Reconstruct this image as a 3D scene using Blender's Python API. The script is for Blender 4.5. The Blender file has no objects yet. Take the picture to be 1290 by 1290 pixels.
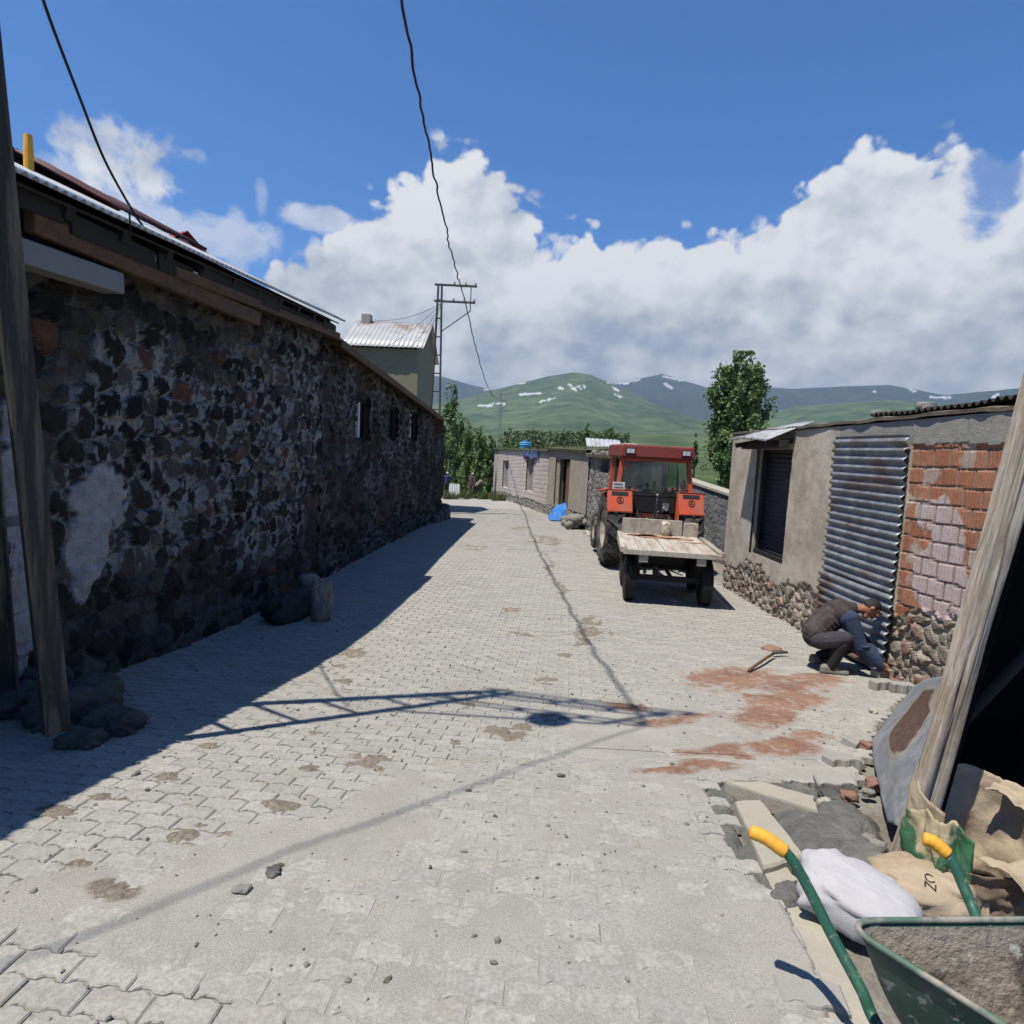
import bpy, bmesh, math, random
import numpy as np
from mathutils import Vector, Matrix

SC = bpy.context.scene
COL = SC.collection
random.seed(7)
RNG = np.random.default_rng(11)

# ------------------------------------------------------------------ camera
FPX, HALF = 800.0, 645.0
CAM = np.array([0.0, 0.0, 1.8])
_p, _r = math.atan(80 / FPX), math.atan(0.050)
_f = np.array([0, math.cos(_p), -math.sin(_p)])
_up0 = np.array([0, math.sin(_p), math.cos(_p)])
_rt0 = np.array([1.0, 0, 0])
CR = math.cos(_r) * _rt0 + math.sin(_r) * _up0
CU = -math.sin(_r) * _rt0 + math.cos(_r) * _up0
cd = bpy.data.cameras.new('camera')
cam = bpy.data.objects.new('camera', cd)
COL.objects.link(cam)
cd.sensor_width = 36.0
cd.lens = 36.0 * FPX / 1290.0
cd.clip_start = 0.05
cd.clip_end = 40000
cam.matrix_world = Matrix(((CR[0], CU[0], -_f[0], CAM[0]), (CR[1], CU[1], -_f[1], CAM[1]),
                           (CR[2], CU[2], -_f[2], CAM[2]), (0, 0, 0, 1)))
SC.camera = cam

# ------------------------------------------------------------------ sun, sky, exposure
SUNV = Vector((-0.335, -0.235, 1.0)).normalized()          # towards the sun
sd = bpy.data.lights.new('sun', 'SUN')
sd.energy = 5.0
sd.angle = math.radians(0.53)
sd.color = (1.0, 0.95, 0.85)
sun = bpy.data.objects.new('sun', sd)
COL.objects.link(sun)
sun.rotation_euler = SUNV.to_track_quat('Z', 'Y').to_euler()
SC.view_settings.view_transform = 'Standard'
SC.view_settings.look = 'None'
SC.view_settings.exposure = 0.55
SC.view_settings.gamma = 1.0
SKY_STRENGTH = 0.053

def pix_dir(u, v):
    return _f + (u - HALF) / FPX * CR - (v - HALF) / FPX * CU

def azel(u, v):
    d = pix_dir(u, v)
    return math.atan2(d[0], d[1]), math.atan2(d[2], math.hypot(d[0], d[1]))

class NT:
    """tiny helper to write node trees"""
    def __init__(s, tree):
        s.t = tree
    def n(s, typ, **kw):
        nd = s.t.nodes.new(typ)
        for k, v in kw.items():
            setattr(nd, k, v)
        return nd
    def put(s, sock, v):
        if v is None:
            return
        if isinstance(v, bpy.types.NodeSocket):
            s.t.links.new(v, sock)
        else:
            try:
                sock.default_value = v
            except Exception:
                sock.default_value = (*v, 1.0) if len(v) == 3 else v
    def m(s, op, a, b=None, c=None, clamp=False):
        nd = s.n('ShaderNodeMath', operation=op, use_clamp=clamp)
        s.put(nd.inputs[0], a)
        s.put(nd.inputs[1], b)
        if c is not None:
            s.put(nd.inputs[2], c)
        return nd.outputs[0]
    def vm(s, op, a, b=None):
        nd = s.n('ShaderNodeVectorMath', operation=op)
        s.put(nd.inputs[0], a)
        s.put(nd.inputs[1], b)
        return nd.outputs[0]
    def mix(s, f, a, b, blend='MIX'):
        nd = s.n('ShaderNodeMix', data_type='RGBA', blend_type=blend)
        s.put(nd.inputs[0], f)
        for so, v in ((nd.inputs[6], a), (nd.inputs[7], b)):
            if isinstance(v, bpy.types.NodeSocket):
                s.t.links.new(v, so)
            else:
                so.default_value = (v[0], v[1], v[2], 1)
        return nd.outputs[2]
    def noise(s, vec, scale, detail=4, rough=0.55, dist=0.0, out=0, lac=2.0):
        nd = s.n('ShaderNodeTexNoise')
        s.put(nd.inputs['Vector'], vec)
        s.put(nd.inputs['Scale'], scale)
        s.put(nd.inputs['Detail'], detail)
        s.put(nd.inputs['Roughness'], rough)
        s.put(nd.inputs['Lacunarity'], lac)
        s.put(nd.inputs['Distortion'], dist)
        return nd.outputs[out]
    def step(s, x, lo, hi):
        nd = s.n('ShaderNodeMapRange', interpolation_type='SMOOTHSTEP')
        s.put(nd.inputs[0], x)
        s.put(nd.inputs[1], lo)
        s.put(nd.inputs[2], hi)
        return nd.outputs[0]
    def lin(s, x, lo, hi, a=0.0, b=1.0):
        nd = s.n('ShaderNodeMapRange')
        s.put(nd.inputs[0], x)
        s.put(nd.inputs[1], lo)
        s.put(nd.inputs[2], hi)
        s.put(nd.inputs[3], a)
        s.put(nd.inputs[4], b)
        return nd.outputs[0]
    def comb(s, x, y, z):
        nd = s.n('ShaderNodeCombineXYZ')
        for i, v in enumerate((x, y, z)):
            s.put(nd.inputs[i], v)
        return nd.outputs[0]
    def attr(s, name):
        nd = s.n('ShaderNodeAttribute', attribute_type='GEOMETRY', attribute_name=name)
        return nd.outputs['Fac']

SC.cycles.use_adaptive_sampling = True
SC.cycles.adaptive_threshold = 0.025
SC.cycles.use_denoising = True
SC.cycles.max_bounces = 5
SC.cycles.diffuse_bounces = 2
SC.cycles.glossy_bounces = 2
SC.cycles.transparent_max_bounces = 6

def build_world():
    w = bpy.data.worlds.new('World')
    SC.world = w
    w.use_nodes = True
    w.cycles.sampling_method = 'MANUAL'
    w.cycles.sample_map_resolution = 256
    T = NT(w.node_tree)
    w.node_tree.nodes.clear()
    sky = T.n('ShaderNodeTexSky', sky_type='NISHITA')
    sky.sun_disc = False
    sky.sun_elevation = math.asin(SUNV.z)
    sky.sun_rotation = math.atan2(SUNV.x, SUNV.y)
    sky.altitude = 1900
    sky.air_density = 1.0
    sky.dust_density = 0.6
    sky.ozone_density = 2.2
    tc = T.n('ShaderNodeTexCoord')
    d = tc.outputs['Generated']
    sep = T.n('ShaderNodeSeparateXYZ')
    T.put(sep.inputs[0], d)
    x, y, z = sep.outputs
    az = T.m('ARCTAN2', x, y)
    el = T.m('ARCSINE', z)
    # top outline of the cumulus bank as a curve of azimuth
    prof = [(-400, 470), (-100, 430), (120, 400), (230, 350), (300, 335), (360, 330), (398, 312), (430, 285), (470, 245), (500, 205), (540, 186), (580, 178),
            (612, 205), (650, 236), (690, 266), (740, 283), (800, 292), (860, 288), (905, 282), (950, 275), (985, 258),
            (1018, 222), (1055, 188), (1100, 172), (1140, 186), (1185, 182), (1215, 164), (1240, 140), (1270, 130), (1310, 140), (1400, 190),
            (1600, 330), (1900, 420)]
    A0, A1, E1 = -1.2, 1.2, 0.8
    fc = T.n('ShaderNodeFloatCurve')
    cv = fc.mapping.curves[0]
    pts = []
    for u, v in prof:
        a, e = azel(u, v)
        pts.append(((a - A0) / (A1 - A0), min(max((e + .014) / E1, 0), 1)))
    pts = [(0.0, 0.08)] + pts + [(1.0, 0.1)]
    pts = sorted(pts)
    cv.points[0].location = pts[0]
    cv.points[1].location = pts[-1]
    for p in pts[1:-1]:
        cv.points.new(*p)
    for p in cv.points:
        p.handle_type = 'AUTO'
    fc.mapping.update()
    T.put(fc.inputs['Value'], T.lin(az, A0, A1))
    top = T.m('MULTIPLY', fc.outputs[0], E1)

    def fields(dx, dy):
        """cloud density at the direction shifted by (dx, dy) radians"""
        a = T.m('ADD', az, dx)
        e = T.m('ADD', el, dy)
        P = T.comb(T.m('MULTIPLY', a, 1.0), T.m('MULTIPLY', e, 1.25), 0.37)
        warp = T.noise(P, 7.0, 1, 0.5, out=1)
        P2 = T.vm('ADD', P, T.vm('MULTIPLY', T.vm('SUBTRACT', warp, (0.5, 0.5, 0.5)), (0.05, 0.05, 0.05)))
        n1 = T.noise(P2, 7.5, 8, 0.60)
        vo = T.n('ShaderNodeTexVoronoi', feature='F1')
        T.put(vo.inputs['Vector'], P2)
        vo.inputs['Scale'].default_value = 20
        vo.inputs['Detail'].default_value = 1
        vo.inputs['Roughness'].default_value = 0.6
        n2 = T.m('SUBTRACT', 0.55, vo.outputs['Distance'])
        nn = T.m('ADD', T.m('MULTIPLY', T.m('SUBTRACT', n1, 0.5), 0.185), T.m('MULTIPLY', n2, 0.055))
        return e, nn, n1

    e0, nn, n1 = fields(0.0, 0.0)
    h = T.m('SUBTRACT', top, e0)
    base = T.m('ADD', h, nn)
    dens = T.m('MULTIPLY', T.step(base, 0.000, 0.022), T.step(h, -0.010, 0.014))
    # blue gaps in the bank
    def hole(u, v, ru, rv, tilt=0.0):
        a, e = azel(u, v)
        qa = T.m('SUBTRACT', az, a)
        qe = T.m('SUBTRACT', el, e)
        qe = T.m('ADD', qe, T.m('MULTIPLY', qa, tilt))
        q = T.m('ADD', T.m('POWER', T.m('ABSOLUTE', T.m('MULTIPLY', qa, FPX / ru)), 2.0),
                T.m('POWER', T.m('ABSOLUTE', T.m('MULTIPLY', qe, FPX / rv)), 2.0))
        q = T.m('ADD', q, T.m('MULTIPLY', T.m('SUBTRACT', n1, 0.5), 7.5))
        return T.m('SUBTRACT', 1.0, T.step(q, 0.2, 1.35))
    gaps = None
    for args in ((1242, 250, 26, 36),):
        g = hole(*args)
        gaps = g if gaps is None else T.m('MAXIMUM', gaps, g)
    dens = T.m('MULTIPLY', dens, T.m('SUBTRACT', 1.0, T.m('MULTIPLY', gaps, 0.85)))
    # detached clouds left of the bank
    small = None
    for args, k in (((172, 190, 52, 42), 1.0), ((205, 222, 40, 28), .95), ((232, 194, 34, 12), .55), ((160, 262, 40, 34), 0.5), ((262, 292, 80, 24), 0.6), ((298, 296, 15, 40), 0.5),
                    ((408, 279, 42, 14), 0.7), ((70, 245, 60, 26), 0.5), ((328, 250, 8, 18), .3)):
        g = T.m('MULTIPLY', hole(*args), k)
        small = g if small is None else T.m('MAXIMUM', small, g)
    dens_all = T.m('MAXIMUM', dens, small)
    # light: relief against the sun (up and to the left), greyer towards the flat base
    e1, nb, _ = fields(-0.012, 0.020)
    relief = T.m('SUBTRACT', nn, nb)
    big = T.noise(T.comb(az, T.m('MULTIPLY', el, 1.35), 3.1), 6.0, 5, 0.58)
    bigb = T.noise(T.comb(T.m('ADD', az, -.03), T.m('MULTIPLY', T.m('ADD', el, .035), 1.35), 3.1), 6.0, 5, 0.58)
    relief = T.m('ADD', relief, T.m('MULTIPLY', T.m('SUBTRACT', big, bigb), .42))
    edge = T.m('SUBTRACT', 1.0, T.step(base, 0.02, 0.17))
    sh = T.m('ADD', T.m('MULTIPLY', relief, 5.5), T.m('MULTIPLY', edge, 0.26))
    sh = T.m('ADD', sh, T.m('MULTIPLY', T.m('SUBTRACT', big, 0.5), 1.1))
    sh = T.m('ADD', sh, T.lin(el, 0.05, 0.30, 0.46, 0.66))
    streak = T.noise(T.comb(az, T.m('MULTIPLY', el, 9.0), 1.7), 4.0, 3, 0.6)
    low = T.m('SUBTRACT', 1.0, T.step(el, 0.05, 0.17))
    sh = T.m('ADD', sh, T.m('MULTIPLY', T.m('MULTIPLY', T.m('SUBTRACT', streak, 0.5), low), 0.75))
    sh = T.m('MINIMUM', T.m('MAXIMUM', sh, 0.0), 1.0)
    k = 0.707 / SKY_STRENGTH
    cl = T.mix(sh, (0.36 * k, 0.42 * k, 0.51 * k), (0.84 * k, 0.85 * k, 0.86 * k))
    skyc = T.mix(1.0, sky.outputs[0], (0.60, 1.38, 2.16), 'MULTIPLY')
    col = T.mix(T.m('MULTIPLY', dens_all, 0.97), skyc, cl)
    bg = T.n('ShaderNodeBackground')
    T.put(bg.inputs[0], col)
    bg.inputs[1].default_value = SKY_STRENGTH
    out = T.n('ShaderNodeOutputWorld')
    T.put(out.inputs[0], bg.outputs[0])
build_world()

# ------------------------------------------------------------------ ground profile and pixel helpers
_yk = np.array([-60, 0, 2.5, 4, 5.5, 7, 8, 11, 14, 20, 30, 45, 60, 80, 120, 200])
_dk = np.array([1.8, 1.8, 1.83, 2.0, 2.2, 2.36, 2.42, 2.48, 2.51, 2.66, 3.05, 3.65, 4.5, 6.0, 8.0, 9.0])
_yy = np.arange(-60, 200, 0.1)
_dd = np.interp(_yy, _yk, _dk)
_kern = np.exp(-0.5 * (np.arange(-15, 16) / 6.0) ** 2)
_kern /= _kern.sum()
_dd = np.convolve(np.pad(_dd, 15, mode='edge'), _kern, mode='valid')
def zg(y):
    return 1.8 - np.interp(y, _yy, _dd)

def gnd(u, v, dz=0.0):
    d = pix_dir(u, v)
    ts = np.linspace(0.6, 150, 6000)
    h = CAM[2] + d[2] * ts - zg(d[1] * ts) - dz
    i = np.argmax(h < 0)
    if h[i] >= 0:
        i = len(ts) - 1
    a, b = ts[max(i - 1, 0)], ts[i]
    for _ in range(40):
        m = (a + b) / 2
        if CAM[2] + d[2] * m - zg(d[1] * m) - dz < 0:
            b = m
        else:
            a = m
    return CAM + d * b

def at_y(u, v, y):
    d = pix_dir(u, v)
    return CAM + d * (y / d[1])

def on_plane(u, v, A, B):
    d = pix_dir(u, v)
    e = np.array([B[0] - A[0], B[1] - A[1]])
    n = np.array([e[1], -e[0]])
    t = (n @ (np.array(A[:2]) - CAM[:2])) / (n @ d[:2])
    return CAM + d * t

# ------------------------------------------------------------------ numpy noise
def _hash(ix, iy, seed=0):
    h = (ix.astype(np.int64) * 374761393 + iy.astype(np.int64) * 668265263 + seed * 974634777) & 0xFFFFFFFF
    h = ((h ^ (h >> 13)) * 1274126177) & 0xFFFFFFFF
    h = (h ^ (h >> 16)) & 0xFFFFFFFF
    h = (h * 2246822519) & 0xFFFFFFFF
    h = h ^ (h >> 15)
    return (h & 0xFFFFFF).astype(np.float64) / 0xFFFFFF

def vnoise(x, y, seed=0):
    x, y = np.asarray(x, float), np.asarray(y, float)
    ix, iy = np.floor(x), np.floor(y)
    fx, fy = x - ix, y - iy
    fx, fy = fx * fx * (3 - 2 * fx), fy * fy * (3 - 2 * fy)
    a, b = _hash(ix, iy, seed), _hash(ix + 1, iy, seed)
    c, d = _hash(ix, iy + 1, seed), _hash(ix + 1, iy + 1, seed)
    return (a * (1 - fx) + b * fx) * (1 - fy) + (c * (1 - fx) + d * fx) * fy

def fbm(x, y, oct=4, seed=0, gain=0.5):
    s, a, t = 0.0, 1.0, 0.0
    for o in range(oct):
        s = s + a * vnoise(np.asarray(x) * 2 ** o + 17.3 * o, np.asarray(y) * 2 ** o - 9.1 * o, seed + o)
        t += a
        a *= gain
    return s / t

def sstep(x, a, b):
    t = np.clip((np.asarray(x, float) - a) / (b - a), 0, 1)
    return t * t * (3 - 2 * t)

def inpoly(x, y, poly):
    x, y = np.asarray(x), np.asarray(y)
    r = np.zeros(x.shape, bool)
    n = len(poly)
    for i in range(n):
        x0, y0 = poly[i][0], poly[i][1]
        x1, y1 = poly[(i + 1) % n][0], poly[(i + 1) % n][1]
        if y0 == y1:
            continue
        c = ((y0 > y) != (y1 > y)) & (x < (x1 - x0) * (y - y0) / (y1 - y0) + x0)
        r ^= c
    return r

def cells(x, y, cw, ch, seed=0, jit=0.42, stagger=0.5, jy=None):
    """jittered Voronoi: nearest distance gap (F2-F1), random id, offset to the centre"""
    gx, gy = x / cw, y / ch
    ix, iy = np.floor(gx), np.floor(gy)
    f1 = np.full(x.shape, 9.0)
    f2 = np.full(x.shape, 9.0)
    idr = np.zeros(x.shape)
    id2 = np.zeros(x.shape)
    for dy in (-1, 0, 1):
        for dx in (-2, -1, 0, 1, 2):
            cx, cy = ix + dx, iy + dy
            st = np.where(np.mod(cy, 2) == 0, 0.0, stagger)
            px = cx + 0.5 + st + (_hash(cx, cy, seed) - 0.5) * 2 * jit
            py = cy + 0.5 + (_hash(cx, cy, seed + 5) - 0.5) * 2 * (jit if jy is None else jy)
            d = np.sqrt((px - gx) ** 2 + (py - gy) ** 2)
            r = _hash(cx, cy, seed + 9)
            r2 = _hash(cx, cy, seed + 13)
            nearer = d < f1
            f2 = np.where(nearer, f1, np.minimum(f2, d))
            idr = np.where(nearer, r, idr)
            id2 = np.where(nearer, r2, id2)
            f1 = np.where(nearer, d, f1)
    return f2 - f1, idr, id2, f1

# ------------------------------------------------------------------ object helpers
def link(o):
    COL.objects.link(o)
    return o

def tag(o, label=None, cat=None, group=None, kind=None):
    if label: o['label'] = label
    if cat: o['category'] = cat
    if group: o['group'] = group
    if kind: o['kind'] = kind
    return o

def thing(name, label, cat, loc=(0, 0, 0), rz=0.0, group=None):
    o = bpy.data.objects.new(name, None)
    o.empty_display_size = 0.2
    o.location = loc
    o.rotation_euler = (0, 0, rz)
    link(o)
    return tag(o, label, cat, group)

def root_loc(parent):
    L = Vector((0, 0, 0))
    while parent is not None:
        L += parent.location
        parent = parent.parent
    return L

def mesh_obj(name, verts, faces, mats, parent=None, mi=None, smooth=False, world=False, attrs=None, uv=None):
    me = bpy.data.meshes.new(name)
    verts = np.asarray(verts, float)
    if world and parent is not None:
        verts = verts - np.array(root_loc(parent))
    me.from_pydata([tuple(v) for v in verts.tolist()], [], [tuple(f) for f in faces])
    if not isinstance(mats, (list, tuple)):
        mats = [mats]
    for m in mats:
        me.materials.append(m)
    if mi is not None:
        me.polygons.foreach_set('material_index', np.asarray(mi, np.int32))
    if attrs:
        for k, a in attrs.items():
            at = me.attributes.new(k, 'FLOAT', 'POINT')
            at.data.foreach_set('value', np.asarray(a, np.float32))
    if smooth:
        me.polygons.foreach_set('use_smooth', np.ones(len(me.polygons), bool))
    me.update()
    o = bpy.data.objects.new(name, me)
    link(o)
    if parent is not None:
        o.parent = parent
    return o

def add_bevel(o, w, seg=2):
    m = o.modifiers.new('bevel', 'BEVEL')
    m.width = w
    m.segments = seg
    m.limit_method = 'ANGLE'
    m.angle_limit = math.radians(40)
    return o

class MB:
    def __init__(s):
        s.v, s.f, s.mi = [], [], []
    def add(s, vs, fs, m=0):
        b = len(s.v)
        s.v += [tuple(map(float, v)) for v in vs]
        for f in fs:
            s.f.append(tuple(i + b for i in f))
            s.mi.append(m)
        return s
    def box(s, c, size, rot=None, m=0, top=(1, 1)):
        hx, hy, hz = size[0] / 2, size[1] / 2, size[2] / 2
        vs = []
        for z in (-1, 1):
            kx, ky = (1, 1) if z < 0 else top
            for x, y in ((-1, -1), (1, -1), (1, 1), (-1, 1)):
                p = Vector((x * hx * kx, y * hy * ky, z * hz))
                if rot is not None:
                    p = rot @ p
                vs.append(Vector(c) + p)
        return s.add(vs, [(3, 2, 1, 0), (4, 5, 6, 7), (0, 1, 5, 4), (1, 2, 6, 5), (2, 3, 7, 6), (3, 0, 4, 7)], m)
    def hexa(s, p8, m=0):
        """4 bottom + 4 top points, same order"""
        return s.add(p8, [(3, 2, 1, 0), (4, 5, 6, 7), (0, 1, 5, 4), (1, 2, 6, 5), (2, 3, 7, 6), (3, 0, 4, 7)], m)
    def beam(s, p, q, w, h, up=(0, 0, 1), m=0, taper=1.0):
        p, q = Vector(p), Vector(q)
        d = (q - p).normalized()
        u = Vector(up)
        if abs(d.dot(u)) > 0.98:
            u = Vector((0, 1, 0))
        sx = d.cross(u).normalized()
        uz = sx.cross(d).normalized()
        vs = []
        for c, k in ((p, 1.0), (q, taper)):
            for a, b in ((-1, -1), (1, -1), (1, 1), (-1, 1)):
                vs.append(c + sx * (a * w / 2 * k) + uz * (b * h / 2 * k))
        return s.add(vs, [(3, 2, 1, 0), (4, 5, 6, 7), (0, 1, 5, 4), (1, 2, 6, 5), (2, 3, 7, 6), (3, 0, 4, 7)], m)
    def tube(s, pts, r, n=8, m=0, cap=True):
        pts = [Vector(p) for p in pts]
        rs = list(r) if isinstance(r, (list, tuple)) else [r] * len(pts)
        rings = []
        ref = None
        for i, p in enumerate(pts):
            d = (pts[min(i + 1, len(pts) - 1)] - pts[max(i - 1, 0)]).normalized()
            if ref is None:
                ref = Vector((0, 0, 1)) if abs(d.z) < 0.9 else Vector((1, 0, 0))
            a = d.cross(ref).normalized()
            b = a.cross(d).normalized()
            ref = b
            rings.append([p + (a * math.cos(2 * math.pi * k / n) + b * math.sin(2 * math.pi * k / n)) * rs[i] for k in range(n)])
        vs = [v for rg in rings for v in rg]
        fs = []
        for i in range(len(pts) - 1):
            for k in range(n):
                fs.append((i * n + k, i * n + (k + 1) % n, (i + 1) * n + (k + 1) % n, (i + 1) * n + k))
        if cap:
            fs.append(tuple(range(n))[::-1])
            fs.append(tuple((len(pts) - 1) * n + k for k in range(n)))
        return s.add(vs, fs, m)
    def lathe(s, prof, n=32, M=None, m=0, closed=False):
        """profile of (radius, height) turned about local z, moved by M"""
        M = M or Matrix.Identity(4)
        vs, fs = [], []
        for r, h in prof:
            for k in range(n):
                a = 2 * math.pi * k / n
                vs.append(M @ Vector((r * math.cos(a), r * math.sin(a), h)))
        L = len(prof)
        for i in range(L if closed else L - 1):
            for k in range(n):
                j = (i + 1) % L
                fs.append((i * n + k, i * n + (k + 1) % n, j * n + (k + 1) % n, j * n + k))
        return s.add(vs, fs, m)
    def prism(s, poly, dep, M=None, m=0):
        M = M or Matrix.Identity(4)
        n = len(poly)
        vs = [M @ Vector((p[0], p[1], 0)) for p in poly] + [M @ Vector((p[0], p[1], dep)) for p in poly]
        fs = [tuple(range(n))[::-1], tuple(range(n, 2 * n))] + [(i, (i + 1) % n, n + (i + 1) % n, n + i) for i in range(n)]
        return s.add(vs, fs, m)
    def ellip(s, c, r, n=12, mrings=8, rot=None, m=0, jit=0.0, seed=0):
        c = Vector(c)
        r = (r, r, r) if not hasattr(r, '__len__') else r
        rnd = random.Random(seed)
        vs = []
        for i in range(mrings + 1):
            th = math.pi * i / mrings
            for k in range(n):
                ph = 2 * math.pi * k / n
                q = 1 + (rnd.random() - 0.5) * jit
                p = Vector((r[0] * math.sin(th) * math.cos(ph) * q, r[1] * math.sin(th) * math.sin(ph) * q, r[2] * math.cos(th) * q))
                if rot is not None:
                    p = rot @ p
                vs.append(c + p)
        fs = []
        for i in range(mrings):
            for k in range(n):
                fs.append((i * n + k, (i + 1) * n + k, (i + 1) * n + (k + 1) % n, i * n + (k + 1) % n))
        return s.add(vs, fs, m)
    def capsule(s, p, q, r1, r2, n=12, m=0):
        p, q = Vector(p), Vector(q)
        d = q - p
        L = max(d.length, 1e-5)
        d = d / L
        pts, rs = [], []
        for a in (-90, -65, -40, -15):
            pts.append(p + d * (r1 * math.sin(math.radians(a))))
            rs.append(max(r1 * math.cos(math.radians(a)), 1e-4))
        for a in (15, 40, 65, 90):
            pts.append(q + d * (r2 * math.sin(math.radians(a))))
            rs.append(max(r2 * math.cos(math.radians(a)), 1e-4))
        return s.tube(pts, rs, n, m)
    def grid(s, P, m=0, flip=False):
        """P: rows x cols of points"""
        R, C = len(P), len(P[0])
        vs = [p for row in P for p in row]
        fs = []
        for i in range(R - 1):
            for j in range(C - 1):
                q = (i * C + j, i * C + j + 1, (i + 1) * C + j + 1, (i + 1) * C + j)
                fs.append(q[::-1] if flip else q)
        return s.add(vs, fs, m)
    def build(s, name, mats, parent=None, smooth=False, world=False, bevel=0, autos=None):
        o = mesh_obj(name, s.v, s.f, mats, parent, s.mi, smooth, world)
        if bevel:
            add_bevel(o, bevel)
        if autos:
            o.data.polygons.foreach_set('use_smooth', np.ones(len(o.data.polygons), bool))
            o.data.set_sharp_from_angle(angle=math.radians(autos))
        return o

def solidify(o, t, offset=-1, mo=0):
    m = o.modifiers.new('solid', 'SOLIDIFY')
    m.thickness = t
    m.offset = offset
    m.material_offset = mo
    return o

def copy_tree(o, parent=None):
    c = o.copy()
    COL.objects.link(c)
    if parent is not None:
        c.parent = parent
    for ch in list(o.children):
        copy_tree(ch, c)
    return c

def rot_to(d, up=(0, 0, 1)):
    """matrix whose z axis is d"""
    z = Vector(d).normalized()
    u = Vector(up)
    if abs(z.dot(u)) > 0.98:
        u = Vector((0, 1, 0))
    x = u.cross(z).normalized()
    y = z.cross(x)
    return Matrix((x, y, z)).transposed()

# ------------------------------------------------------------------ materials
AK = 0.72        # the surfaces' base colours are listed a little light; one factor for all
def pmat(name, col, rough=0.8, var=0.25, scale=6.0, bump=0.15, bscale=None, col2=None, spots=None, metal=0.0, spec=0.3,
         stretch=None, fine=0.5, coord='Object', c2lo=0.45, c2hi=0.65, dist=0.02):
    """plain weathered surface: base colour broken by two noises, optional second colour and specks, bump"""
    m = bpy.data.materials.new(name)
    m.use_nodes = True
    T = NT(m.node_tree)
    bs = m.node_tree.nodes['Principled BSDF']
    tc = T.n('ShaderNodeTexCoord')
    v = tc.outputs[coord]
    if stretch:
        v = T.vm('MULTIPLY', v, stretch)
    n1 = T.noise(v, scale, 5, 0.6)
    n2 = T.noise(v, scale * 9, 4, 0.65)
    k = T.m('ADD', T.m('MULTIPLY', T.m('SUBTRACT', n1, 0.5), 2 * var), T.m('MULTIPLY', T.m('SUBTRACT', n2, 0.5), 2 * var * fine))
    k = T.m('MULTIPLY', T.m('MAXIMUM', T.m('ADD', k, 1.0), 0.1), AK)
    c = T.mix(0.0, col, col)
    if col2 is not None:
        n3 = T.noise(v, scale * 0.6, 6, 0.65, out=0)
        c = T.mix(T.step(n3, c2lo, c2hi), col, col2)
    if spots is not None:
        sc, sz, scol = spots
        n4 = T.noise(v, sc, 3, 0.7)
        c = T.mix(T.step(n4, sz, sz + 0.06), c, scol)
    sv = T.vm('SCALE', c)
    sv.node.inputs['Scale'].default_value = 1
    T.put(sv.node.inputs['Scale'], k)
    T.put(bs.inputs['Base Color'], sv)
    T.put(bs.inputs['Roughness'], T.m('ADD', rough, T.m('MULTIPLY', T.m('SUBTRACT', n1, 0.5), 0.2), clamp=True))
    bs.inputs['Metallic'].default_value = metal
    bs.inputs['Specular IOR Level'].default_value = spec
    if bump:
        b = T.n('ShaderNodeBump')
        b.inputs['Strength'].default_value = min(bump, 1.0)
        b.inputs['Distance'].default_value = dist
        nb = T.noise(v, bscale or scale * 6, 6, 0.65)
        T.put(b.inputs['Height'], nb)
        T.put(bs.inputs['Normal'], b.outputs[0])
    m['bsdf'] = True
    return m

def amat(name, fn, rough=0.9, bump=0.5, bscale=60.0, dist=0.01, spec=0.2, metal=0.0):
    """attribute driven material: fn(T, v) returns colour socket (and optional height socket)"""
    m = bpy.data.materials.new(name)
    m.use_nodes = True
    T = NT(m.node_tree)
    bs = m.node_tree.nodes['Principled BSDF']
    tc = T.n('ShaderNodeTexCoord')
    v = tc.outputs['Object']
    r = fn(T, v)
    c, hgt = r if isinstance(r, tuple) else (r, None)
    T.put(bs.inputs['Base Color'], scaled(T, c, AK))
    bs.inputs['Roughness'].default_value = rough
    bs.inputs['Specular IOR Level'].default_value = spec
    bs.inputs['Metallic'].default_value = metal
    if bump:
        b = T.n('ShaderNodeBump')
        b.inputs['Strength'].default_value = bump
        b.inputs['Distance'].default_value = dist
        nb = T.noise(v, bscale, 6, 0.7)
        if hgt is not None:
            nb = T.m('ADD', nb, hgt)
        T.put(b.inputs['Height'], nb)
        T.put(bs.inputs['Normal'], b.outputs[0])
    return m

def scaled(T, c, k):
    sv = T.vm('SCALE', c)
    T.put(sv.node.inputs['Scale'], k)
    return sv

M = {}
M['rust_steel'] = pmat('rust_steel', (.085, .075, .07), .75, .35, 3, .3, 30, col2=(.13, .105, .075), spec=.3)
M['pole_steel'] = pmat('pole_steel', (.050, .045, .040), .8, .55, 3.5, .6, 14, col2=(.17, .14, .09), stretch=(7, 7, 0.45), fine=1.0)
M['rung_steel'] = pmat('rung_steel', (.36, .36, .36), .6, .3, 6, .2, 30, col2=(.2, .18, .15))
M['galv'] = pmat('galvanised', (.33, .34, .35), .45, .25, 4, .1, 20, metal=.55, spec=.5)
M['cable'] = pmat('black_cable', (.012, .012, .014), .6, .2, 10, .2)
M['roof_zinc'] = pmat('roof_zinc', (.62, .64, .66), .45, .18, 1.5, .1, 12, col2=(.50, .47, .43), metal=.25, c2lo=.5, c2hi=.7)
M['roof_rust'] = pmat('roof_rust', (.22, .11, .07), .8, .4, 2.0, .2, 12, col2=(.4, .36, .33))
M['roof_maroon'] = pmat('roof_maroon', (.10, .035, .035), .6, .3, 2, .1, 14, col2=(.07, .04, .045))
M['roof_red'] = pmat('roof_red', (.28, .045, .05), .6, .25, 2, .1, 14)
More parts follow.
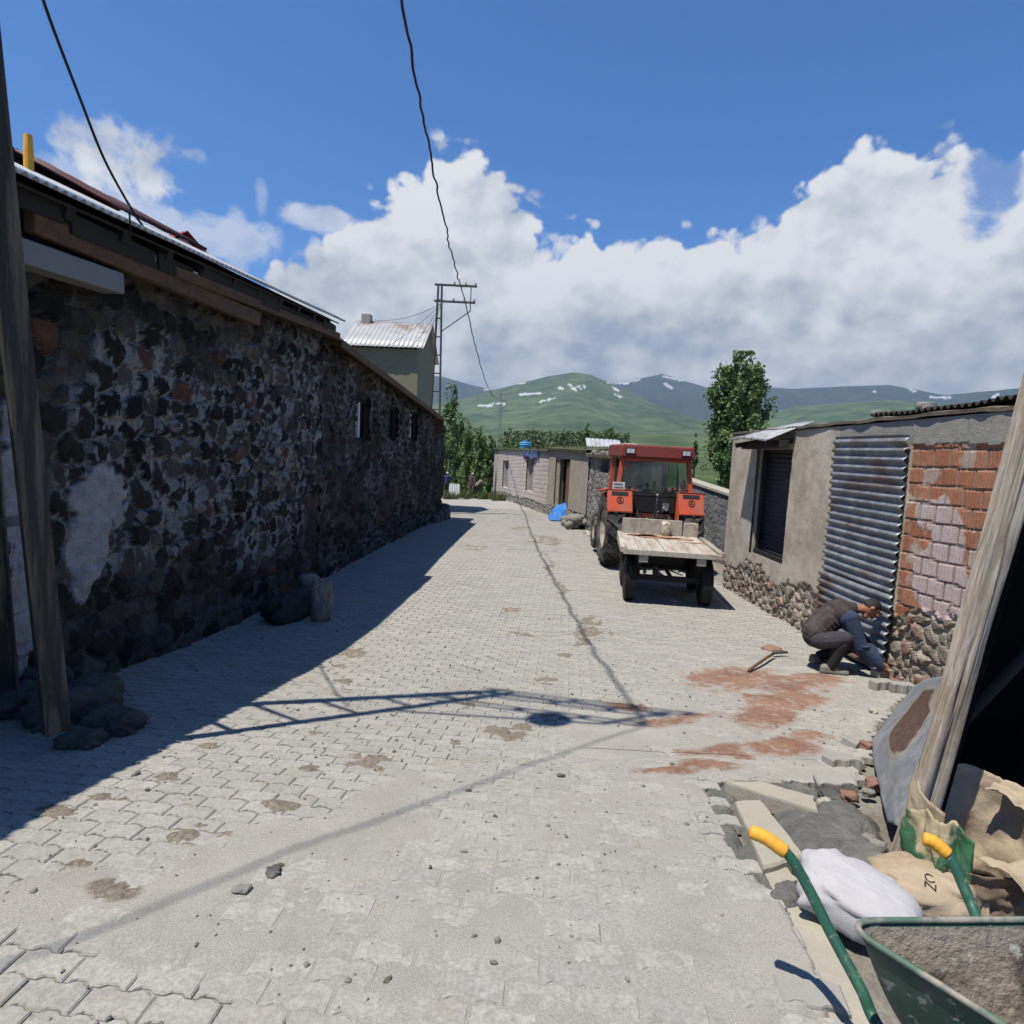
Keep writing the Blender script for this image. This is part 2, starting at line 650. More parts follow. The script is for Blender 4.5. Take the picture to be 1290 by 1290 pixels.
M['roof_pale'] = pmat('roof_pale', (.50, .50, .49), .5, .2, 1.0, .1, 12, col2=(.34, .25, .2), metal=.15, c2lo=.52, c2hi=.66)
M['wood_brown'] = pmat('wood_brown', (.17, .095, .05), .85, .45, 2, .5, 12, col2=(.10, .07, .05), stretch=(1, 8, 8))
M['wood_dark'] = pmat('wood_dark', (.035, .03, .026), .9, .5, 3, .4, 16)
M['wood_grey'] = pmat('wood_grey', (.40, .36, .30), .85, .35, 1.6, .6, 9, col2=(.26, .21, .16), stretch=(1, 1, 1))
M['plank_pale'] = pmat('plank_pale', (.52, .475, .395), .85, .35, 2.2, .4, 14, col2=(.41, .33, .255), stretch=(7, 1.2, 7), fine=.9)
M['board_grey'] = pmat('board_grey', (.27, .265, .255), .8, .2, 2, .2, 20)
M['concrete'] = pmat('concrete', (.40, .385, .35), .9, .18, 3, .4, 30, col2=(.32, .30, .26))
M['concrete_pale'] = pmat('concrete_pale', (.42, .385, .31), .9, .22, 5, .3, 40)
M['mortar'] = pmat('wet_mortar', (.17, .165, .155), .75, .25, 9, .9, 40, col2=(.24, .23, .21), dist=.03)
M['stone_dark'] = pmat('stone_dark', (.10, .098, .095), .9, .4, 5, .7, 20, col2=(.16, .15, .135))
M['stone_mid'] = pmat('stone_mid', (.27, .25, .22), .9, .35, 6, .7, 22, col2=(.17, .16, .15))
M['stone_moss'] = pmat('stone_moss', (.040, .044, .034), .95, .4, 6, .8, 22, col2=(.06, .058, .052))
M['tyre'] = pmat('tyre_rubber', (.04, .038, .036), .9, .3, 6, .3, 40, col2=(.17, .16, .14), c2lo=.40, c2hi=.68)
M['black_rubber'] = pmat('black_rubber', (.02, .02, .021), .7, .3, 6, .2, 40)
M['rim_cream'] = pmat('rim_cream', (.40, .36, .29), .8, .35, 9, .2, 30, col2=(.3, .24, .18))
M['tractor_red'] = pmat('tractor_red', (.66, .105, .05), .6, .22, 3.5, .04, 30, col2=(.50, .16, .10), spots=(22, .66, (.30, .24, .19)), spec=.3)
M['tractor_maroon'] = pmat('tractor_maroon', (.23, .04, .03), .55, .2, 3, .05, 30, col2=(.17, .045, .035))
M['tractor_dark'] = pmat('tractor_dark', (.022, .021, .021), .7, .5, 6, .3, 30, col2=(.06, .05, .045), c2lo=.5, c2hi=.75)
M['oily_metal'] = pmat('oily_metal', (.20, .19, .17), .5, .4, 9, .2, 40, metal=.5)
M['white_paint'] = pmat('white_paint', (.78, .78, .77), .6, .08, 5, .05, 40)
M['lamp_glass'] = pmat('lamp_glass', (.72, .72, .70), .25, .1, 8, .1, 40, spec=.6)
M['red_lens'] = pmat('red_lens', (.45, .1, .09), .3, .1, 8, 0)
M['white_brick'] = None
M['shade_black'] = pmat('shade_black_board', (.012, .012, .012), .95, .4, 4, .3, 20, spec=.05)  # near-black base colour puts interior shade into the shed and the openings
M['shutter_dark'] = pmat('shutter_dark', (.028, .029, .032), .55, .3, 4, .1, 30, spec=.4)
M['earth'] = pmat('earth', (.22, .185, .14), .95, .35, 4, .8, 22, col2=(.15, .125, .09), dist=.03)
M['sheet_grey'] = pmat('sheet_grey', (.36, .375, .39), .55, .22, 2.5, .1, 20, metal=.35, col2=(.27, .28, .30))
M['tank_blue'] = pmat('tank_blue', (.08, .30, .55), .5, .12, 4, .05)
M['tarp_blue'] = pmat('tarp_blue', (.035, .20, .60), .55, .2, 8, .3, 30)
M['sack_white'] = pmat('sack_white', (.52, .505, .52), .9, .14, 6, .6, 160, dist=.005)
M['awning'] = pmat('awning_iron', (.42, .43, .44), .5, .3, 3, .2, 20, col2=(.20, .19, .18), metal=.3)
M['kraft'] = pmat('kraft_paper', (.46, .365, .26), .9, .22, 6, .7, 22, col2=(.36, .27, .18), dist=.01)
M['kraft_in'] = pmat('kraft_inside', (.20, .14, .10), .95, .2, 6, .4, 25, dist=.01)
M['green_print'] = pmat('green_print', (.05, .15, .075), .9, .35, 7, .4, 25, col2=(.45, .37, .24), c2lo=.46, c2hi=.54)
M['barrow_green'] = pmat('barrow_green', (.024, .105, .064), .5, .4, 5, .15, 40, col2=(.035, .13, .085), spots=(30, .60, (.22, .24, .19)), spec=.4)
M['barrow_tray'] = pmat('barrow_tray', (.025, .075, .05), .6, .3, 4, .1, 30, col2=(.09, .11, .085), spots=(16, .585, (.26, .26, .22)), c2lo=.42, c2hi=.6)
M['cement_crust'] = pmat('cement_crust', (.35, .30, .235), .95, .4, 4, 1.0, 30, col2=(.13, .108, .082), spots=(7, .60, (.52, .50, .45)), dist=.02, c2lo=.47, c2hi=.56)
M['grip_yellow'] = pmat('grip_yellow', (.86, .42, .045), .6, .15, 12, .1, 40)
M['skin'] = pmat('skin', (.34, .16, .095), .6, .12, 10, .05, 60)
M['hair'] = pmat('hair', (.022, .019, .018), .7, .3, 40, .3, 120, col2=(.10, .095, .09), c2lo=.55, c2hi=.8)
M['cloth_blue'] = pmat('cloth_blue', (.035, .050, .105), .9, .3, 9, .5, 40, col2=(.055, .075, .135))
M['cloth_vest'] = pmat('cloth_vest', (.055, .044, .046), .9, .3, 9, .5, 40, col2=(.10, .082, .08))
M['cloth_trouser'] = pmat('cloth_trouser', (.05, .045, .058), .9, .3, 9, .5, 40, col2=(.085, .075, .085))
M['boot'] = pmat('boot_rubber', (.02, .018, .02), .7, .3, 9, .2, 60)
M['shoe'] = pmat('shoe_grey', (.22, .21, .19), .8, .25, 9, .2, 60)
M['bark'] = pmat('bark', (.14, .115, .085), .95, .35, 4, .8, 20, stretch=(1, 1, .3))
M['paver_loose'] = pmat('paver_loose', (.35, .335, .305), .9, .2, 6, .3, 60)
# ================================================================== setting: ground, road, sand, hills, haze
def project(P):
    d = P - CAM
    w = np.maximum(d @ _f, 1e-3)
    return HALF + FPX * (d @ CR) / w, HALF - FPX * (d @ CU) / w

WA, WB = gnd(90, 863), gnd(556, 653)                      # left wall foot line
_e = (WB - WA)[:2]; _e /= np.linalg.norm(_e)
WE, WN = _e, np.array([_e[1], -_e[0]])                     # along the wall, out to the road
RA, RB = gnd(1120, 850), gnd(907, 735)                     # right wall foot line (near, far)
_e = (RB - RA)[:2]; _e /= np.linalg.norm(_e)
RE, RN = _e, np.array([-_e[1], _e[0]])                     # along (away), out to the road

def wall_x(y):
    return WA[0] + (y - WA[1]) * WE[0] / WE[1]
def rwall_x(y):
    return RA[0] + (y - RA[1]) * RE[0] / RE[1]

RECESS = [gnd(u, v)[:2] for u, v in ((893, 1001), (922, 1069), (984, 1134), (1039, 1239), (1045, 1288))]
RECESS = [(0.80, -0.5)][:0] + RECESS
_l = RECESS[-1]
RECESS += [np.array([_l[0] - 0.02, 0.2]), np.array([7, 0.2]), np.array([7, RA[1] - 0.2])]
RECESS += [gnd(u, v)[:2] for u, v in ((1152, 862), (1112, 900), (1092, 935), (1080, 984), (880, 980))]

def build_ground():
    xs = np.concatenate([np.linspace(-60, -8, 27), np.linspace(-7.5, 7.5, 120), np.linspace(8, 60, 27)])
    ys = np.concatenate([np.linspace(-30, 0, 16), np.linspace(0.2, 12, 100), np.linspace(12.5, 64, 90)])
    X, Y = np.meshgrid(xs, ys)
    Z = zg(Y) - 0.05 + 0.03 * (fbm(X * 1.3, Y * 1.3, 3, 3) - 0.5)
    inr = inpoly(X, Y, RECESS)
    Z = Z - np.where(inr, 0.035, 0) + np.where(inr, 0.03 * fbm(X * 6, Y * 6, 4, 8), 0)
    P = np.stack([X, Y, Z], -1)
    R, C = X.shape
    idx = np.arange(R * C).reshape(R, C)
    F = np.stack([idx[:-1, :-1], idx[:-1, 1:], idx[1:, 1:], idx[1:, :-1]], -1).reshape(-1, 4)
    def fn(T, v):
        n = T.noise(v, 1.2, 6, 0.65)
        n2 = T.noise(v, 30, 5, 0.7)
        c = T.mix(T.step(n, .4, .62), (.23, .205, .165), (.32, .30, .26))
        g = T.noise(v, .25, 5, .6)
        sep = T.n('ShaderNodeSeparateXYZ'); T.put(sep.inputs[0], v)
        far = T.step(sep.outputs[1], 46, 52)
        c = T.mix(T.m('MULTIPLY', far, T.step(g, .3, .5)), c, (.085, .115, .04))
        return scaled(T, c, T.lin(n2, .25, .75, .65, 1.3))
    o = mesh_obj('ground', P.reshape(-1, 3), F.tolist(), amat('ground_dirt', fn, .95, .8, 45, .02), smooth=True)
    tag(o, kind='structure')
build_ground()

# --- interlocking concrete pavers, laid stone by stone inside the one road mesh
PA = math.atan(0.088)
def build_road():
    L, W = 0.225, 0.1125
    sa, ca = math.sin(PA), math.cos(PA)
    brk = np.array([0, .15, .35, .65, .85])
    wv = np.array([0, 0, 1, 1, 0]) * 0.014
    se = np.concatenate([brk * .5, .5 + brk * .5, [1.0]])
    we = np.concatenate([wv, wv, [0.0]])
    verts, faces, rnd = [], [], []
    nv = 0
    r2 = random.Random(3)
    for j in range(int(0.3 / W), int(33 / W)):
        t0 = j * W
        y0 = t0 * ca
        if y0 < 0.9:
            continue
        lo, hi = -8.0, 6.5
        for i in range(int(lo / L), int(hi / L)):
            s0 = i * L + (0.5 * L if j % 2 else 0)
            cx = (s0 + L / 2) * ca + (t0 + W / 2) * sa
            cy = -(s0 + L / 2) * sa + (t0 + W / 2) * ca
            if cy < 0.9:
                continue
            if cx < (wall_x(cy) - 0.05 if cy < WB[1] else -7) or cx > rwall_x(cy) - 0.06:
                continue
            if cy > RB[1] + 3 and cx > 2.5 + max(0, 20 - cy) * .3:
                continue
            if inpoly(np.array(cx), np.array(cy), RECESS):
                continue
            g = 0.0028
            tx, ty = (r2.random() - .5) * 0.022, (r2.random() - .5) * 0.022
            dz = (r2.random() - .5) * 0.005
            rv = r2.random()
            if cy < 13:
                bot = [(s0 + g + k * (L - 2 * g), t0 + g + w) for k, w in zip(se, we)]
                tp = [(s0 + g + k * (L - 2 * g), t0 + W - g + w) for k, w in zip(se[::-1], we[::-1])]
            else:
                bot = [(s0 + g, t0 + g), (s0 + L - g, t0 + g)]
                tp = [(s0 + L - g, t0 + W - g), (s0 + g, t0 + W - g)]
            out = np.array(bot + tp)
            n = len(out)
            cen = np.array([s0 + L / 2, t0 + W / 2])
            rings = []
            spec = ((.945, .90, 0.0), (1, 1, -0.006), (1, 1, -0.05)) if cy < 8 else (((.945, .90, 0.0), (1, 1, -0.014)) if cy < 16 else ((1, 1, 0.0),))
            base = float(zg(cy))
            sl = float(zg(cy + .2) - zg(cy - .2)) / .4
            for kx, ky, h in spec:
                q = (out - cen) * np.array([kx, ky])
                z = base + dz + h + q[:, 0] * tx + q[:, 1] * (ty + sl)
                q = q + cen
                rings.append(np.stack([q[:, 0] * ca + q[:, 1] * sa, -q[:, 0] * sa + q[:, 1] * ca, z], -1))
            vs = np.concatenate(rings)
            verts.append(vs)
            rnd.append(np.full(len(vs), rv))
            faces.append(tuple(range(nv, nv + n)))
            for k in range(len(spec) - 1):
                a = nv + k * n
                for q in range(n):
                    p = (q + 1) % n
                    faces.append((a + q, a + n + q, a + n + p, a + p))
            nv += len(vs)
    # the road further on, beyond where single stones can be told apart
    ys = np.linspace(32.95, 52, 24)
    xs = np.linspace(-7, 4, 24)
    X, Y = np.meshgrid(xs, ys)
    Pf = np.stack([X, Y, zg(Y)], -1).reshape(-1, 3)
    verts.append(Pf)
    rnd.append(RNG.random(len(Pf)))
    for a in range(23):
        for b in range(23):
            faces.append((nv + a * 24 + b, nv + a * 24 + b + 1, nv + (a + 1) * 24 + b + 1, nv + (a + 1) * 24 + b))
    def fn(T, v):
        r = T.attr('rnd')
        n = T.noise(v, .9, 6, .65)
        n2 = T.noise(v, 60, 4, .75)
        n3 = T.noise(v, 3.5, 5, .65)
        c = T.mix(T.step(r, .1, .95), (.365, .349, .317), (.425, .405, .362))
        c = T.mix(T.m('MULTIPLY', T.step(r, .86, .9), .5), c, (.30, .292, .275))
        c = T.mix(T.m('MULTIPLY', T.step(n3, .55, .72), .6), c, (.35, .295, .22))
        c = T.mix(T.m('MULTIPLY', T.step(n, .35, .7), .40), c, (.42, .40, .365))
        n5 = T.noise(v, 17, 5, .7)
        c = scaled(T, c, T.lin(n5, .3, .7, .86, 1.12))
        pit = T.noise(v, 26, 6, .75)
        c = T.mix(T.m('MULTIPLY', T.step(pit, .62, .70), .55), c, (.20, .18, .15))
        return scaled(T, c, T.lin(n2, .3, .7, .74, 1.2))
    o = mesh_obj('road', np.concatenate(verts), faces, amat('concrete_pavers', fn, .9, .55, 130, .004), attrs={'rnd': np.concatenate(rnd)})
    tag(o, kind='structure')
build_road()

def ell(u, v, cu, cv, ru, rv):
    return np.clip(1 - ((u - cu) / ru) ** 2 - ((v - cv) / rv) ** 2, 0, 1)

SANDPOLY = [(-90, 1165), (60, 1110), (200, 1076), (300, 1045), (420, 1012), (560, 968), (690, 922), (760, 900), (820, 890), (850, 858), (930, 835),
            (1060, 842), (1150, 850), (1165, 900), (1100, 990), (880, 982), (892, 1003), (922, 1072), (985, 1137), (1040, 1242), (1046, 1400), (470, 1400),
            (450, 1290), (320, 1262), (180, 1216), (95, 1178), (-90, 1176)]
BROWN = [(215, 980, 28, 7), (245, 1048, 46, 15), (150, 1122, 34, 13), (465, 958, 38, 13), (445, 824, 24, 7), (425, 838, 10, 4), (565, 930, 24, 10), (648, 922, 36, 14),
         (262, 944, 20, 6), (345, 918, 24, 5), (735, 795, 18, 16), (742, 778, 22, 5), (720, 830, 12, 5), (695, 682, 12, 4), (690, 712, 6, 18), (640, 772, 22, 5),
         (600, 692, 16, 3), (436, 856, 16, 5), (440, 872, 14, 5), (690, 858, 16, 6), (352, 1015, 34, 9), (65, 1020, 34, 8), (680, 680, 14, 3), (730, 812, 16, 4),
         (385, 968, 18, 5), (135, 1003, 30, 6), (660, 800, 14, 3), (700, 905, 22, 6), (585, 890, 16, 5), (410, 922, 14, 3), (100, 1088, 24, 6), (655, 668, 10, 3), (710, 742, 9, 10), (748, 800, 30, 9)]
REDS = [(930, 856, 74, 18), (1022, 858, 58, 9), (990, 885, 62, 14), (962, 906, 40, 20), (1030, 930, 30, 9), (990, 942, 52, 10), (918, 946, 60, 8), (850, 908, 70, 7),
        (806, 887, 30, 5), (905, 962, 46, 10), (1140, 858, 24, 12), (860, 970, 60, 7), (1000, 868, 50, 9)]
def build_sand():
    def patch(xs, ys):
        X, Y = np.meshgrid(xs, ys)
        Z0 = zg(Y)
        U, V = project(np.stack([X, Y, Z0], -1).reshape(-1, 3))
        U, V = U.reshape(X.shape), V.reshape(X.shape)
        w1 = fbm(X * 1.7, Y * 1.7, 4, 21) - .5
        w2 = fbm(X * 1.7 + 50, Y * 1.7, 4, 22) - .5
        Uw, Vw = U + w1 * 150, V + w2 * 44 * np.clip((V - 600) / 300, .2, 2)
        ms = inpoly(Uw, Vw, SANDPOLY).astype(float)
        big = fbm(X * 1.1, Y * 1.1, 4, 31)
        med = fbm(X * 7, Y * 7, 4, 33)
        fin = fbm(X * 26, Y * 26, 3, 35)
        H = np.where(ms > 0, -0.0022 + 0.017 * (big - .39) + 0.007 * (med - .5) + 0.005 * (fin - .5), -0.05)
        H = np.maximum(H, -.0105 + .010 * (med - .5) + .005 * (fin - .5))
        # patches of sand blown over the pavers further up the road
        H = np.maximum(H, np.where(V > 640, -0.028 + 0.045 * (fbm(X * .8, Y * .5, 5, 71) - .2) * sstep(fbm(X * .35, Y * .3, 3, 77), .3, .7) - .012 + .008 * (fin - .5), -0.05))
        br = np.zeros(X.shape)
        for cu, cv, ru, rv in BROWN:
            br = np.maximum(br, ell(U + w1 * 40, V + w2 * 16, cu, cv, ru * 1.25, rv * 1.25))
        clump = fbm(X * 14, Y * 14, 4, 41)
        H = np.maximum(H, np.where(br > 0, -0.012 + 0.026 * br * (clump - .12) * 1.7 + .006 * (fin - .5), -0.05))
        rd = np.zeros(X.shape)
        for cu, cv, ru, rv in REDS:
            rd = np.maximum(rd, ell(U + w1 * 70, V + w2 * 22, cu, cv, ru * 1.2, rv * 1.25))
        H = np.maximum(H, np.where(rd > .05, -0.004 + 0.012 * rd + 0.010 * (med - .5), -0.05))
        ok = ~inpoly(X, Y, RECESS) & (X < np.vectorize(rwall_x)(Y) - .02)
        H = np.where(ok, H, -.06)
        Z = Z0 + H
        keep = H > -0.0145
        R, C = X.shape
        idx = np.arange(R * C).reshape(R, C)
        kf = keep[:-1, :-1] | keep[:-1, 1:] | keep[1:, 1:] | keep[1:, :-1]
        F = np.stack([idx[:-1, :-1], idx[:-1, 1:], idx[1:, 1:], idx[1:, :-1]], -1)[kf]
        used = np.unique(F)
        mp = np.full(R * C, -1)
        mp[used] = np.arange(len(used))
        return (np.stack([X, Y, Z], -1).reshape(-1, 3)[used], mp[F], sstep(rd * (.25 + 1.5 * med) * (.10 + 1.8 * fin), .06, .90).reshape(-1)[used], sstep(br * (.5 + clump), .06, .35).reshape(-1)[used])
    a = patch(np.arange(-2.8, 2.4, .016), np.arange(1.2, 4.2, .016))
    b = patch(np.arange(-4.2, 4.6, .026), np.arange(4.2, 9.0, .026))
    c = patch(np.arange(-4.6, 4.6, .05), np.arange(9.0, 26.0, .06))
    off, V, F, Rr, B = 0, [], [], [], []
    for p in (a, b, c):
        V.append(p[0]); F += (p[1] + off).tolist(); Rr.append(p[2]); B.append(p[3]); off += len(p[0])
    def fn(T, v):
        red, br = T.attr('red'), T.attr('brown')
        n = T.noise(v, 2.2, 5, .65)
        g = T.noise(v, 140, 3, .8)
        g2 = T.noise(v, 48, 4, .75)
        c = T.mix(T.step(n, .35, .65), (.41, .387, .343), (.475, .449, .398))
        c = T.mix(T.m('MULTIPLY', br, .75), c, T.mix(T.step(g2, .4, .6), (.10, .08, .055), (.29, .235, .165)))
        c = T.mix(T.m('MULTIPLY', red, T.lin(g2, .3, .65, .55, 1.0)), c, T.mix(T.step(n, .4, .6), (.235, .10, .055), (.32, .155, .09)))
        c = scaled(T, c, T.lin(g, .25, .75, .62, 1.32))
        c = T.mix(T.m('MULTIPLY', T.step(g2, .60, .72), .45), c, (.20, .19, .175))
        return c
    o = mesh_obj('sand', np.concatenate(V), F, amat('joint_sand', fn, .97, .9, 160, .008, spec=.1), smooth=True, attrs={'red': np.concatenate(Rr), 'brown': np.concatenate(B)})
    tag(o, 'thin layer of grey jointing sand with reddish dust over the pavers', kind='stuff')
    # grit: small crumbs of stone lying on the sand
    mb = MB()
    r = random.Random(5)
    n = 0
    while n < 900:
        y = 1.3 + 8.0 * r.random() ** 1.3
        x = -3.2 + 6.4 * r.random()
        if x < wall_x(y) + .3 or inpoly(np.array(x), np.array(y), RECESS):
            continue
        if fbm(np.array(x * .9), np.array(y * .9), 3, 55) < .47 and r.random() < .8:
            continue
        s = .0035 + .008 * r.random() ** 3 + (.006 if r.random() < .03 else 0)
        mb.ellip((x, y, float(zg(y)) + s * .35 + .002), (s * (1 + r.random()), s * (.8 + .5 * r.random()), s * .7), 6, 4, Matrix.Rotation(r.random() * 6, 3, 'Z'), m=r.choice((0, 0, 0, 2)), jit=.6, seed=n)
        n += 1
    o = mb.build('gravel', [M['stone_mid'], M['stone_dark'], M['earth']])
    tag(o, 'loose crumbs of stone and earth strewn over the pavers', kind='stuff')
build_sand()

# ------------------------------------------------------------------ hills
FRONT = [(-900, 530), (-300, 525), (400, 514), (560, 506), (590, 500), (620, 492), (650, 484), (690, 474), (722, 469), (745, 472), (770, 483), (795, 495), (820, 506), (850, 518),
         (880, 528), (930, 532), (970, 520), (1010, 511), (1060, 508), (1120, 504), (1200, 508), (1290, 516), (1600, 530), (2200, 545)]
BACK = [(-900, 500), (-300, 490), (400, 480), (530, 471), (560, 475), (590, 484), (620, 491), (680, 494), (740, 490), (775, 484), (805, 477), (835, 471), (858, 478), (890, 488),
        (930, 491), (970, 488), (1000, 490), (1060, 487), (1120, 485), (1150, 490), (1190, 498), (1230, 494), (1290, 488), (1600, 496), (2200, 520)]
FOOT = [(-900, 560), (400, 548), (645, 547), (860, 548), (1290, 556), (2200, 590)]
SNOW = [((612, 491), (640, 484), 2.2), ((640, 484), (660, 482.5), 1.6), ((655, 497), (680, 495.5), 1.8), ((680, 506), (698, 502), 1.8), ((604, 511), (620, 511), 1.8), ((622, 508), (636, 508.5), 1.6),
        ((704, 488), (708, 490), 2.2), ((716, 484), (724, 489), 1.6), ((728, 486), (732, 490), 1.4), ((772, 488), (778, 492), 2.2), ((766, 482), (790, 483), 1.8), ((790, 482), (806, 478), 1.5),
        ((836, 474), (862, 480), 2.0), ((838, 484), (846, 489), 2.8), ((775, 497), (782, 500), 1.6), ((1143, 488), (1152, 493), 2.0), ((1172, 500), (1196, 501), 2.0), ((1246, 506), (1256, 497), 2.6),
        ((1100, 493), (1104, 494), 1.4), ((735, 484), (736, 489), 1.2), ((720, 489), (726, 492), 1.2)]
def build_hills():
    def curve(pts):
        q = sorted(azel(*p) for p in pts)
        return np.array([a for a, _ in q]), np.array([e for _, e in q])
    az = np.radians(np.concatenate([np.arange(-80, -46, .5), np.arange(-46, 46, .085), np.arange(46, 80, .5)]))
    rr = np.concatenate([np.geomspace(52, 900, 46), np.linspace(950, 2400, 30), np.linspace(2440, 5200, 90), np.linspace(5260, 6500, 14), np.linspace(6540, 8600, 56), np.linspace(8700, 10500, 6)])
    e1, e2, e0 = [np.interp(az, *curve(c)) for c in (FRONT, BACK, FOOT)]
    A, R = np.meshgrid(az, rr)
    E1, E2, E0 = [np.broadcast_to(e, A.shape) for e in (e1, e2, e0)]
    X, Y = R * np.sin(A), R * np.cos(A)
    valley = -6.5 - 1.8
    h0 = valley + (2300 * np.tan(E0) - valley) * sstep(R, 150, 2300) ** 1.4
    t1 = np.clip((R - 2300) / 2900, 0, 1)
    rough = (.55 * fbm(X / 900, Y / 900, 5, 61) + .45 * (1 - np.abs(2 * fbm(X / 650 + 7, Y / 1400, 5, 63) - 1) * 2.2)) - .5
    el1 = E0 + (E1 - E0) * (0.35 * t1 + 0.65 * sstep(t1, 0, 1)) + rough * .030 * np.sin(np.pi * t1)
    t2 = np.clip((R - 6500) / 2000, 0, 1)
    dip = np.minimum(E1, E2) * .80
    el2 = np.where(R < 6500, E1 + (dip - E1) * sstep(R, 5200, 6500), dip + (E2 - dip) * (.3 * t2 + .7 * sstep(t2, 0, 1)) + rough * .026 * np.sin(np.pi * t2))
    H = np.where(R < 2300, h0, np.where(R < 5200, R * np.tan(el1), R * np.tan(el2)))
    H = H + np.where(R > 8500, -(R - 8500) * .35, 0)
    H = H + (fbm(X / 60, Y / 60, 4, 66) - .5) * np.clip(R / 400, 0.2, 8)
    # join the near ground
    H = np.where(R < 70, np.minimum(H + 1.8, 0) , H + 1.8)
    near = 1 - sstep(R, 52, 120)
    H = H * (1 - near) + (zg(np.maximum(Y, 0)) - .35) * near
    P = np.stack([X, Y, H], -1)
    nr, nc = X.shape
    U, V = project(P.reshape(-1, 3))
    sn = np.zeros(len(U))
    wob = (fbm(U / 2.2, V / 1.4, 4, 71) - .5) * 5.0
    for (x0, y0), (x1, y1), w in SNOW:
        dx, dy = x1 - x0, y1 - y0
        t = np.clip(((U - x0) * dx + (V - y0) * dy) / (dx * dx + dy * dy), 0, 1)
        d = np.hypot(U - x0 - t * dx, (V - y0 - t * dy) * 1.5)
        sn = np.maximum(sn, sstep(-(d + wob), -w - .3, -w + .7))
    sn = np.where(R.reshape(-1) > 2600, sn, 0)
    shadow_side = sstep(R.reshape(-1), 5600, 6600)                # far range coloured dark blue-green in place of cloud shadow
    cloud_shade = shadow_side
    idx = np.arange(nr * nc).reshape(nr, nc)
    F = np.stack([idx[:-1, :-1], idx[:-1, 1:], idx[1:, 1:], idx[1:, :-1]], -1).reshape(-1, 4)
    def fn(T, v):
        n = T.noise(v, .0016, 8, .68)
        n2 = T.noise(v, .012, 6, .7)
        n3 = T.noise(v, .0045, 4, .6)
        c = T.mix(T.step(n, .38, .62), (.050, .092, .036), (.105, .150, .064))
        c = T.mix(T.m('MULTIPLY', T.step(n3, .56, .66), .6), c, (.17, .19, .09))
        n4 = T.noise(v, .0075, 7, .75)
        c = T.mix(T.m('MULTIPLY', T.step(n4, .55, .62), .75), c, (.022, .04, .022))
        sep = T.n('ShaderNodeSeparateXYZ'); T.put(sep.inputs[0], v)
        pl = T.m('SUBTRACT', 1.0, T.step(T.vm('LENGTH', v).node.outputs['Value'], 1800, 2800))
        c = T.mix(T.m('MULTIPLY', pl, .75), c, T.mix(T.step(n2, .45, .6), (.075, .115, .042), (.125, .16, .065)))
        c = T.mix(T.m('MULTIPLY', T.attr('cloud_shade'), .9), c, T.mix(T.step(n3, .4, .65), (.022, .036, .036), (.035, .055, .045)))
        c = scaled(T, c, T.lin(n2, .3, .7, .62, 1.35))
        c = T.mix(T.m('MULTIPLY', T.attr('snow'), .9), c, (.62, .63, .66))
        return c
    o = mesh_obj('hills', P.reshape(-1, 3), F.tolist(), amat('hill_grass', fn, .97, .6, .02, 12, spec=.05), smooth=True, attrs={'snow': sn, 'cloud_shade': cloud_shade})
    tag(o, kind='structure')
    # air
    mb = MB()
    zlo, zhi = float(P[..., 2].min()) - 1, float(P[..., 2].max()) + 5
    mb.box((0, 3500, (zlo + zhi) / 2), (26000, 20000, zhi - zlo))
    hz = bpy.data.materials.new('haze')
    hz.use_nodes = True
    nt = hz.node_tree
    nt.nodes.clear()
    pv = nt.nodes.new('ShaderNodeVolumePrincipled')
    pv.inputs['Color'].default_value = (.46, .59, .74, 1)
    pv.inputs['Density'].default_value = 0.000085
    pv.inputs['Anisotropy'].default_value = 0.2
    out = nt.nodes.new('ShaderNodeOutputMaterial')
    nt.links.new(pv.outputs[0], out.inputs['Volume'])
    h = mb.build('haze', hz)
    tag(h, kind='stuff')
build_hills()
# ================================================================== masonry and roofs
def rubble_fn(dark=True, mort_col=(.15, .142, .128), red=.018):
    def fn(T, v):
        sid, mo, pl, s2 = T.attr('sid'), T.attr('mort'), T.attr('plas'), T.attr('sid2')
        n = T.noise(v, 7, 5, .7)
        n2 = T.noise(v, 55, 5, .75)
        if dark:
            c = T.mix(T.m('POWER', sid, 1.6), (.027, .024, .021), (.125, .108, .09))
            c = T.mix(T.m('MULTIPLY', T.step(s2, 1 - red - .02, 1 - red), .8), c, (.17, .085, .06))
            c = T.mix(T.m('MULTIPLY', T.step(s2, .0, .12), 0.0), c, (.2, .2, .2))
        else:
            c = T.mix(sid, (.13, .12, .105), (.34, .31, .265))
            c = T.mix(T.m('MULTIPLY', T.step(s2, 1 - red - .02, 1 - red), .8), c, (.30, .17, .12))
        c = scaled(T, c, T.lin(n, .25, .75, .55, 1.5))
        sm = T.attr('smear')
        nv = T.noise(T.vm('MULTIPLY', v, (1, 1, .35)), 16, 5, .75)
        mc = scaled(T, T.mix(n, mort_col, tuple(k * .7 for k in mort_col)), T.lin(n2, .3, .7, .8, 1.2))
        mc = T.mix(T.m('MULTIPLY', sm, T.step(nv, .30, .55)), mc, (.40, .385, .365))
        c = T.mix(mo, c, mc)
        pc = T.mix(T.step(n, .35, .65), (.52, .50, .50), (.36, .345, .34))
        c = T.mix(pl, c, pc)
        return scaled(T, c, T.lin(n2, .25, .75, .7, 1.3))
    return fn
M['rubble_dark'] = amat('basalt_rubble', rubble_fn(True), .95, .9, 30, .025, spec=.06)
M['rubble_far'] = amat('basalt_rubble_smeared', rubble_fn(True, (.125, .118, .106)), .95, .8, 38, .02, spec=.06)
M['rubble_light'] = amat('field_stone', rubble_fn(False, (.42, .385, .32)), .92, .8, 38, .02)

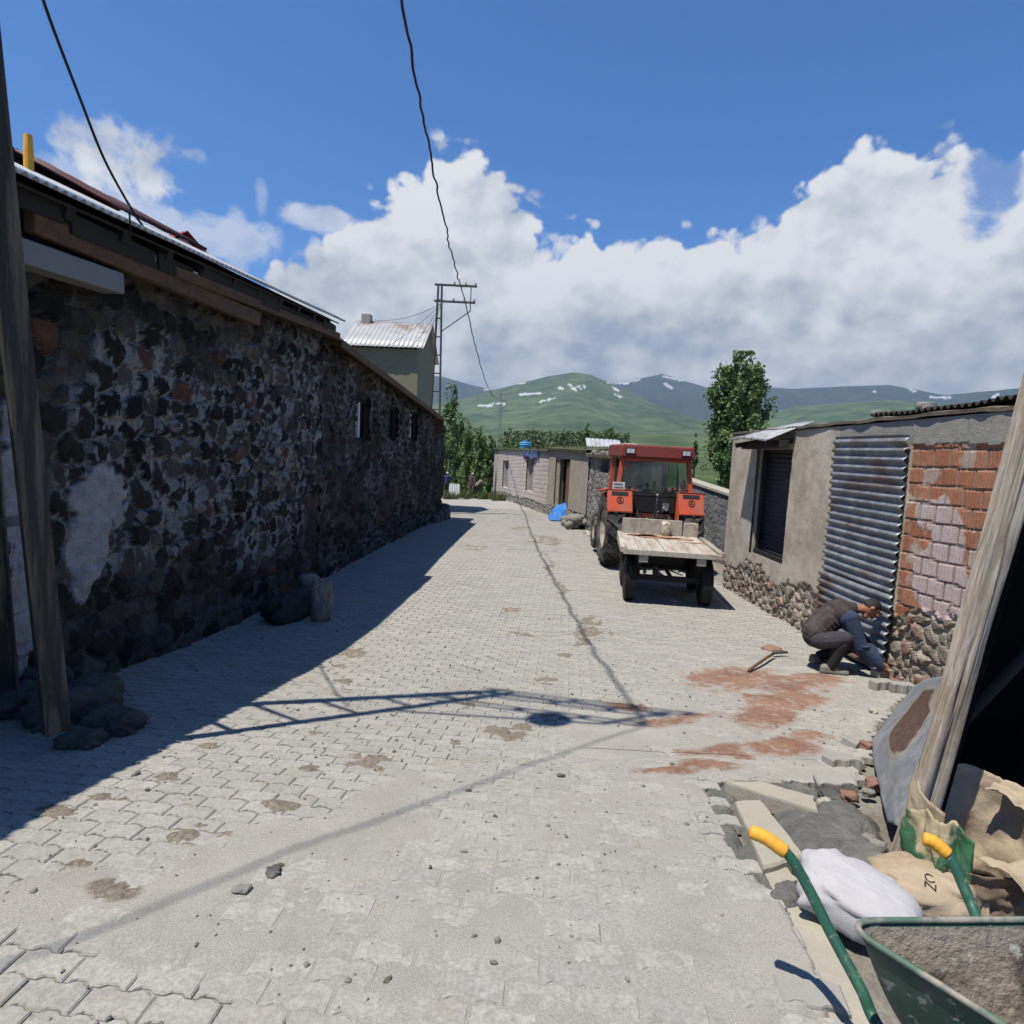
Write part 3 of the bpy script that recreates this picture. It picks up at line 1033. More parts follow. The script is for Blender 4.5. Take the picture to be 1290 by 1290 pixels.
class WallPlane:
    """vertical plane through a foot point along e with outward normal n"""
    def __init__(s, O, e, n):
        s.O, s.e, s.n = np.array(O[:2], float), np.array(e, float), np.array(n, float)
    def P(s, a, h, off=0.0):
        q = s.O + s.e * a + s.n * off
        return np.array([q[0], q[1], h])
    def sh(s, u, v, off=0.0):
        """wall coordinates (along, height) of the point seen at a pixel"""
        A = s.O + s.n * off
        p = on_plane(u, v, A, A + s.e)
        return float((p[:2] - A) @ s.e), float(p[2])

def rubble_wall(name, W, s0, s1, zb, zt, mat, parent, res=.03, stone=(.30, .20), bulge=.05, plas=None, holes=(), depth=.6, seed=1, mort=(.05, .16),
                extra=None, wob=.06, rub=None, smear=None, jit=.34, tilt_k=0.0, jy=None, fleck=0.0):
    """wall whose face is a fine displaced grid; zb, zt: functions of s"""
    ns = max(2, int((s1 - s0) / res))
    S = np.linspace(s0, s1, ns)
    hmax = max(zt(s0) - zb(s0), zt(s1) - zb(s1))
    nh = max(2, int(hmax / res))
    Tt = np.linspace(0, 1, nh)
    SS, TT = np.meshgrid(S, Tt)
    ZB, ZT = np.vectorize(zb)(SS), np.vectorize(zt)(SS)
    ZZ = ZB + (ZT - ZB) * TT
    wx = (fbm(SS * 2.6, ZZ * 2.6, 3, seed) - .5) * .24 + (fbm(SS * 9, ZZ * 9, 2, seed + 20) - .5) * .07
    wz = (fbm(SS * 2.6 + 9, ZZ * 2.6, 3, seed + 3) - .5) * .16 + (fbm(SS * 9, ZZ * 9, 2, seed + 24) - .5) * .06
    gap, sid, sid2, f1 = cells(SS + wx, ZZ + wz, stone[0], stone[1], seed, jit, jy=jy)
    tilt = (sid - .5) * np.sin((SS + wx) * 9 + sid2 * 40) + (sid2 - .5) * np.sin((ZZ + wz) * 11 + sid * 40)
    body = sstep(gap, mort[0], mort[1] + .22)
    smv = smear(SS, ZZ) if smear is not None else np.zeros(SS.shape)
    if fleck:
        fl = np.clip(fbm(SS * 10, ZZ * 6.5, 5, seed + 44, .68) - .46, 0, 1) * 3.2
        gap = gap - fleck * fl * (.35 + smv)
    gm = gap - .0 * smv * np.clip(fbm(SS * 5, ZZ * 3.2, 5, seed + 41, .65) - .36, 0, 1) * 2
    mo = 1 - sstep(gm, mort[0], mort[1])
    H = body * (bulge * (.45 + .75 * sid2) + tilt_k * tilt) + .012 * (fbm(SS * 16, ZZ * 16, 4, seed + 7) - .5) * 2 + wob * (fbm(SS * .5, ZZ * .6, 3, seed + 8) - .5)
    pl = np.zeros(SS.shape)
    if plas is not None:
        pl = plas(SS, ZZ)
        H = H * (1 - .65 * pl) + pl * bulge * .8
        mo = mo * (1 - pl)
    if rub is not None:                       # rubble only where rub() says so; plaster skin elsewhere
        rb = rub(SS, ZZ)
        H = H * rb + (1 - rb) * (bulge * .95 + .012 * (fbm(SS * 1.5, ZZ * 1.5, 4, seed + 30) - .5) + .006 * (fbm(SS * 12, ZZ * 12, 3, seed + 31) - .5))
        mo = mo * rb
    else:
        rb = np.ones(SS.shape)
    at = {'sid': sid, 'sid2': sid2, 'mort': mo, 'plas': pl, 'rub': rb}
    if smear is not None:
        at['smear'] = smv
    if extra is not None:
        H, at = extra(SS, ZZ, H, at)
    P = (W.O[None, None, :] + SS[..., None] * W.e + H[..., None] * W.n)
    P = np.concatenate([P, ZZ[..., None]], -1)
    R, C = SS.shape
    idx = np.arange(R * C).reshape(R, C)
    F = np.stack([idx[:-1, :-1], idx[:-1, 1:], idx[1:, 1:], idx[1:, :-1]], -1)
    # face orientation: outward n
    t = np.cross(np.array([W.e[0], W.e[1], 0]), np.array([0, 0, 1]))
    if t[:2] @ W.n < 0:
        F = F[..., ::-1]
    sc = (SS[:-1, :-1] + SS[1:, 1:]) / 2
    zc = (ZZ[:-1, :-1] + ZZ[1:, 1:]) / 2
    keep = np.ones(sc.shape, bool)
    for a0, a1, h0, h1 in holes:
        keep &= ~((sc > a0) & (sc < a1) & (zc > h0) & (zc < h1))
    F = F[keep].reshape(-1, 4).tolist()
    V = P.reshape(-1, 3)
    n0 = len(V)
    # solid block behind the face (stepped round the openings is not needed: reveals are separate boxes)
    blocks = []
    xs = sorted({s0, s1, *[h[0] for h in holes], *[h[1] for h in holes]})
    for a, b in zip(xs[:-1], xs[1:]):
        m = (a + b) / 2
        cut = [(h0, h1) for a0, a1, h0, h1 in holes if a0 - 1e-6 <= m <= a1 + 1e-6]
        if cut:
            h0, h1 = cut[0]
            blocks.append((a, b, None, h0)); blocks.append((a, b, h1, None))
        else:
            blocks.append((a, b, None, None))
    ex = []
    for a, b, l, h in blocks:
        v = []
        for off in (-.02, -depth):
            for q in (a, b):
                v.append(W.P(q, zb(q) if l is None else l, off))
                v.append(W.P(q, (zt(q) if h is None else h) - (.002 if h is None else 0), off))
        k = n0 + len(ex)
        ex += v
        # v: 0 a-low front,1 a-high front,2 b-low,3 b-high, 4..7 back
        for f in ((0, 2, 3, 1), (4, 5, 7, 6), (0, 1, 5, 4), (2, 6, 7, 3), (1, 3, 7, 5), (0, 4, 6, 2)):
            F.append(tuple(k + i for i in f))
    V = np.concatenate([V, np.array(ex)])
    for k2 in at:
        at[k2] = np.concatenate([np.asarray(at[k2], float).reshape(-1), np.full(len(ex), .35 if k2 in ('sid', 'sid2') else 0.0)])
    return mesh_obj(name, V, F, mat, parent, world=True, attrs=at)

def corrugated(name, mat, o, along, down, L, D, parent, pitch=.08, amp=.011, seg=6, th=.002, nd=6, sag=0.0, seed=0, rough=.0, attrs=None, mats=None, curve=None):
    """sheet with waves across 'along'; o = corner, along/down unit vectors"""
    o, a, d = np.array(o, float), np.array(along, float), np.array(down, float)
    n = np.cross(a, d); n /= np.linalg.norm(n)
    nw = max(2, int(round(L / pitch)) * seg + 1)
    u = np.linspace(0, L, nw)
    w = np.linspace(0, D, nd)
    U, Wd = np.meshgrid(u, w)
    H = amp * np.sin(2 * np.pi * U / pitch)
    if rough:
        H = H + rough * (fbm(U * 1.1 + seed, Wd * 1.1, 4, seed) - .5)
    if curve is not None:
        H = H + curve(U, Wd)
    endw = .012 * (fbm(U * 2.2 + seed * 3, U * 0 + seed, 2, seed + 2) - .5) * 4
    Wd2 = Wd + endw * (Wd / max(D, 1e-6))
    P = o + U[..., None] * a + Wd2[..., None] * d + H[..., None] * n
    R, C = U.shape
    idx = np.arange(R * C).reshape(R, C)
    F = np.stack([idx[:-1, :-1], idx[:-1, 1:], idx[1:, 1:], idx[1:, :-1]], -1).reshape(-1, 4).tolist()
    at = attrs(U, Wd) if attrs else None
    if at:
        at = {k: q.reshape(-1) for k, q in at.items()}
    ob = mesh_obj(name, P.reshape(-1, 3), F, mats or mat, parent, world=True, smooth=True, attrs=at)
    solidify(ob, th, 0)
    return ob

WL = WallPlane(WA, WE, WN)
EZ = np.array([0, 0, 1.0])
E3 = np.array([WE[0], WE[1], 0])
N3 = np.array([WN[0], WN[1], 0])

# ------------------------------------------------------------------ near stone barn on the left
S_SPLIT = WL.sh(398, 705)[0]
S_END = WL.sh(556, 640)[0]
S_NEAR = -3.4
OH = .38
E_A = WL.sh(60, 232, OH)
E_B = WL.sh(433, 404, OH)
def eave_near(s):
    return E_A[1] + (E_B[1] - E_A[1]) * (s - E_A[0]) / (E_B[0] - E_A[0])
def zfoot(s):
    return float(zg(WA[1] + WE[1] * s)) - .12

def px_blob(items, W, amp=.9, seed=50, thr=(.30, .52), scale=7):
    """soft patches given as pixel ellipses on the wall"""
    loc = []
    for u, v, ru, rv in items:
        s, h = W.sh(u, v)
        s2, _ = W.sh(u + ru, v)
        _, h2 = W.sh(u, v - rv)
        loc.append((s, h, abs(s2 - s), abs(h2 - h)))
    def f(S, Z):
        m = np.zeros(S.shape)
        for s, h, a, b in loc:
            m = np.maximum(m, np.clip(1 - ((S - s) / a) ** 2 - ((Z - h) / b) ** 2, 0, 1) ** .5)
        n = fbm(S * scale, Z * scale, 5, seed, .62)
        return sstep(m * (.25 + 1.15 * n), thr[0], thr[1])
    return f

M['roof_worn'] = pmat('roof_worn', (.56, .54, .52), .6, .25, 2.5, .1, 12, col2=(.34, .17, .11), metal=.1, c2lo=.50, c2hi=.62)
barn = thing('stone_barn', 'dark basalt rubble barn with white corrugated eave, nearest on the left of the street', 'barn', tuple(WL.P(4, zfoot(4) + .1, -3)))
rubble_wall('wall', WL, S_NEAR, S_SPLIT, zfoot, lambda s: eave_near(s) - .12, M['rubble_dark'], barn, res=.024, stone=(.275, .215), bulge=.060, jit=.46, jy=.24, fleck=.62, tilt_k=.035,
            plas=px_blob([(122, 628, 42, 52), (104, 690, 32, 50), (96, 740, 14, 26), (24, 560, 20, 110), (15, 640, 24, 200), (18, 760, 24, 110)], WL, thr=(.40, .50), scale=11),
            smear=px_blob([(262, 545, 40, 60), (275, 510, 40, 40), (275, 600, 44, 40), (205, 640, 80, 90), (180, 450, 60, 50), (190, 540, 90, 90), (330, 560, 90, 130), (140, 640, 90, 110), (330, 660, 60, 60), (15, 640, 40, 200), (380, 500, 60, 90)], WL, thr=(.2, .75), scale=3), depth=5.5, seed=2, mort=(.02, .10))
# roof: zinc on the street slope, rusted for its far end, gable behind
PITCH = math.radians(22.8)
def roof_near():
    up = (-N3 * math.cos(PITCH) + EZ * math.sin(PITCH))
    dn = -up
    D = 3.6
    sA, sB = S_NEAR - .2, E_B[0]
    k = (eave_near(sB) - eave_near(sA)) / (sB - sA)
    al = E3 + EZ * k
    al /= np.linalg.norm(al)
    Ltot = (sB - sA) / (1 / math.sqrt(1 + k * k))
    rf = mesh_obj('roof', [WL.P(sA, eave_near(sA) - .05, OH - .06) + up * 0, WL.P(sB - .05, eave_near(sB) - .05, OH - .06), WL.P(sB - .05, eave_near(sB) - .05, OH - .06) + up * D, WL.P(sA, eave_near(sA) - .05, OH - .06) + up * D,
                           WL.P(sB - .05, eave_near(sB) - .05, OH - .06) + up * D - N3 * D * .9 - EZ * 1.6, WL.P(sA, eave_near(sA) - .05, OH - .06) + up * D - N3 * D * .9 - EZ * 1.6],
                  [(0, 1, 2, 3), (3, 2, 4, 5)], M['wood_dark'], barn, world=True)
    solidify(rf, .02, -1)
    split = Ltot * .72
    o = WL.P(sA, eave_near(sA), OH)
    for nm, mt, a, b, lab in (('roof_sheet', M['roof_zinc'], 0, split, 'white zinc roof sheet'), ('roof_sheet', M['roof_worn'], split, Ltot, 'rust streaked roof sheet')):
        ob = corrugated(nm, mt, o + al * a + up * D, al, dn, b - a, D + .03, rf, pitch=.09, amp=.016, seg=8, nd=8, rough=.02, seed=3)
        tag(ob, lab)
    # ragged dark boards and battens under the eave
    mb = MB()
    r = random.Random(8)
    s = sA
    while s < sB - .3:
        l = .5 + r.random() * 1.6
        e = min(s + l, sB - .05)
        dz = .085 + r.random() * .10
        mb.beam(WL.P(s, eave_near(s) - dz, OH - .10 - r.random() * .05), WL.P(e, eave_near(e) - dz - r.random() * .04, OH - .10 - r.random() * .05), .03, .10 + .08 * r.random())
        s = e + .01 + r.random() * .1
    for q in np.arange(sA + .2, sB, .62):
        mb.beam(WL.P(q, eave_near(q) - .10, OH - .08), WL.P(q, eave_near(q) + .12, -.3), .08, .10)
    mb.build('eave_boards', M['wood_dark'], barn, world=True)
    a, b = WL.sh(40, 278, .22), WL.sh(326, 402, .22)
    MB().beam(WL.P(a[0], a[1], .20), WL.P(b[0], b[1], .20), .09, .16, m=0).build('wall_plate', M['wood_brown'], barn, world=True, bevel=.01)
    a, b = WL.sh(225, 342, .30), WL.sh(430, 425, .30)
    MB().beam(WL.P(a[0], a[1], .26), WL.P(b[0], b[1] + .02, .26), .05, .10).build('eave_plank', M['wood_brown'], barn, world=True, bevel=.008)
    a0, b0 = WL.sh(-60, 283, .30), WL.sh(163, 358, .30)
    MB().beam(WL.P(a0[0], a0[1] + .0, .16), WL.P(b0[0], b0[1], .16), .20, .17).build('lintel', M['board_grey'], barn, world=True, bevel=.012)
roof_near()
# yellow pipe sticking up behind the roof edge
p = at_y(36, 200, 7.6)
mb = MB()
mb.tube([p + EZ * -.6, p + EZ * .10, p + EZ * .26], [.05, .05, .042], 12)
tag(mb.build('roof_pipe', M['grip_yellow'], None, smooth=False), 'short yellow pipe standing above the barn roof behind the pole', 'pipe')

# ------------------------------------------------------------------ longer stone house beyond it
F_OH = .32
G_A = WL.sh(436, 430, F_OH)
G_B = WL.sh(557, 524, F_OH)
def eave_far(s):
    return G_A[1] + (G_B[1] - G_A[1]) * (s - G_A[0]) / (G_B[0] - G_A[0])
house = thing('stone_house', 'long dark stone house with rusty eave and three small dark windows', 'house', tuple(WL.P(S_SPLIT + 5, zfoot(S_SPLIT + 5) + .1, -3)))
wins = []
for u0, u1, v0, v1, um in ((446, 465, 503, 555, 455), (490, 500, 512, 555, 495), (515, 525, 519, 556, 520)):
    a, b = WL.sh(u0, 530)[0], WL.sh(u1, 530)[0]
    wins.append((a, b, WL.sh(um, v1)[1], WL.sh(um, v0)[1]))
rubble_wall('wall', WL, S_SPLIT, S_END, zfoot, lambda s: eave_far(s) - .05, M['rubble_far'], house, res=.032, stone=(.26, .17), bulge=.06, depth=5.0, seed=5, jit=.46, jy=.26, fleck=.5, tilt_k=.02, mort=(.05, .20), holes=wins, smear=lambda S, Z: .55 * sstep(fbm(S * 1.2, Z * 1.2, 4, 58), .40, .62), wob=.10)
for a, b, l, h in wins:
    mb = MB()
    t = .06
    for q in ((a + t / 2, l, a + t / 2, h), (b - t / 2, l, b - t / 2, h)):
        mb.beam(WL.P(q[0], q[1], -.10), WL.P(q[2], q[3], -.10), t, .05, up=(WN[0], WN[1], 0))
    for z in (l + t / 2, h - t / 2):
        mb.beam(WL.P(a + t, z, -.10), WL.P(b - t, z, -.10), .05, t)
    w = mb.build('window', M['wood_dark'], house, world=True)
    if a == wins[0][0] or a == wins[2][0]:
        mm = MB().beam(WL.P((a + b) / 2, l + t, -.09), WL.P((a + b) / 2, h - t, -.09), .10, .06, up=(WN[0], WN[1], 0)).build('mullion', M['white_paint'], w, world=True)
    g = MB().hexa([WL.P(a, l, -.16), WL.P(b, l, -.16), WL.P(b, l, -.18), WL.P(a, l, -.18), WL.P(a, h, -.16), WL.P(b, h, -.16), WL.P(b, h, -.18), WL.P(a, h, -.18)])
    g.build('pane', M['shutter_dark'], w, world=True)
def roof_far():
    P2 = math.radians(17)
    up = (-N3 * math.cos(P2) + EZ * math.sin(P2))
    sA, sB = S_SPLIT + .1, G_B[0] + .25
    A, B = WL.P(sA, eave_far(sA), F_OH), WL.P(sB, eave_far(sB), F_OH)
    al = (B - A); L = np.linalg.norm(al); al /= L
    mb = MB()
    for a, b in ((0, L),):
        p = A + al * a - EZ * .05
        q = A + al * b - EZ * .05
        mb.hexa([p, q, q + up * 2.7, p + up * 2.7, p + EZ * .04, q + EZ * .04, q + up * 2.7 + EZ * .04, p + up * 2.7 + EZ * .04])
    mb.hexa([A + up * 2.7 - EZ * .05, B + up * 2.7 - EZ * .05, B + up * 2.7 - N3 * 2.6 - EZ * .85, A + up * 2.7 - N3 * 2.6 - EZ * .85,
             A + up * 2.7, B + up * 2.7, B + up * 2.7 - N3 * 2.6 - EZ * .8, A + up * 2.7 - N3 * 2.6 - EZ * .8])
    rf = mb.build('roof', M['roof_rust'], house, world=True)
    mb = MB()
    r = random.Random(4)
    for q in np.arange(.2, L, .55):
        p = A + al * q
        mb.beam(p - EZ * .09, p - EZ * (.09 - .14) - N3 * .6, .07, .08)
    mb.beam(A - EZ * .10 + N3 * .01, B - EZ * .10 + N3 * .01, .03, .12)
    mb.build('eave_boards', M['wood_brown'], house, world=True)
    # hanging verge boards at the far gable
    mb = MB()
    mb.hexa([B - EZ * .62 - N3 * .05, B - EZ * .52 - N3 * 1.0, B - EZ * .52 - N3 * 1.0 + al * .04, B - EZ * .62 - N3 * .05 + al * .04,
             B - EZ * .12 + N3 * .04, B + EZ * .16 - N3 * 1.0, B + EZ * .16 - N3 * 1.0 + al * .04, B - EZ * .12 + N3 * .04 + al * .04])
    mb.build('verge_board', M['wood_brown'], house, world=True)
    mb = MB()
    q = A + al * (L - .5) + up * .25 + EZ * .05
    mb.hexa([q, q + al * .9, q + al * .9 + up * .8, q + up * .8, q + EZ * .03, q + al * .9 + EZ * .03, q + al * .9 + up * .8 + EZ * .03, q + up * .8 + EZ * .03])
    tag(mb.build('roof_sheet', M['roof_pale'], rf, world=True), 'loose pale sheet')
roof_far()
# rough stone plinth at the house corner
def lump(name, c, r, mat, seed, parent=None, rot=0.0, sub=4, amp=.22, flat=.0, squash=None):
    """displaced icosphere as one natural stone"""
    bm = bmesh.new()
    bmesh.ops.create_icosphere(bm, subdivisions=sub, radius=1.0)
    vs = np.array([v.co[:] for v in bm.verts])
    off = seed * 3.17
    # blocky: push towards a box, then noise
    q = vs / np.maximum(np.abs(vs).max(1, keepdims=True), 1e-6)
    vs = vs * .55 + q * .45 * .85
    nz = (fbm(vs[:, 0] * 1.6 + off, vs[:, 1] * 1.6 + vs[:, 2] * 1.3, 4, seed) - .5) * 2 * amp
    nz += (fbm(vs[:, 0] * 6 + off, vs[:, 1] * 6 + vs[:, 2] * 5, 3, seed + 3) - .5) * amp * .5
    vs = vs * (1 + nz[:, None])
    if squash:
        vs = squash(vs)
    vs = vs * np.array(r)
    ca, sa = math.cos(rot), math.sin(rot)
    vs = np.stack([vs[:, 0] * ca - vs[:, 1] * sa, vs[:, 0] * sa + vs[:, 1] * ca, vs[:, 2]], -1)
    fs = [[v.index for v in f.verts] for f in bm.faces]
    bm.free()
    if isinstance(c, MB):
        return vs, fs
    c = np.array(c, float)
    o = mesh_obj(name, vs + (0 if parent else 0), fs, mat, parent, smooth=True)
    o.location = tuple(c)
    return o
mb = MB()
for i, (ds, off, r) in enumerate(((-.5, .16, (.42, .2, .34)), (-1.2, .12, (.4, .16, .26)), (.0, .12, (.34, .24, .40)), (-1.9, .10, (.36, .14, .2)))):
    vs, fs = lump('x', MB(), r, None, i + 3, rot=math.atan2(WE[1], WE[0]))
    c = WL.P(S_END + ds, zfoot(S_END + ds) + .12 + r[2] * .5, off)
    mb.add(vs + c, fs)
mb.build('plinth', M['stone_dark'], house, world=True, smooth=True)

# ------------------------------------------------------------------ roofs and houses showing over the left row
def simple_gable(name, label, cat, rootxy, pts_eave, depth, pitch, zbase, wallmat, roofmat, wall_h=None, chim=None, ridge_deep=3.0, pitch_w=.09, group=None):
    """house whose street-facing eave runs between two world points"""
    A, B = np.array(pts_eave[0]), np.array(pts_eave[1])
    al = B - A; L = np.linalg.norm(al); al = al / L
    hor = al[:2] / np.linalg.norm(al[:2])
    back = np.array([-hor[1], hor[0], 0])
    if back @ (np.array([*((A + B)[:2] / 2), 0]) - np.array([CAM[0], CAM[1], 0])) < 0:
        back = -back
    t = thing(name, label, cat, (float((A + B)[0] / 2), float((A + B)[1] / 2), zbase), group=group)
    D = ridge_deep
    up = back * math.cos(pitch) + EZ * math.sin(pitch)
    inset = .25
    a0, b0 = A + al * inset + back * inset, B - al * inset + back * inset
    mb = MB()
    fl = lambda p, z: np.array([p[0], p[1], z])
    dep = 2 * (D * math.cos(pitch) - inset)
    q = [fl(a0, zbase - 1), fl(b0, zbase - 1), fl(b0 + back * dep, zbase - 1), fl(a0 + back * dep, zbase - 1),
         a0 - EZ * .03, b0 - EZ * .03, b0 + back * dep - EZ * .03, a0 + back * dep - EZ * .03]
    mb.hexa(q)
    rise = D * math.sin(pitch)
    for e in (a0, b0):
        k = .12 * (1 if e is b0 else -1)
        mb.add([e - EZ * .03, e + back * dep - EZ * .03, e + back * dep / 2 + EZ * (rise - .15), e - EZ * .03 - al * k, e + back * dep - EZ * .03 - al * k, e + back * dep / 2 + EZ * (rise - .15) - al * k],
               [(0, 1, 2), (5, 4, 3), (0, 3, 4, 1), (1, 4, 5, 2), (2, 5, 3, 0)])
    mb.build('wall', wallmat, t, world=True)
    r1 = corrugated('roof', roofmat, A + up * D, al, -up, L, D, t, pitch=pitch_w, amp=.016, seg=6, nd=4, rough=.02)
    up2 = -back * math.cos(pitch) + EZ * math.sin(pitch)
    rg = A + up * D
    corrugated('roof', roofmat, rg, al, -up2, L, D, t, pitch=pitch_w, amp=.016, seg=6, nd=4, rough=.02)
    if chim is not None:
        c, w, h = chim
        m2 = MB()
        m2.box(c + EZ * (h / 2 - .3), (w, w, h + .6))
        ch = m2.build('chimney', M['concrete'], r1, world=True, bevel=.02)
        m3 = MB(); m3.tube([c + EZ * h + np.array([w * .2, 0, 0]), c + EZ * (h + .22) + np.array([w * .2, 0, 0])], .07, 8)
    return t
M['wall_olive'] = pmat('wall_olive', (.30, .285, .185), .9, .08, 2, .1, 20)
M['wall_cream'] = pmat('wall_cream', (.52, .48, .40), .9, .1, 2, .1, 20)
eA, eB = at_y(428, 434, 27.0), at_y(533.5, 438.5, 27.0)
cch = at_y(462, 409, 29.6)
simple_gable('pale_roofed_house', 'olive walled house with pale corrugated roof and square chimney behind the stone house', 'house', None, (eA, eB), 6, math.radians(29), -1.0,
             M['wall_olive'], M['roof_pale'], ridge_deep=3.1, chim=(cch, .42, .45), pitch_w=.2)
# maroon roof whose slope rises behind the barn, close by on the left
rA, rB = at_y(15, 186, 9.2), at_y(163, 261, 14.5)
def maroon():
    A, B = rA, rB                       # ridge
    al = B - A; L = np.linalg.norm(al); al /= L
    hor = al[:2] / np.linalg.norm(al[:2])
    side = np.array([hor[1], -hor[0], 0])
    if side[0] < 0: side = -side
    t = thing('maroon_roofed_house', 'house with a dark maroon metal roof rising behind the stone barn', 'house', (float(A[0]), float((A + B)[1] / 2), -.8))
    p = math.radians(24)
    d1 = side * math.cos(p) - EZ * math.sin(p)
    d2 = -side * math.cos(p) - EZ * math.sin(p)
    corrugated('roof', M['roof_maroon'], A, al, d1, L, 1.7, t, pitch=.18, amp=.03, nd=4, rough=.05, seed=6)
    corrugated('roof', M['roof_maroon'], A, al, d2, L, 3.2, t, pitch=.18, amp=.03, nd=4, rough=.05, seed=6)
    mb = MB()
    a, b = A + al * .2 - EZ * .75, B - al * .2 - EZ * .75
    z0 = -1.2
    s1, s2 = side * 1.3, -side * 2.6
    q = [a + s1, b + s1, b + s2, a + s2]
    mb.hexa([np.array([k[0], k[1], z0]) for k in q] + q)
    mb.build('wall', M['wall_cream'], t, world=True)
maroon()
eA, eB = at_y(224, 333, 20.0), at_y(270, 333, 24.0)
def redhouse():
    tip = at_y(237, 291, 20.0)
    t = thing('red_roofed_house', 'red metal gable peak showing above the white barn roof edge', 'house', (float(tip[0]), 22.0, -.8))
    # gable facing the viewer: ridge runs away
    al = np.array([-1.6, .9, .0]); al /= np.linalg.norm(al)
    sd = np.array([al[1], -al[0], 0])
    p = math.radians(36)
    for sg in (1, -1):
        dn = sd * sg * math.cos(p) - EZ * math.sin(p)
        corrugated('roof', M['roof_red'], tip, al, dn, 7.0, 2.6, t, pitch=.2, amp=.02, nd=4)
    mb = MB()
    a = tip + al * .25
    w, h = 2.6 * math.cos(p) - .2, 2.6 * math.sin(p)
    b0, b1 = a + sd * w - EZ * (h - .05), a - sd * w - EZ * (h - .05)
    z0 = -1.2
    pts = [np.array([b0[0], b0[1], z0]), b0, a - EZ * .12, b1, np.array([b1[0], b1[1], z0])]
    pts2 = [q + al * 6.4 for q in pts]
    mb.add(pts + pts2, [(0, 1, 2, 3, 4), (9, 8, 7, 6, 5)] + [(i, i + 5, (i + 1) % 5 + 5, (i + 1) % 5) for i in range(5)])
    mb.build('wall', M['wall_cream'], t, world=True)
redhouse()

# ------------------------------------------------------------------ right-hand workshop: plaster, brick infill, metal doors
WR = WallPlane(RA, RE, RN)
R_T0 = WR.sh(1270, 519)
R_T1 = WR.sh(927, 549)
def rtop(s):
    return R_T0[1] + (R_T1[1] - R_T0[1]) * (s - R_T0[0]) / (R_T1[0] - R_T0[0])
def rfoot(s):
    return float(zg(RA[1] + RE[1] * s)) - .10
R_S0 = -1.45
R_S1 = WR.sh(919, 640)[0]
D0, D1 = WR.sh(995, 640)[0], WR.sh(951, 640)[0]        # doorway (near, far)
DH0, DH1 = WR.sh(975, 708)[1], WR.sh(975, 566)[1]
C0, C1 = WR.sh(1143, 650)[0], WR.sh(1051, 650)[0]      # corrugated door (near, far)
B1 = C0                                                # brick infill from here towards the viewer
CZ1 = WR.sh(1110, 549)[1]
CZ0 = rfoot(C0) + .12
print('workshop', R_S0, R_S1, 'door', D0, D1, DH0, DH1, 'corr', C0, C1, CZ0, CZ1, 'top', rtop(0), rtop(R_S1), 'foot', rfoot(0))
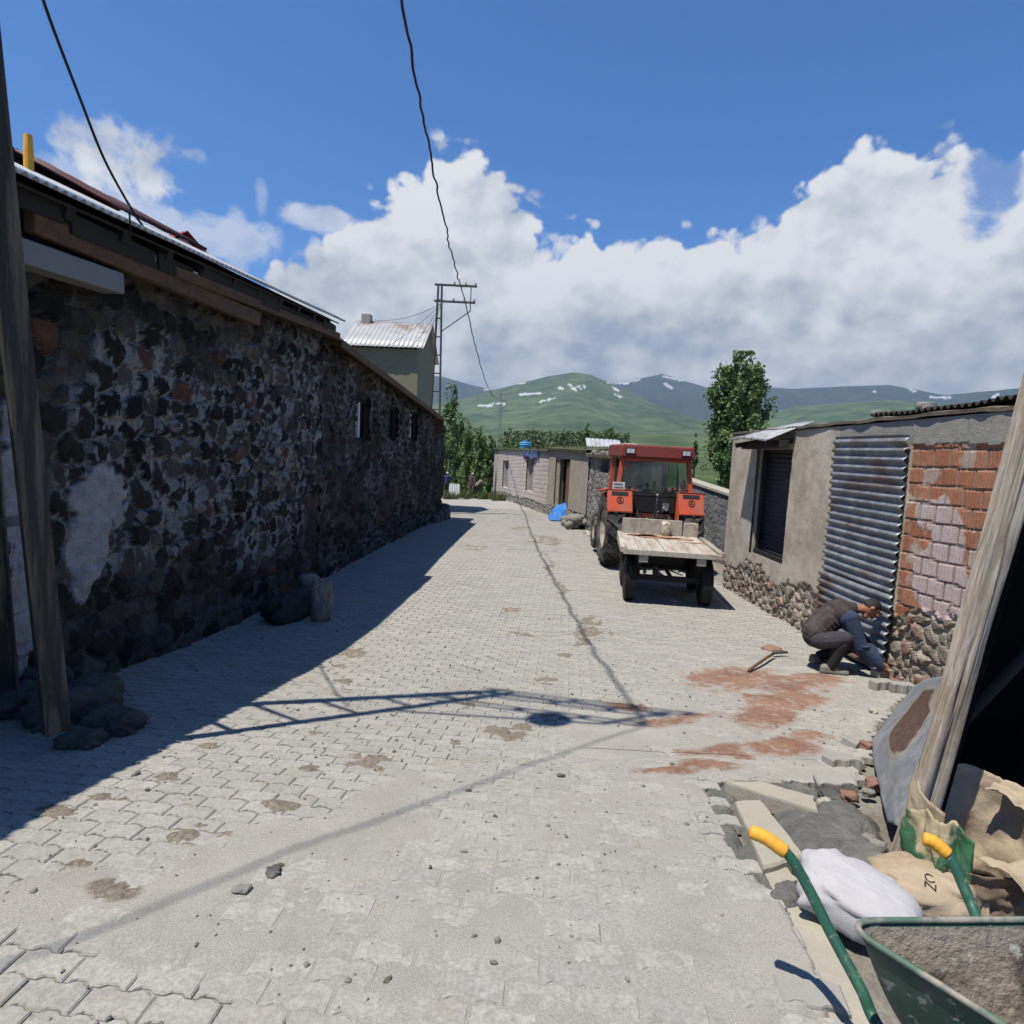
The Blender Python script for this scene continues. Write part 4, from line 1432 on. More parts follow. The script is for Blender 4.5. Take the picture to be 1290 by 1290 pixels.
def workshop():
    t = thing('workshop', 'grey plastered workshop with orange brick infill and rusty corrugated door on the right', 'workshop', tuple(WR.P(3, rfoot(3) + .1, -2.5)))
    plw = px_blob([(1195, 690, 26, 56), (1185, 735, 44, 50), (1190, 650, 12, 28), (1165, 640, 8, 10), (1175, 650, 22, 22)], WR, thr=(.26, .34), scale=5)
    def rub(S, Z):
        h = Z - (np.vectorize(rfoot)(S) + .1)
        line = .58 + .22 * (fbm(S * 1.6, S * 0, 4, 81) - .5) * 2 + .25 * (fbm(S * 5, Z * 5, 3, 82) - .5)
        line = np.where(S < C0 + .1, line + .22, line)
        return 1 - sstep(h, line - .05, line + .05)
    def extra(S, Z, H, at):
        # hollow clay tiles laid between doorway and shed
        bl, bh = .245, .19
        inb = (S < B1 - .02) & (Z < rtop(0) - .25 - .05 * fbm(S * 6, S * 0, 3, 85)) & (at['rub'] < .5)
        zz = Z - rfoot(0) + .02 * (fbm(S * 2, Z * 2, 2, 86) - .5)
        row = np.floor(zz / bh)
        ss = S + np.mod(row, 2) * bl * .5 + .02 * (_hash(row, row * 0 + 3, 4) - .5)
        col = np.floor(ss / bl)
        fx, fz = ss / bl - col, zz / bh - row
        e = np.minimum(np.minimum(fx, 1 - fx) * bl, np.minimum(fz, 1 - fz) * bh)
        jt = 1 - sstep(e + .006 * (fbm(S * 20, Z * 20, 2, 88) - .5), .006, .016)
        bid = _hash(col, row, 19)
        ribs = .004 * np.sin(2 * np.pi * fx * 5)
        hb = .03 + .010 * (bid - .5) + ribs * .8 - jt * .012
        H = np.where(inb, hb, H)
        mort_smear = sstep(fbm(S * 3.5, Z * 3.5, 5, 91) + .18 * (_hash(col, row * 3, 29) - .5), .60, .68)
        at['brick'] = inb * (1 - mort_smear * .8)
        at['bid'] = bid
        at['joint'] = np.where(inb, jt, 0)
        at['plas'] = plw(S, Z) * (inb | (S < B1))
        H = H + at['plas'] * .004
        # concrete ring beam over the tiles
        band = (S < C1) & (Z >= rtop(0) - .25 - .05 * fbm(S * 6, S * 0, 3, 85))
        H = np.where(band & (S < B1), .045 + .012 * (fbm(S * 8, Z * 8, 3, 93) - .5) + .01 * (_hash(np.floor(S / .42), np.floor(S * 0), 3) - .5), H)
        at['band'] = band.astype(float)
        return H, at
    def fn(T, v):
        sid, mo, rb, s2 = T.attr('sid'), T.attr('mort'), T.attr('rub'), T.attr('sid2')
        n = T.noise(v, 1.7, 7, .75)
        n1 = T.noise(v, 9, 6, .75)
        n2 = T.noise(v, 60, 5, .75)
        pl = T.mix(T.step(n, .35, .68), (.60, .54, .45), (.40, .345, .275))
        pl = T.mix(T.m('MULTIPLY', T.step(n1, .58, .7), .5), pl, (.27, .235, .185))
        st = T.mix(sid, (.13, .115, .10), (.36, .31, .26))
        st = T.mix(T.m('MULTIPLY', T.step(s2, .84, .87), .7), st, (.31, .18, .13))
        st = scaled(T, st, T.lin(n1, .25, .75, .55, 1.4))
        st = T.mix(mo, st, (.42, .375, .30))
        c = T.mix(rb, pl, st)
        c = T.mix(T.attr('band'), c, T.mix(n1, (.40, .385, .35), (.27, .26, .235)))
        br = T.mix(T.attr('bid'), (.37, .145, .082), (.48, .225, .135))
        br = scaled(T, br, T.lin(n1, .25, .75, .72, 1.25))
        br = T.mix(T.attr('joint'), br, T.mix(n2, (.18, .12, .09), (.40, .33, .26)))
        c = T.mix(T.attr('brick'), c, br)
        wh = T.mix(T.step(n1, .4, .65), (.64, .56, .56), (.55, .44, .42))
        wh = T.mix(T.attr('joint'), wh, (.24, .18, .16))
        c = T.mix(T.m('MULTIPLY', T.attr('plas'), .88), c, wh)
        return scaled(T, c, T.lin(n2, .25, .75, .74, 1.25))
    mt = amat('workshop_face', fn, .93, .7, 45, .015)
    rubble_wall('wall', WR, R_S0, R_S1, rfoot, rtop, mt, t, res=.022, stone=(.17, .13), bulge=.04, jit=.45, fleck=.35, tilt_k=.012, depth=4.6, seed=12, mort=(.03, .2), rub=rub, extra=extra,
                holes=[(D0, D1, DH0, DH1)], wob=.05)
    # dark roller shutter in the doorway
    sh = corrugated('shutter', M['shutter_dark'], WR.P(D0, DH0, -.13), EZ, np.array([RE[0], RE[1], 0]), DH1 - DH0, D1 - D0, t, pitch=.075, amp=.014, seg=6, nd=4)
    mb = MB()
    for q in (D0 + .03, D1 - .03):
        mb.beam(WR.P(q, DH0, -.08), WR.P(q, DH1, -.08), .05, .05)
    mb.beam(WR.P(D0, DH0 + .04, -.06), WR.P(D1, DH0 + .04, -.06), .05, .08)
    mb.build('door_frame', M['shutter_dark'], t, world=True)
    # awning of old corrugated iron over the doorway
    p0, p1 = WR.sh(1006, 546, .30), WR.sh(946, 548, .30)
    aA, aB = WR.P(D0 - .10, rtop(D0) + .04, .02), WR.P(D1 + .22, rtop(D1) + .05, .02)
    al = aB - aA; L = np.linalg.norm(al); al /= L
    out = np.array([RN[0], RN[1], 0]) * .93 - EZ * .36
    out /= np.linalg.norm(out)
    aw = corrugated('awning', M['awning'], aA - out * .25, al, out, L, .78, t, pitch=.11, amp=.018, nd=8, rough=.16, seed=17)
    mb = MB()
    mb.beam(WR.P(D0 - .1, DH1 + .07, .22), WR.P(D1 + .12, DH1 + .05, .22), .14, .12)
    mb.beam(WR.P(D0 + .05, DH1 + .16, -.1), WR.P(D0 + .05, DH1 + .04, .45), .08, .08)
    mb.beam(WR.P(D1 - .05, DH1 + .16, -.1), WR.P(D1 - .05, DH1 + .04, .45), .08, .08)
    mb.build('awning_beam', M['wood_dark'], t, world=True, bevel=.008)
    # corrugated iron door: two overlapping sheets, lower one rusted at its far foot
    mid = CZ0 + (CZ1 - CZ0) * .32
    def rust_attr(U, Wd):
        f = U / U.max()
        g = Wd / Wd.max()
        return {'rust': sstep(g * 1.1 + (.55 - f) * 1.0 + (fbm(U * 5, Wd * 3, 5, 97) - .5) * 1.3, .62, .95)}
    def rust_attr2(U, Wd):
        return {'rust': sstep(fbm(U * 4, Wd * 2, 5, 98), .60, .74) * .6}
    def dn(T, v):
        n = T.noise(v, 5, 6, .7)
        n2 = T.noise(v, 30, 4, .7)
        g = T.mix(T.step(n, .35, .65), (.34, .355, .375), (.19, .20, .215))
        rr = T.mix(T.step(n2, .35, .65), (.13, .06, .04), (.24, .14, .09))
        return scaled(T, T.mix(T.attr('rust'), g, rr), T.lin(n2, .25, .75, .75, 1.2))
    dm = amat('door_iron', dn, .5, .2, 30, .01, spec=.4, metal=.35)
    tp = np.array([RE[0], RE[1], 0])
    door = corrugated('door', None, WR.P(C0 - .02, mid - .05, .085), EZ, tp, CZ1 - mid + .05, C1 - C0 + .04, t, pitch=.105, amp=.021, seg=8, nd=24, rough=.065, seed=21, attrs=rust_attr2, mats=dm)
    low = corrugated('door_sheet', None, WR.P(C0 - .06, CZ0, .12), EZ, tp, mid - CZ0 + .04, C1 - C0 + .06, door, pitch=.105, amp=.021, seg=8, nd=24, rough=.08, seed=23, attrs=rust_attr, mats=dm)
    tag(low, 'rusty lower sheet')
    # flat earth roof with old sheets and stones along its edge
    mb = MB()
    ns = 60
    S = np.linspace(R_S0, R_S1, ns)
    rows = []
    for off, dz in ((.07, .012), (.075, .05), (-.1, .075), (-2.3, .10), (-4.6, .06)):
        rows.append([WR.P(s, rtop(s) + dz + .03 * (vnoise(np.array(s * 3.1), np.array(off * 5), 5) - .5), off + .03 * (vnoise(np.array(s * 4.), np.array(off), 8) - .5)) for s in S])
    mb.grid(rows)
    rf = mb.build('roof', M['earth'], t, world=True)
    ob = corrugated('roof_sheet', M['wood_dark'], WR.P(R_S0, rtop(R_S0) + .12, -.02), tp + EZ * ((rtop(3.6) - rtop(R_S0)) / (3.6 - R_S0)), np.array([-RN[0], -RN[1], 0]) + EZ * .06, C1 - .6 - R_S0, 1.2, rf, pitch=.10, amp=.022, nd=4, rough=.06, seed=31)
    r = random.Random(9)
    for i, (u, v, q) in enumerate(((1085, 536, .10), (1145, 527, .13), (1150, 526, .08), (1222, 519, .07), (1232, 519, .05), (1100, 534, .06), (1180, 524, .05))):
        s, h = WR.sh(u, v)
        o = lump('stone', WR.P(s, rtop(s) + .11 + q * .4, -.14 - .1 * r.random()), (q * .8, q * .7, q * .5), M['stone_mid'], 40 + i, sub=3)
        lab = ['pale stone weighing down the roof edge over the far side of the iron door', 'largest pale stone on the black roof sheet over the iron door', 'stone lying against the largest stone on the black roof sheet',
               'pale stone on the black roof sheet above the brick infill', 'smallest stone near the brick end of the black roof sheet', 'small stone beside the first stone on the earth roof', 'low stone midway along the black roof sheet'][i]
        tag(o, lab, 'stone', 'stones on the workshop roof')
workshop()

# ------------------------------------------------------------------ yard wall between the tractor and the workshop
def yard_wall():
    A, B = at_y(846, 600, 18.6), at_y(926, 627, 15.2)
    e = (B - A)[:2]; L = np.linalg.norm(e); e /= L
    n = np.array([e[1], -e[0]])
    if n[1] > 0: n = -n
    W = WallPlane(A, e, n)
    W.O = A[:2].copy()
    t = thing('yard_wall', 'grey rendered yard wall sloping down behind the tractor to the workshop corner', 'wall', (float(A[0]), float(A[1]), float(zg(A[1]))))
    def fn(T, v):
        n = T.noise(v, 2.5, 6, .7)
        n2 = T.noise(v, 40, 5, .75)
        c = T.mix(T.step(n, .35, .65), (.15, .155, .16), (.24, .24, .235))
        return scaled(T, c, T.lin(n2, .25, .75, .7, 1.25))
    zt = lambda s: float(A[2] + (B[2] - A[2]) * s / L)
    rubble_wall('wall', W, -1.5, L, lambda s: float(zg(W.O[1] + e[1] * s)) - .1, zt, amat('grey_render', fn, .93, .8, 35, .02), t, res=.05, stone=(.3, .2), bulge=.010, depth=.35, seed=33)
    mb = MB()
    p, q = W.P(-1.5, zt(-1.5) + .03, -.15), W.P(L, zt(L) + .03, -.15)
    mb.beam(p, q, .42, .06)
    mb.build('coping', M['concrete_pale'], t, world=True)
yard_wall()
# ================================================================== power poles and cables
def channel(mb, p, q, w, d, t, face, m=0):
    """steel U channel between two points; web faces 'face'"""
    p, q = Vector(p), Vector(q)
    ax = (q - p).normalized()
    f = Vector(face)
    f = (f - ax * f.dot(ax)).normalized()
    s = ax.cross(f).normalized()
    prof = [(-w / 2, 0), (w / 2, 0), (w / 2, -d), (w / 2 - t, -d), (w / 2 - t, -t), (-w / 2 + t, -t), (-w / 2 + t, -d), (-w / 2, -d)]
    vs = [p + s * a + f * b for a, b in prof] + [q + s * a + f * b for a, b in prof]
    n = len(prof)
    fs = [(i, (i + 1) % n, n + (i + 1) % n, n + i) for i in range(n)]
    fs += [(0, 1, 4, 5), (1, 2, 3, 4), (0, 5, 6, 7), (n, n + 5, n + 4, n + 1), (n + 1, n + 4, n + 3, n + 2), (n, n + 7, n + 6, n + 5)]
    mb.add(vs, fs, m)

def lattice_pole(label, base_r, spread, H, wleg, arm, arms, mat, rung_gap, top_gap=.22, box=False, armw=.09, group='lattice power poles', lean=None, rmat=None):
    """ladder pole: two channel legs joined by rungs; 'spread' vector from right leg to left leg; cross arms reach along 'arm'"""
    base_r = np.array(base_r, float); spread = np.array(spread, float); arm = np.array(arm, float)
    t = thing('power_pole', label, 'power pole', tuple(base_r), group=group)
    sp = np.linalg.norm(spread); e = spread / sp
    tr = e * (sp - top_gap) / 2
    tl = spread - tr
    if lean is not None:
        tr = np.array(lean, float)
        tl = tr + e * top_gap
    nrm = np.cross(e, [0, 0, 1.0])
    zr, zl = 0.0, spread[2]
    for nm, b, tp in (('leg', np.zeros(3), tr), ('leg', spread, tl)):
        mb = MB()
        top = np.array([tp[0], tp[1], H])
        s = np.array([b[0], b[1], b[2] - .15])
        channel(mb, s, top, wleg, wleg * .5, .014, -e if nm == 'leg' and tp is tr else e)
        mb.build(nm, mat, t)
    k = 1
    z = rung_gap * .875
    while z < H - .3:
        f = z / H
        a = tr * f
        b = spread * (1 - f) + tl * f
        b = np.array([b[0], b[1], 0])
        mb = MB()
        a = a + e * wleg * .55
        mb.beam((a[0], a[1], z), (b[0], b[1], z + (spread[2] * (1 - f))), .025, wleg * .48)
        mb.build('rung', rmat or mat, t)
        z += rung_gap
    for (dz, L) in arms:
        mb = MB()
        p = np.array([tl[0], tl[1], H - dz]) - arm * .12
        q = np.array([tr[0], tr[1], H - dz]) + arm * L
        for sgn in (-1, 1):
            o = nrm * (.05 * sgn)
            mb.beam(p + o, q + o, .012, armw)
        ar = mb.build('cross_arm', mat, t)
        for g in (.35, .68, .97):
            c = np.array([tr[0], tr[1], H - dz + armw / 2]) + arm * L * g
            MB().lathe([(0, 0), (.035, 0), (.045, .02), (.03, .04), (.05, .06), (.035, .09), (.02, .12), (0, .125)], 10, Matrix.Translation(Vector(c))).build('insulator', M['concrete_pale'], ar, smooth=True)
    if len(arms) > 1:
        mb = MB()
        dz0, L0 = arms[0]; dz1, L1 = arms[-1]
        g = np.array([tr[0], tr[1], 0]) + arm * L1 * .86
        mb.beam((g[0], g[1], H - dz0), (g[0], g[1], H - dz1 - .35), .04, .04)
        q = np.array([tr[0], tr[1], H - dz1 - 1.25])
        mb.beam((g[0], g[1], H - dz1 - .35), tuple(q), .035, .035)
        mb.build('brace', mat, t)
    if box:
        c = np.array([tr[0], tr[1], H - arms[-1][0] - .42]) + arm * arms[-1][1] * .62
        mb = MB()
        mb.tube([c + np.array([0, 0, .40]), c + np.array([0, 0, .1])], .02, 8)
        mb.lathe([(0, .16), (.07, .15), (.16, .06), (.19, -.02), (.17, -.08), (.10, -.13), (0, -.15)], 16, Matrix.Translation(Vector(c)))
        mb.build('street_light', M['galv'], t, smooth=True)
    return t, tr, tl

# near pole beside the barn: its top is above the frame but its shadow crosses the street
PB = gnd(74, 893, .30)
PL = gnd(-2, 857, .22)
PL = PB + (PL - PB) * .85
spread = PL - PB
NPH = 9.0
ARM = np.array([1, -.22, 0.0]); ARM /= np.linalg.norm(ARM)
NP, ntr, ntl = lattice_pole('weathered ladder pole of two steel channels, standing on rough stones at the left edge', PB, spread, NPH, .13, ARM, ((.10, 1.6), (.55, 1.5), (1.55, 1.62)), M['pole_steel'], 1.28, box=True, lean=(-.50, -.30, 0), top_gap=.16, rmat=M['rung_steel'])
# far pole behind the stone house
FB = at_y(556, 560, 27.0); FB[2] = float(zg(27.0))
ftop = at_y(556, 357, 27.0)
FH = ftop[2] - FB[2]
FARM = np.array([1, .02, 0.0]); FARM /= np.linalg.norm(FARM)
FP, ftr, ftl = lattice_pole('tall grey ladder pole with two cross arms behind the pale roofed house', FB, np.array([-.62, .12, 0]), FH, .11, FARM, ((.04, 1.42), (.70, 1.38)), M['rust_steel'], .75, top_gap=.20, armw=.07)
SB = at_y(631.5, 560, 70.0); SB[2] = float(zg(70.0)) - .3
stop = at_y(631, 496, 70.0)
lattice_pole('most distant grey ladder pole, above the white block outbuilding', SB, np.array([-.5, .05, 0]), stop[2] - SB[2], .12, np.array([1.0, 0, 0]), ((.05, .55), (.75, .5)), M['galv'], .9, top_gap=.18, armw=.07)

def cable(name, label, pts, r, sag, wav=0.0, seed=0, n=70, mat=None, group=None):
    a, b = np.array(pts[0]), np.array(pts[1])
    t = np.linspace(0, 1, n)
    P = a + (b - a) * t[:, None]
    P[:, 2] -= sag * 4 * t * (1 - t)
    if wav:
        L = np.linalg.norm(b - a)
        w = wav * np.sin(np.pi * t) ** .3
        P[:, 0] += w * (fbm(t * L * 1.8, t * 0, 3, seed) - .5) * 2
        P[:, 2] += w * (fbm(t * L * 1.8, t * 0 + 5, 3, seed + 2) - .5) * 2
    mb = MB()
    mb.tube(P, r, 6)
    o = mb.build(name, mat or M['cable'], None, smooth=True)
    return tag(o, label, 'cable', group)
# thick bundled cable overhead, from the far pole's arm to the near pole's arm
c_far = at_y(585, 376, 27.0)
p517 = pix_dir(517, 0)
NA = PB + np.array([ntr[0], ntr[1], NPH - 1.6]) + ARM * 1.66
cable('power_cable', 'thick twisted black cable running overhead down the middle of the sky', (c_far, NA), .020, .55, .055, 3, 160)
cable('power_cable', 'black cable dropping from the ladder pole arm to the most distant pole', (c_far, stop + np.array([.05, 0, -.15])), .024, 1.7, .05, 5, 90)
cable('power_cable', 'black cable sagging from the pole behind the camera side to the near ladder pole', (NA, NA + np.array([-8.0, -8.2, 0])), .010, .25, .05, 9, 80)
e190 = WL.P(WL.sh(190, 297, OH - .05)[0], WL.sh(190, 297, OH - .05)[1], OH - .05)
ptop = PB + np.array([ntr[0], ntr[1], NPH - 1.6])
mid = at_y(55, 0, (PB[1] + e190[1]) / 2 - .3)
def bent(name, label, pts, r, n=60, wav=.0, seed=1):
    pts = [np.array(p) for p in pts]
    t = np.linspace(0, 1, n)
    A, B_, C_ = pts
    P = (1 - t)[:, None] ** 2 * A + 2 * ((1 - t) * t)[:, None] * B_ + t[:, None] ** 2 * C_
    o = MB().tube(P, r, 6).build(name, M['cable'], None, smooth=True)
    return tag(o, label, 'cable')
g165 = at_y(166, 264, e190[1] - .45)
P55 = at_y(55, 0, PB[1] + .55)
def poly_cable(name, label, P, r, sub=14):
    P = [np.array(p, float) for p in P]
    Q = [P[0] * 2 - P[1]] + P + [P[-1] * 2 - P[-2]]
    out = []
    for i in range(1, len(Q) - 2):
        for k in range(sub):
            t = k / sub
            out.append(.5 * ((2 * Q[i]) + (-Q[i - 1] + Q[i + 1]) * t + (2 * Q[i - 1] - 5 * Q[i] + 4 * Q[i + 1] - Q[i + 2]) * t * t + (-Q[i - 1] + 3 * Q[i] - 3 * Q[i + 1] + Q[i + 2]) * t ** 3))
    out.append(P[-1])
    o = MB().tube(out, r, 6).build(name, M['cable'], None, smooth=True)
    return tag(o, label, 'cable')
yE = e190[1]
y0 = PB[1] + .2
pc = [at_y(u, v, y0 + (yE - y0) * f) for u, v, f in ((40, -60, 0), (56, 5, .18), (100, 122, .48), (132, 202, .70), (166, 264, .90), (178, 282, .95))]
poly_cable('service_cable', 'black cable coming down from the near pole to the white roof edge of the barn', pc + [e190], .0105)
d0 = at_y(163, 268, yE - .5)
w1 = WL.sh(163, 302, OH + .02)
poly_cable('wire_end', 'short loose wire hanging from the cable above the barn eave', [at_y(162, 259, yE - .45), d0, WL.P(w1[0], w1[1], OH + .03)], .007)
# thin service drops from the far pole
hub = FB + np.array([ftr[0], ftr[1], FH - .78])
for i, (u, v, y, lab) in enumerate(((470, 403, 29.0, 'thin wire from the far ladder pole to the ridge of the pale roofed house'), (452, 452, 26.0, 'thin wire slanting from the far pole across the olive wall, lower of two'),
                                    (482, 470, 25.0, 'thin wire slanting from the far pole down to the stone house roof'), (529, 418, 26.5, 'steep thin wire from the far pole to the end of the pale roof'))):
    cable('service_wire', lab, (hub, at_y(u, v, y)), .009, .25 + .05 * i, 0, n=24, group='thin wires from the far pole')
# ================================================================== tractor and trailer
RY = Matrix.Rotation(math.radians(90), 4, 'Y')
def wheel(parent, name, x, y, R, w, rim_r, lugs, mat_t, mat_r, out=1, tread=None, label=None):
    """axle along local x at height R; rim is a child, lugs belong to the tyre"""
    Mx = Matrix.Translation((x, y, R)) @ RY
    hw = w / 2
    mb = MB()
    prof = [(rim_r, -hw * .72), (rim_r + .02, -hw * .92), (rim_r + (R - rim_r) * .45, -hw), (R - .085, -hw * .97), (R - .035, -hw * .80), (R - .028, -hw * .4), (R - .026, 0), (R - .028, hw * .4),
            (R - .035, hw * .80), (R - .085, hw * .97), (rim_r + (R - rim_r) * .45, hw), (rim_r + .02, hw * .92), (rim_r, hw * .72)]
    if not lugs:
        prof = [(r + (.022 if r > rim_r + (R - rim_r) * .6 else 0), h) for r, h in prof]
    mb.lathe(prof, 48, Mx)
    if lugs:
        for k in range(lugs):
            for sgn in (-1, 1):
                a0 = 2 * math.pi * (k + (.5 if sgn > 0 else 0)) / lugs
                vs = []
                # bar from the tyre middle to the shoulder, swept back
                for (hh, da, rr, wd) in ((sgn * .01, 0, R - .028, .020), (sgn * hw * .55, -.13, R - .030, .024), (sgn * hw * 1.0, -.21, R - .075, .027)):
                    for dr in (-.012, .048 if abs(hh) < hw * .9 else .040):
                        for sg in (-1, 1):
                            a = a0 + da + sg * wd / R * (1.25 if dr < 0 else .85)
                            vs.append(Mx @ Vector(((rr + dr) * math.cos(a), (rr + dr) * math.sin(a), hh)))
                fs = []
                for s in (0, 4):
                    a, b, c, d = s, s + 1, s + 3, s + 2
                    e, f, g, h = a + 4, b + 4, c + 4, d + 4
                    fs += [(a, b, f, e), (b, c, g, f), (c, d, h, g), (d, a, e, h)]
                fs += [(0, 2, 3, 1), (8, 9, 11, 10)]
                mb.add(vs, fs)
    elif tread:
        for k in range(tread):
            h = -hw * .7 + 1.4 * hw * k / (tread - 1)
            mb.lathe([(R - .006, h - .012), (R + .004, h - .010), (R + .004, h + .010), (R - .006, h + .012)], 48, Mx)
    t = mb.build(name, mat_t, parent, autos=35)
    mr = MB()
    s = out
    mr.lathe([(0.0, s * hw * .15), (.07, s * hw * .15), (.10, s * hw * .05), (rim_r * .5, -s * hw * .05), (rim_r * .72, s * hw * .05), (rim_r * .86, s * hw * .5), (rim_r + .012, s * hw * .78), (rim_r + .012, s * hw * .60), (rim_r - .01, -s * hw * .75)], 32, Mx)
    for k in range(8):
        a = 2 * math.pi * k / 8
        c = Mx @ Vector((.13 * math.cos(a), .13 * math.sin(a), s * hw * .04))
        mr.ellip(c, .016, 6, 4)
    mr.lathe([(0, s * hw * .45), (.05, s * hw * .42), (.065, s * hw * .1)], 16, Mx)
    rm = mr.build('rim', mat_r, t, autos=40)
    return t

M['cab_glass'] = bpy.data.materials.new('cab_glass')
def _glass():
    m = M['cab_glass']
    m.use_nodes = True
    T = NT(m.node_tree)
    m.node_tree.nodes.clear()
    tr = T.n('ShaderNodeBsdfTransparent'); tr.inputs[0].default_value = (.62, .72, .70, 1)
    gl = T.n('ShaderNodeBsdfGlossy'); gl.inputs['Roughness'].default_value = .05; gl.inputs[0].default_value = (.85, .95, .95, 1)
    df = T.n('ShaderNodeBsdfDiffuse'); df.inputs[0].default_value = (.25, .27, .25, 1)
    lw = T.n('ShaderNodeLayerWeight'); lw.inputs[0].default_value = .25
    mx = T.n('ShaderNodeMixShader'); T.put(mx.inputs[0], T.lin(lw.outputs['Fresnel'], 0, 1, .08, .9))
    T.put(mx.inputs[1], tr.outputs[0]); T.put(mx.inputs[2], gl.outputs[0])
    m2 = T.n('ShaderNodeMixShader'); m2.inputs[0].default_value = .07
    T.put(m2.inputs[1], mx.outputs[0]); T.put(m2.inputs[2], df.outputs[0])
    out = T.n('ShaderNodeOutputMaterial'); T.put(out.inputs[0], m2.outputs[0])
_glass()

def tractor():
    g = gnd(824, 719)
    yT = 14.15
    xT = at_y(826, 719, yT)[0] - .25
    t = thing('tractor', 'orange red farm tractor with glazed cab, hitched in front of the flat trailer', 'tractor', (xT, yT, float(zg(yT)) + .05), rz=math.radians(1.0))
    red, mar, dk, oil = M['tractor_red'], M['tractor_maroon'], M['tractor_dark'], M['oily_metal']
    for x in (-.83, .83):
        wheel(t, 'rear_wheel', x, 0, .80, .44, .44, 18, M['tyre'], M['rim_cream'], out=1 if x > 0 else -1)
        wheel(t, 'front_wheel', x * .93, 2.30, .46, .26, .25, 14, M['tyre'], M['rim_cream'], out=1 if x > 0 else -1)
    # body: transmission, axle housings, engine block
    mb = MB()
    mb.box((0, .0, .86), (.50, .9, .52)).box((0, .9, .80), (.42, 1.1, .50)).box((0, 1.9, .85), (.44, 1.0, .55))
    mb.tube([(-.62, 0, .80), (.62, 0, .80)], .12, 12)
    mb.tube([(-.72, 2.3, .48), (.72, 2.3, .48)], .07, 10)
    mb.box((0, 2.3, .58), (.30, .36, .26))
    mb.build('chassis', dk, t, bevel=.02)
    # bonnet
    mb = MB()
    mb.box((0, 2.05, 1.30), (.62, 1.75, .52), top=(.86, .98)).box((0, 2.95, 1.22), (.60, .08, .60))
    mb.build('bonnet', red, t, bevel=.04)
    # rear mudguards: sloped box over each wheel with a lamp slot and a round badge
    for sg in (-1, 1):
        xi, xo = .50 * sg, 1.04 * sg
        mb = MB()
        y0, y1 = -.66, -.50          # bottom / top of the sloped rear face
        zb, zt = 1.27, 1.70
        mb.hexa([(xi, y0, zb), (xo, y0, zb), (xo, y0 + .05, zb), (xi, y0 + .05, zb), (xi, y1, zt), (xo, y1, zt), (xo, y1 + .05, zt), (xi, y1 + .05, zt)])
        mb.hexa([(xi, y1 + .003, zt - .03), (xo + .04 * sg, y1 + .003, zt - .03), (xo + .04 * sg, .70, zt - .12), (xi, .70, zt - .12), (xi, y1 - .02, zt + .01), (xo + .04 * sg, y1 - .02, zt + .01), (xo + .04 * sg, .70, zt - .08), (xi, .70, zt - .08)])
        mb.hexa([(xi, y0 + .05, .92), (xi + .03 * sg, y0 + .05, .92), (xi + .03 * sg, .7, 1.1), (xi, .7, 1.1), (xi, y1 + .05, zt - .04), (xi + .03 * sg, y1 + .05, zt - .04), (xi + .03 * sg, .70, zt - .12), (xi, .70, zt - .12)])
        mb.box((( xi + xo) / 2, y0 - .005, zb - .02), (.54, .05, .05))
        mg = mb.build('mudguard', red, t, bevel=.012)
        sl = (y1 - y0) / (zt - zb)
        nx = Vector((0, -1, sl)).normalized()
        def onface(x, z, d):
            return Vector((x, y0 + (z - zb) * sl, z)) + nx * d
        xc = (xi + xo) / 2
        a = MB()
        a.hexa([onface(xc - .18, zt - .13, .003), onface(xc + .18, zt - .13, .003), onface(xc + .18, zt - .13, -.02), onface(xc - .18, zt - .13, -.02),
                onface(xc - .18, zt - .04, .003), onface(xc + .18, zt - .04, .003), onface(xc + .18, zt - .04, -.02), onface(xc - .18, zt - .04, -.02)])
        a.build('lamp_slot', M['tractor_dark'], mg)
        # round badge: ring with an open letter-like mark
        R3 = rot_to(nx, (0, 0, 1)).to_4x4()
        R3.translation = onface(xc, zb + .21, .004)
        b = MB()
        b.lathe([(.062, -.002), (.062, .006), (.076, .006), (.076, -.002)], 24, R3)
        for p, q in (((-.035, -.035), (0, .042)), ((0, .042), (.035, -.035)), ((-.02, -.008), (.02, -.008))):
            b.beam(R3 @ Vector((p[0], p[1], .004)), R3 @ Vector((q[0], q[1], .004)), .012, .006, up=nx)
        b.build('badge', M['tractor_dark'], mg)
    # cab frame
    zr0, zr1 = 2.40, 2.68
    posts = (((-.80, -.36, 1.60), (-.72, -.30, zr0)), ((.80, -.36, 1.60), (.72, -.30, zr0)), ((-.74, 1.22, 1.2), (-.68, 1.12, zr0)), ((.74, 1.22, 1.2), (.68, 1.12, zr0)))
    for i, (p, q) in enumerate(posts):
        MB().beam(p, q, .085 if i < 2 else .06, .10 if i < 2 else .08, up=(0, 1, 0)).build('cab_post', red, t, bevel=.012)
    MB().beam((-.675, -.315, zr0 - .035), (.675, -.315, zr0 - .035), .06, .07).build('cab_rail', red, t, bevel=.012)
    # lower cab: firewall, side steps, seat box
    mb = MB()
    mb.box((0, -.33, 1.42), (.98, .05, .40)).box((0, .45, 1.06), (1.0, 1.5, .06)).box((0, 1.22, 1.35), (1.4, .05, .5))
    mb.box((-.60, .55, 1.22), (.30, 1.2, .35)).box((.60, .55, 1.22), (.30, 1.2, .35))
    mb.box((0, -.33, 1.60), (1.50, .06, .05))
    for x in (-.745, .745):
        mb.beam((x, -.30, 1.62), (x * .94, 1.20, 1.42), .04, .06)
        mb.beam((x * .99, .45, 1.3), (x * .95, .45, zr0), .05, .05, up=(0, 1, 0))
    mb.build('cab_body', dk, t, bevel=.01)
    rf = MB()
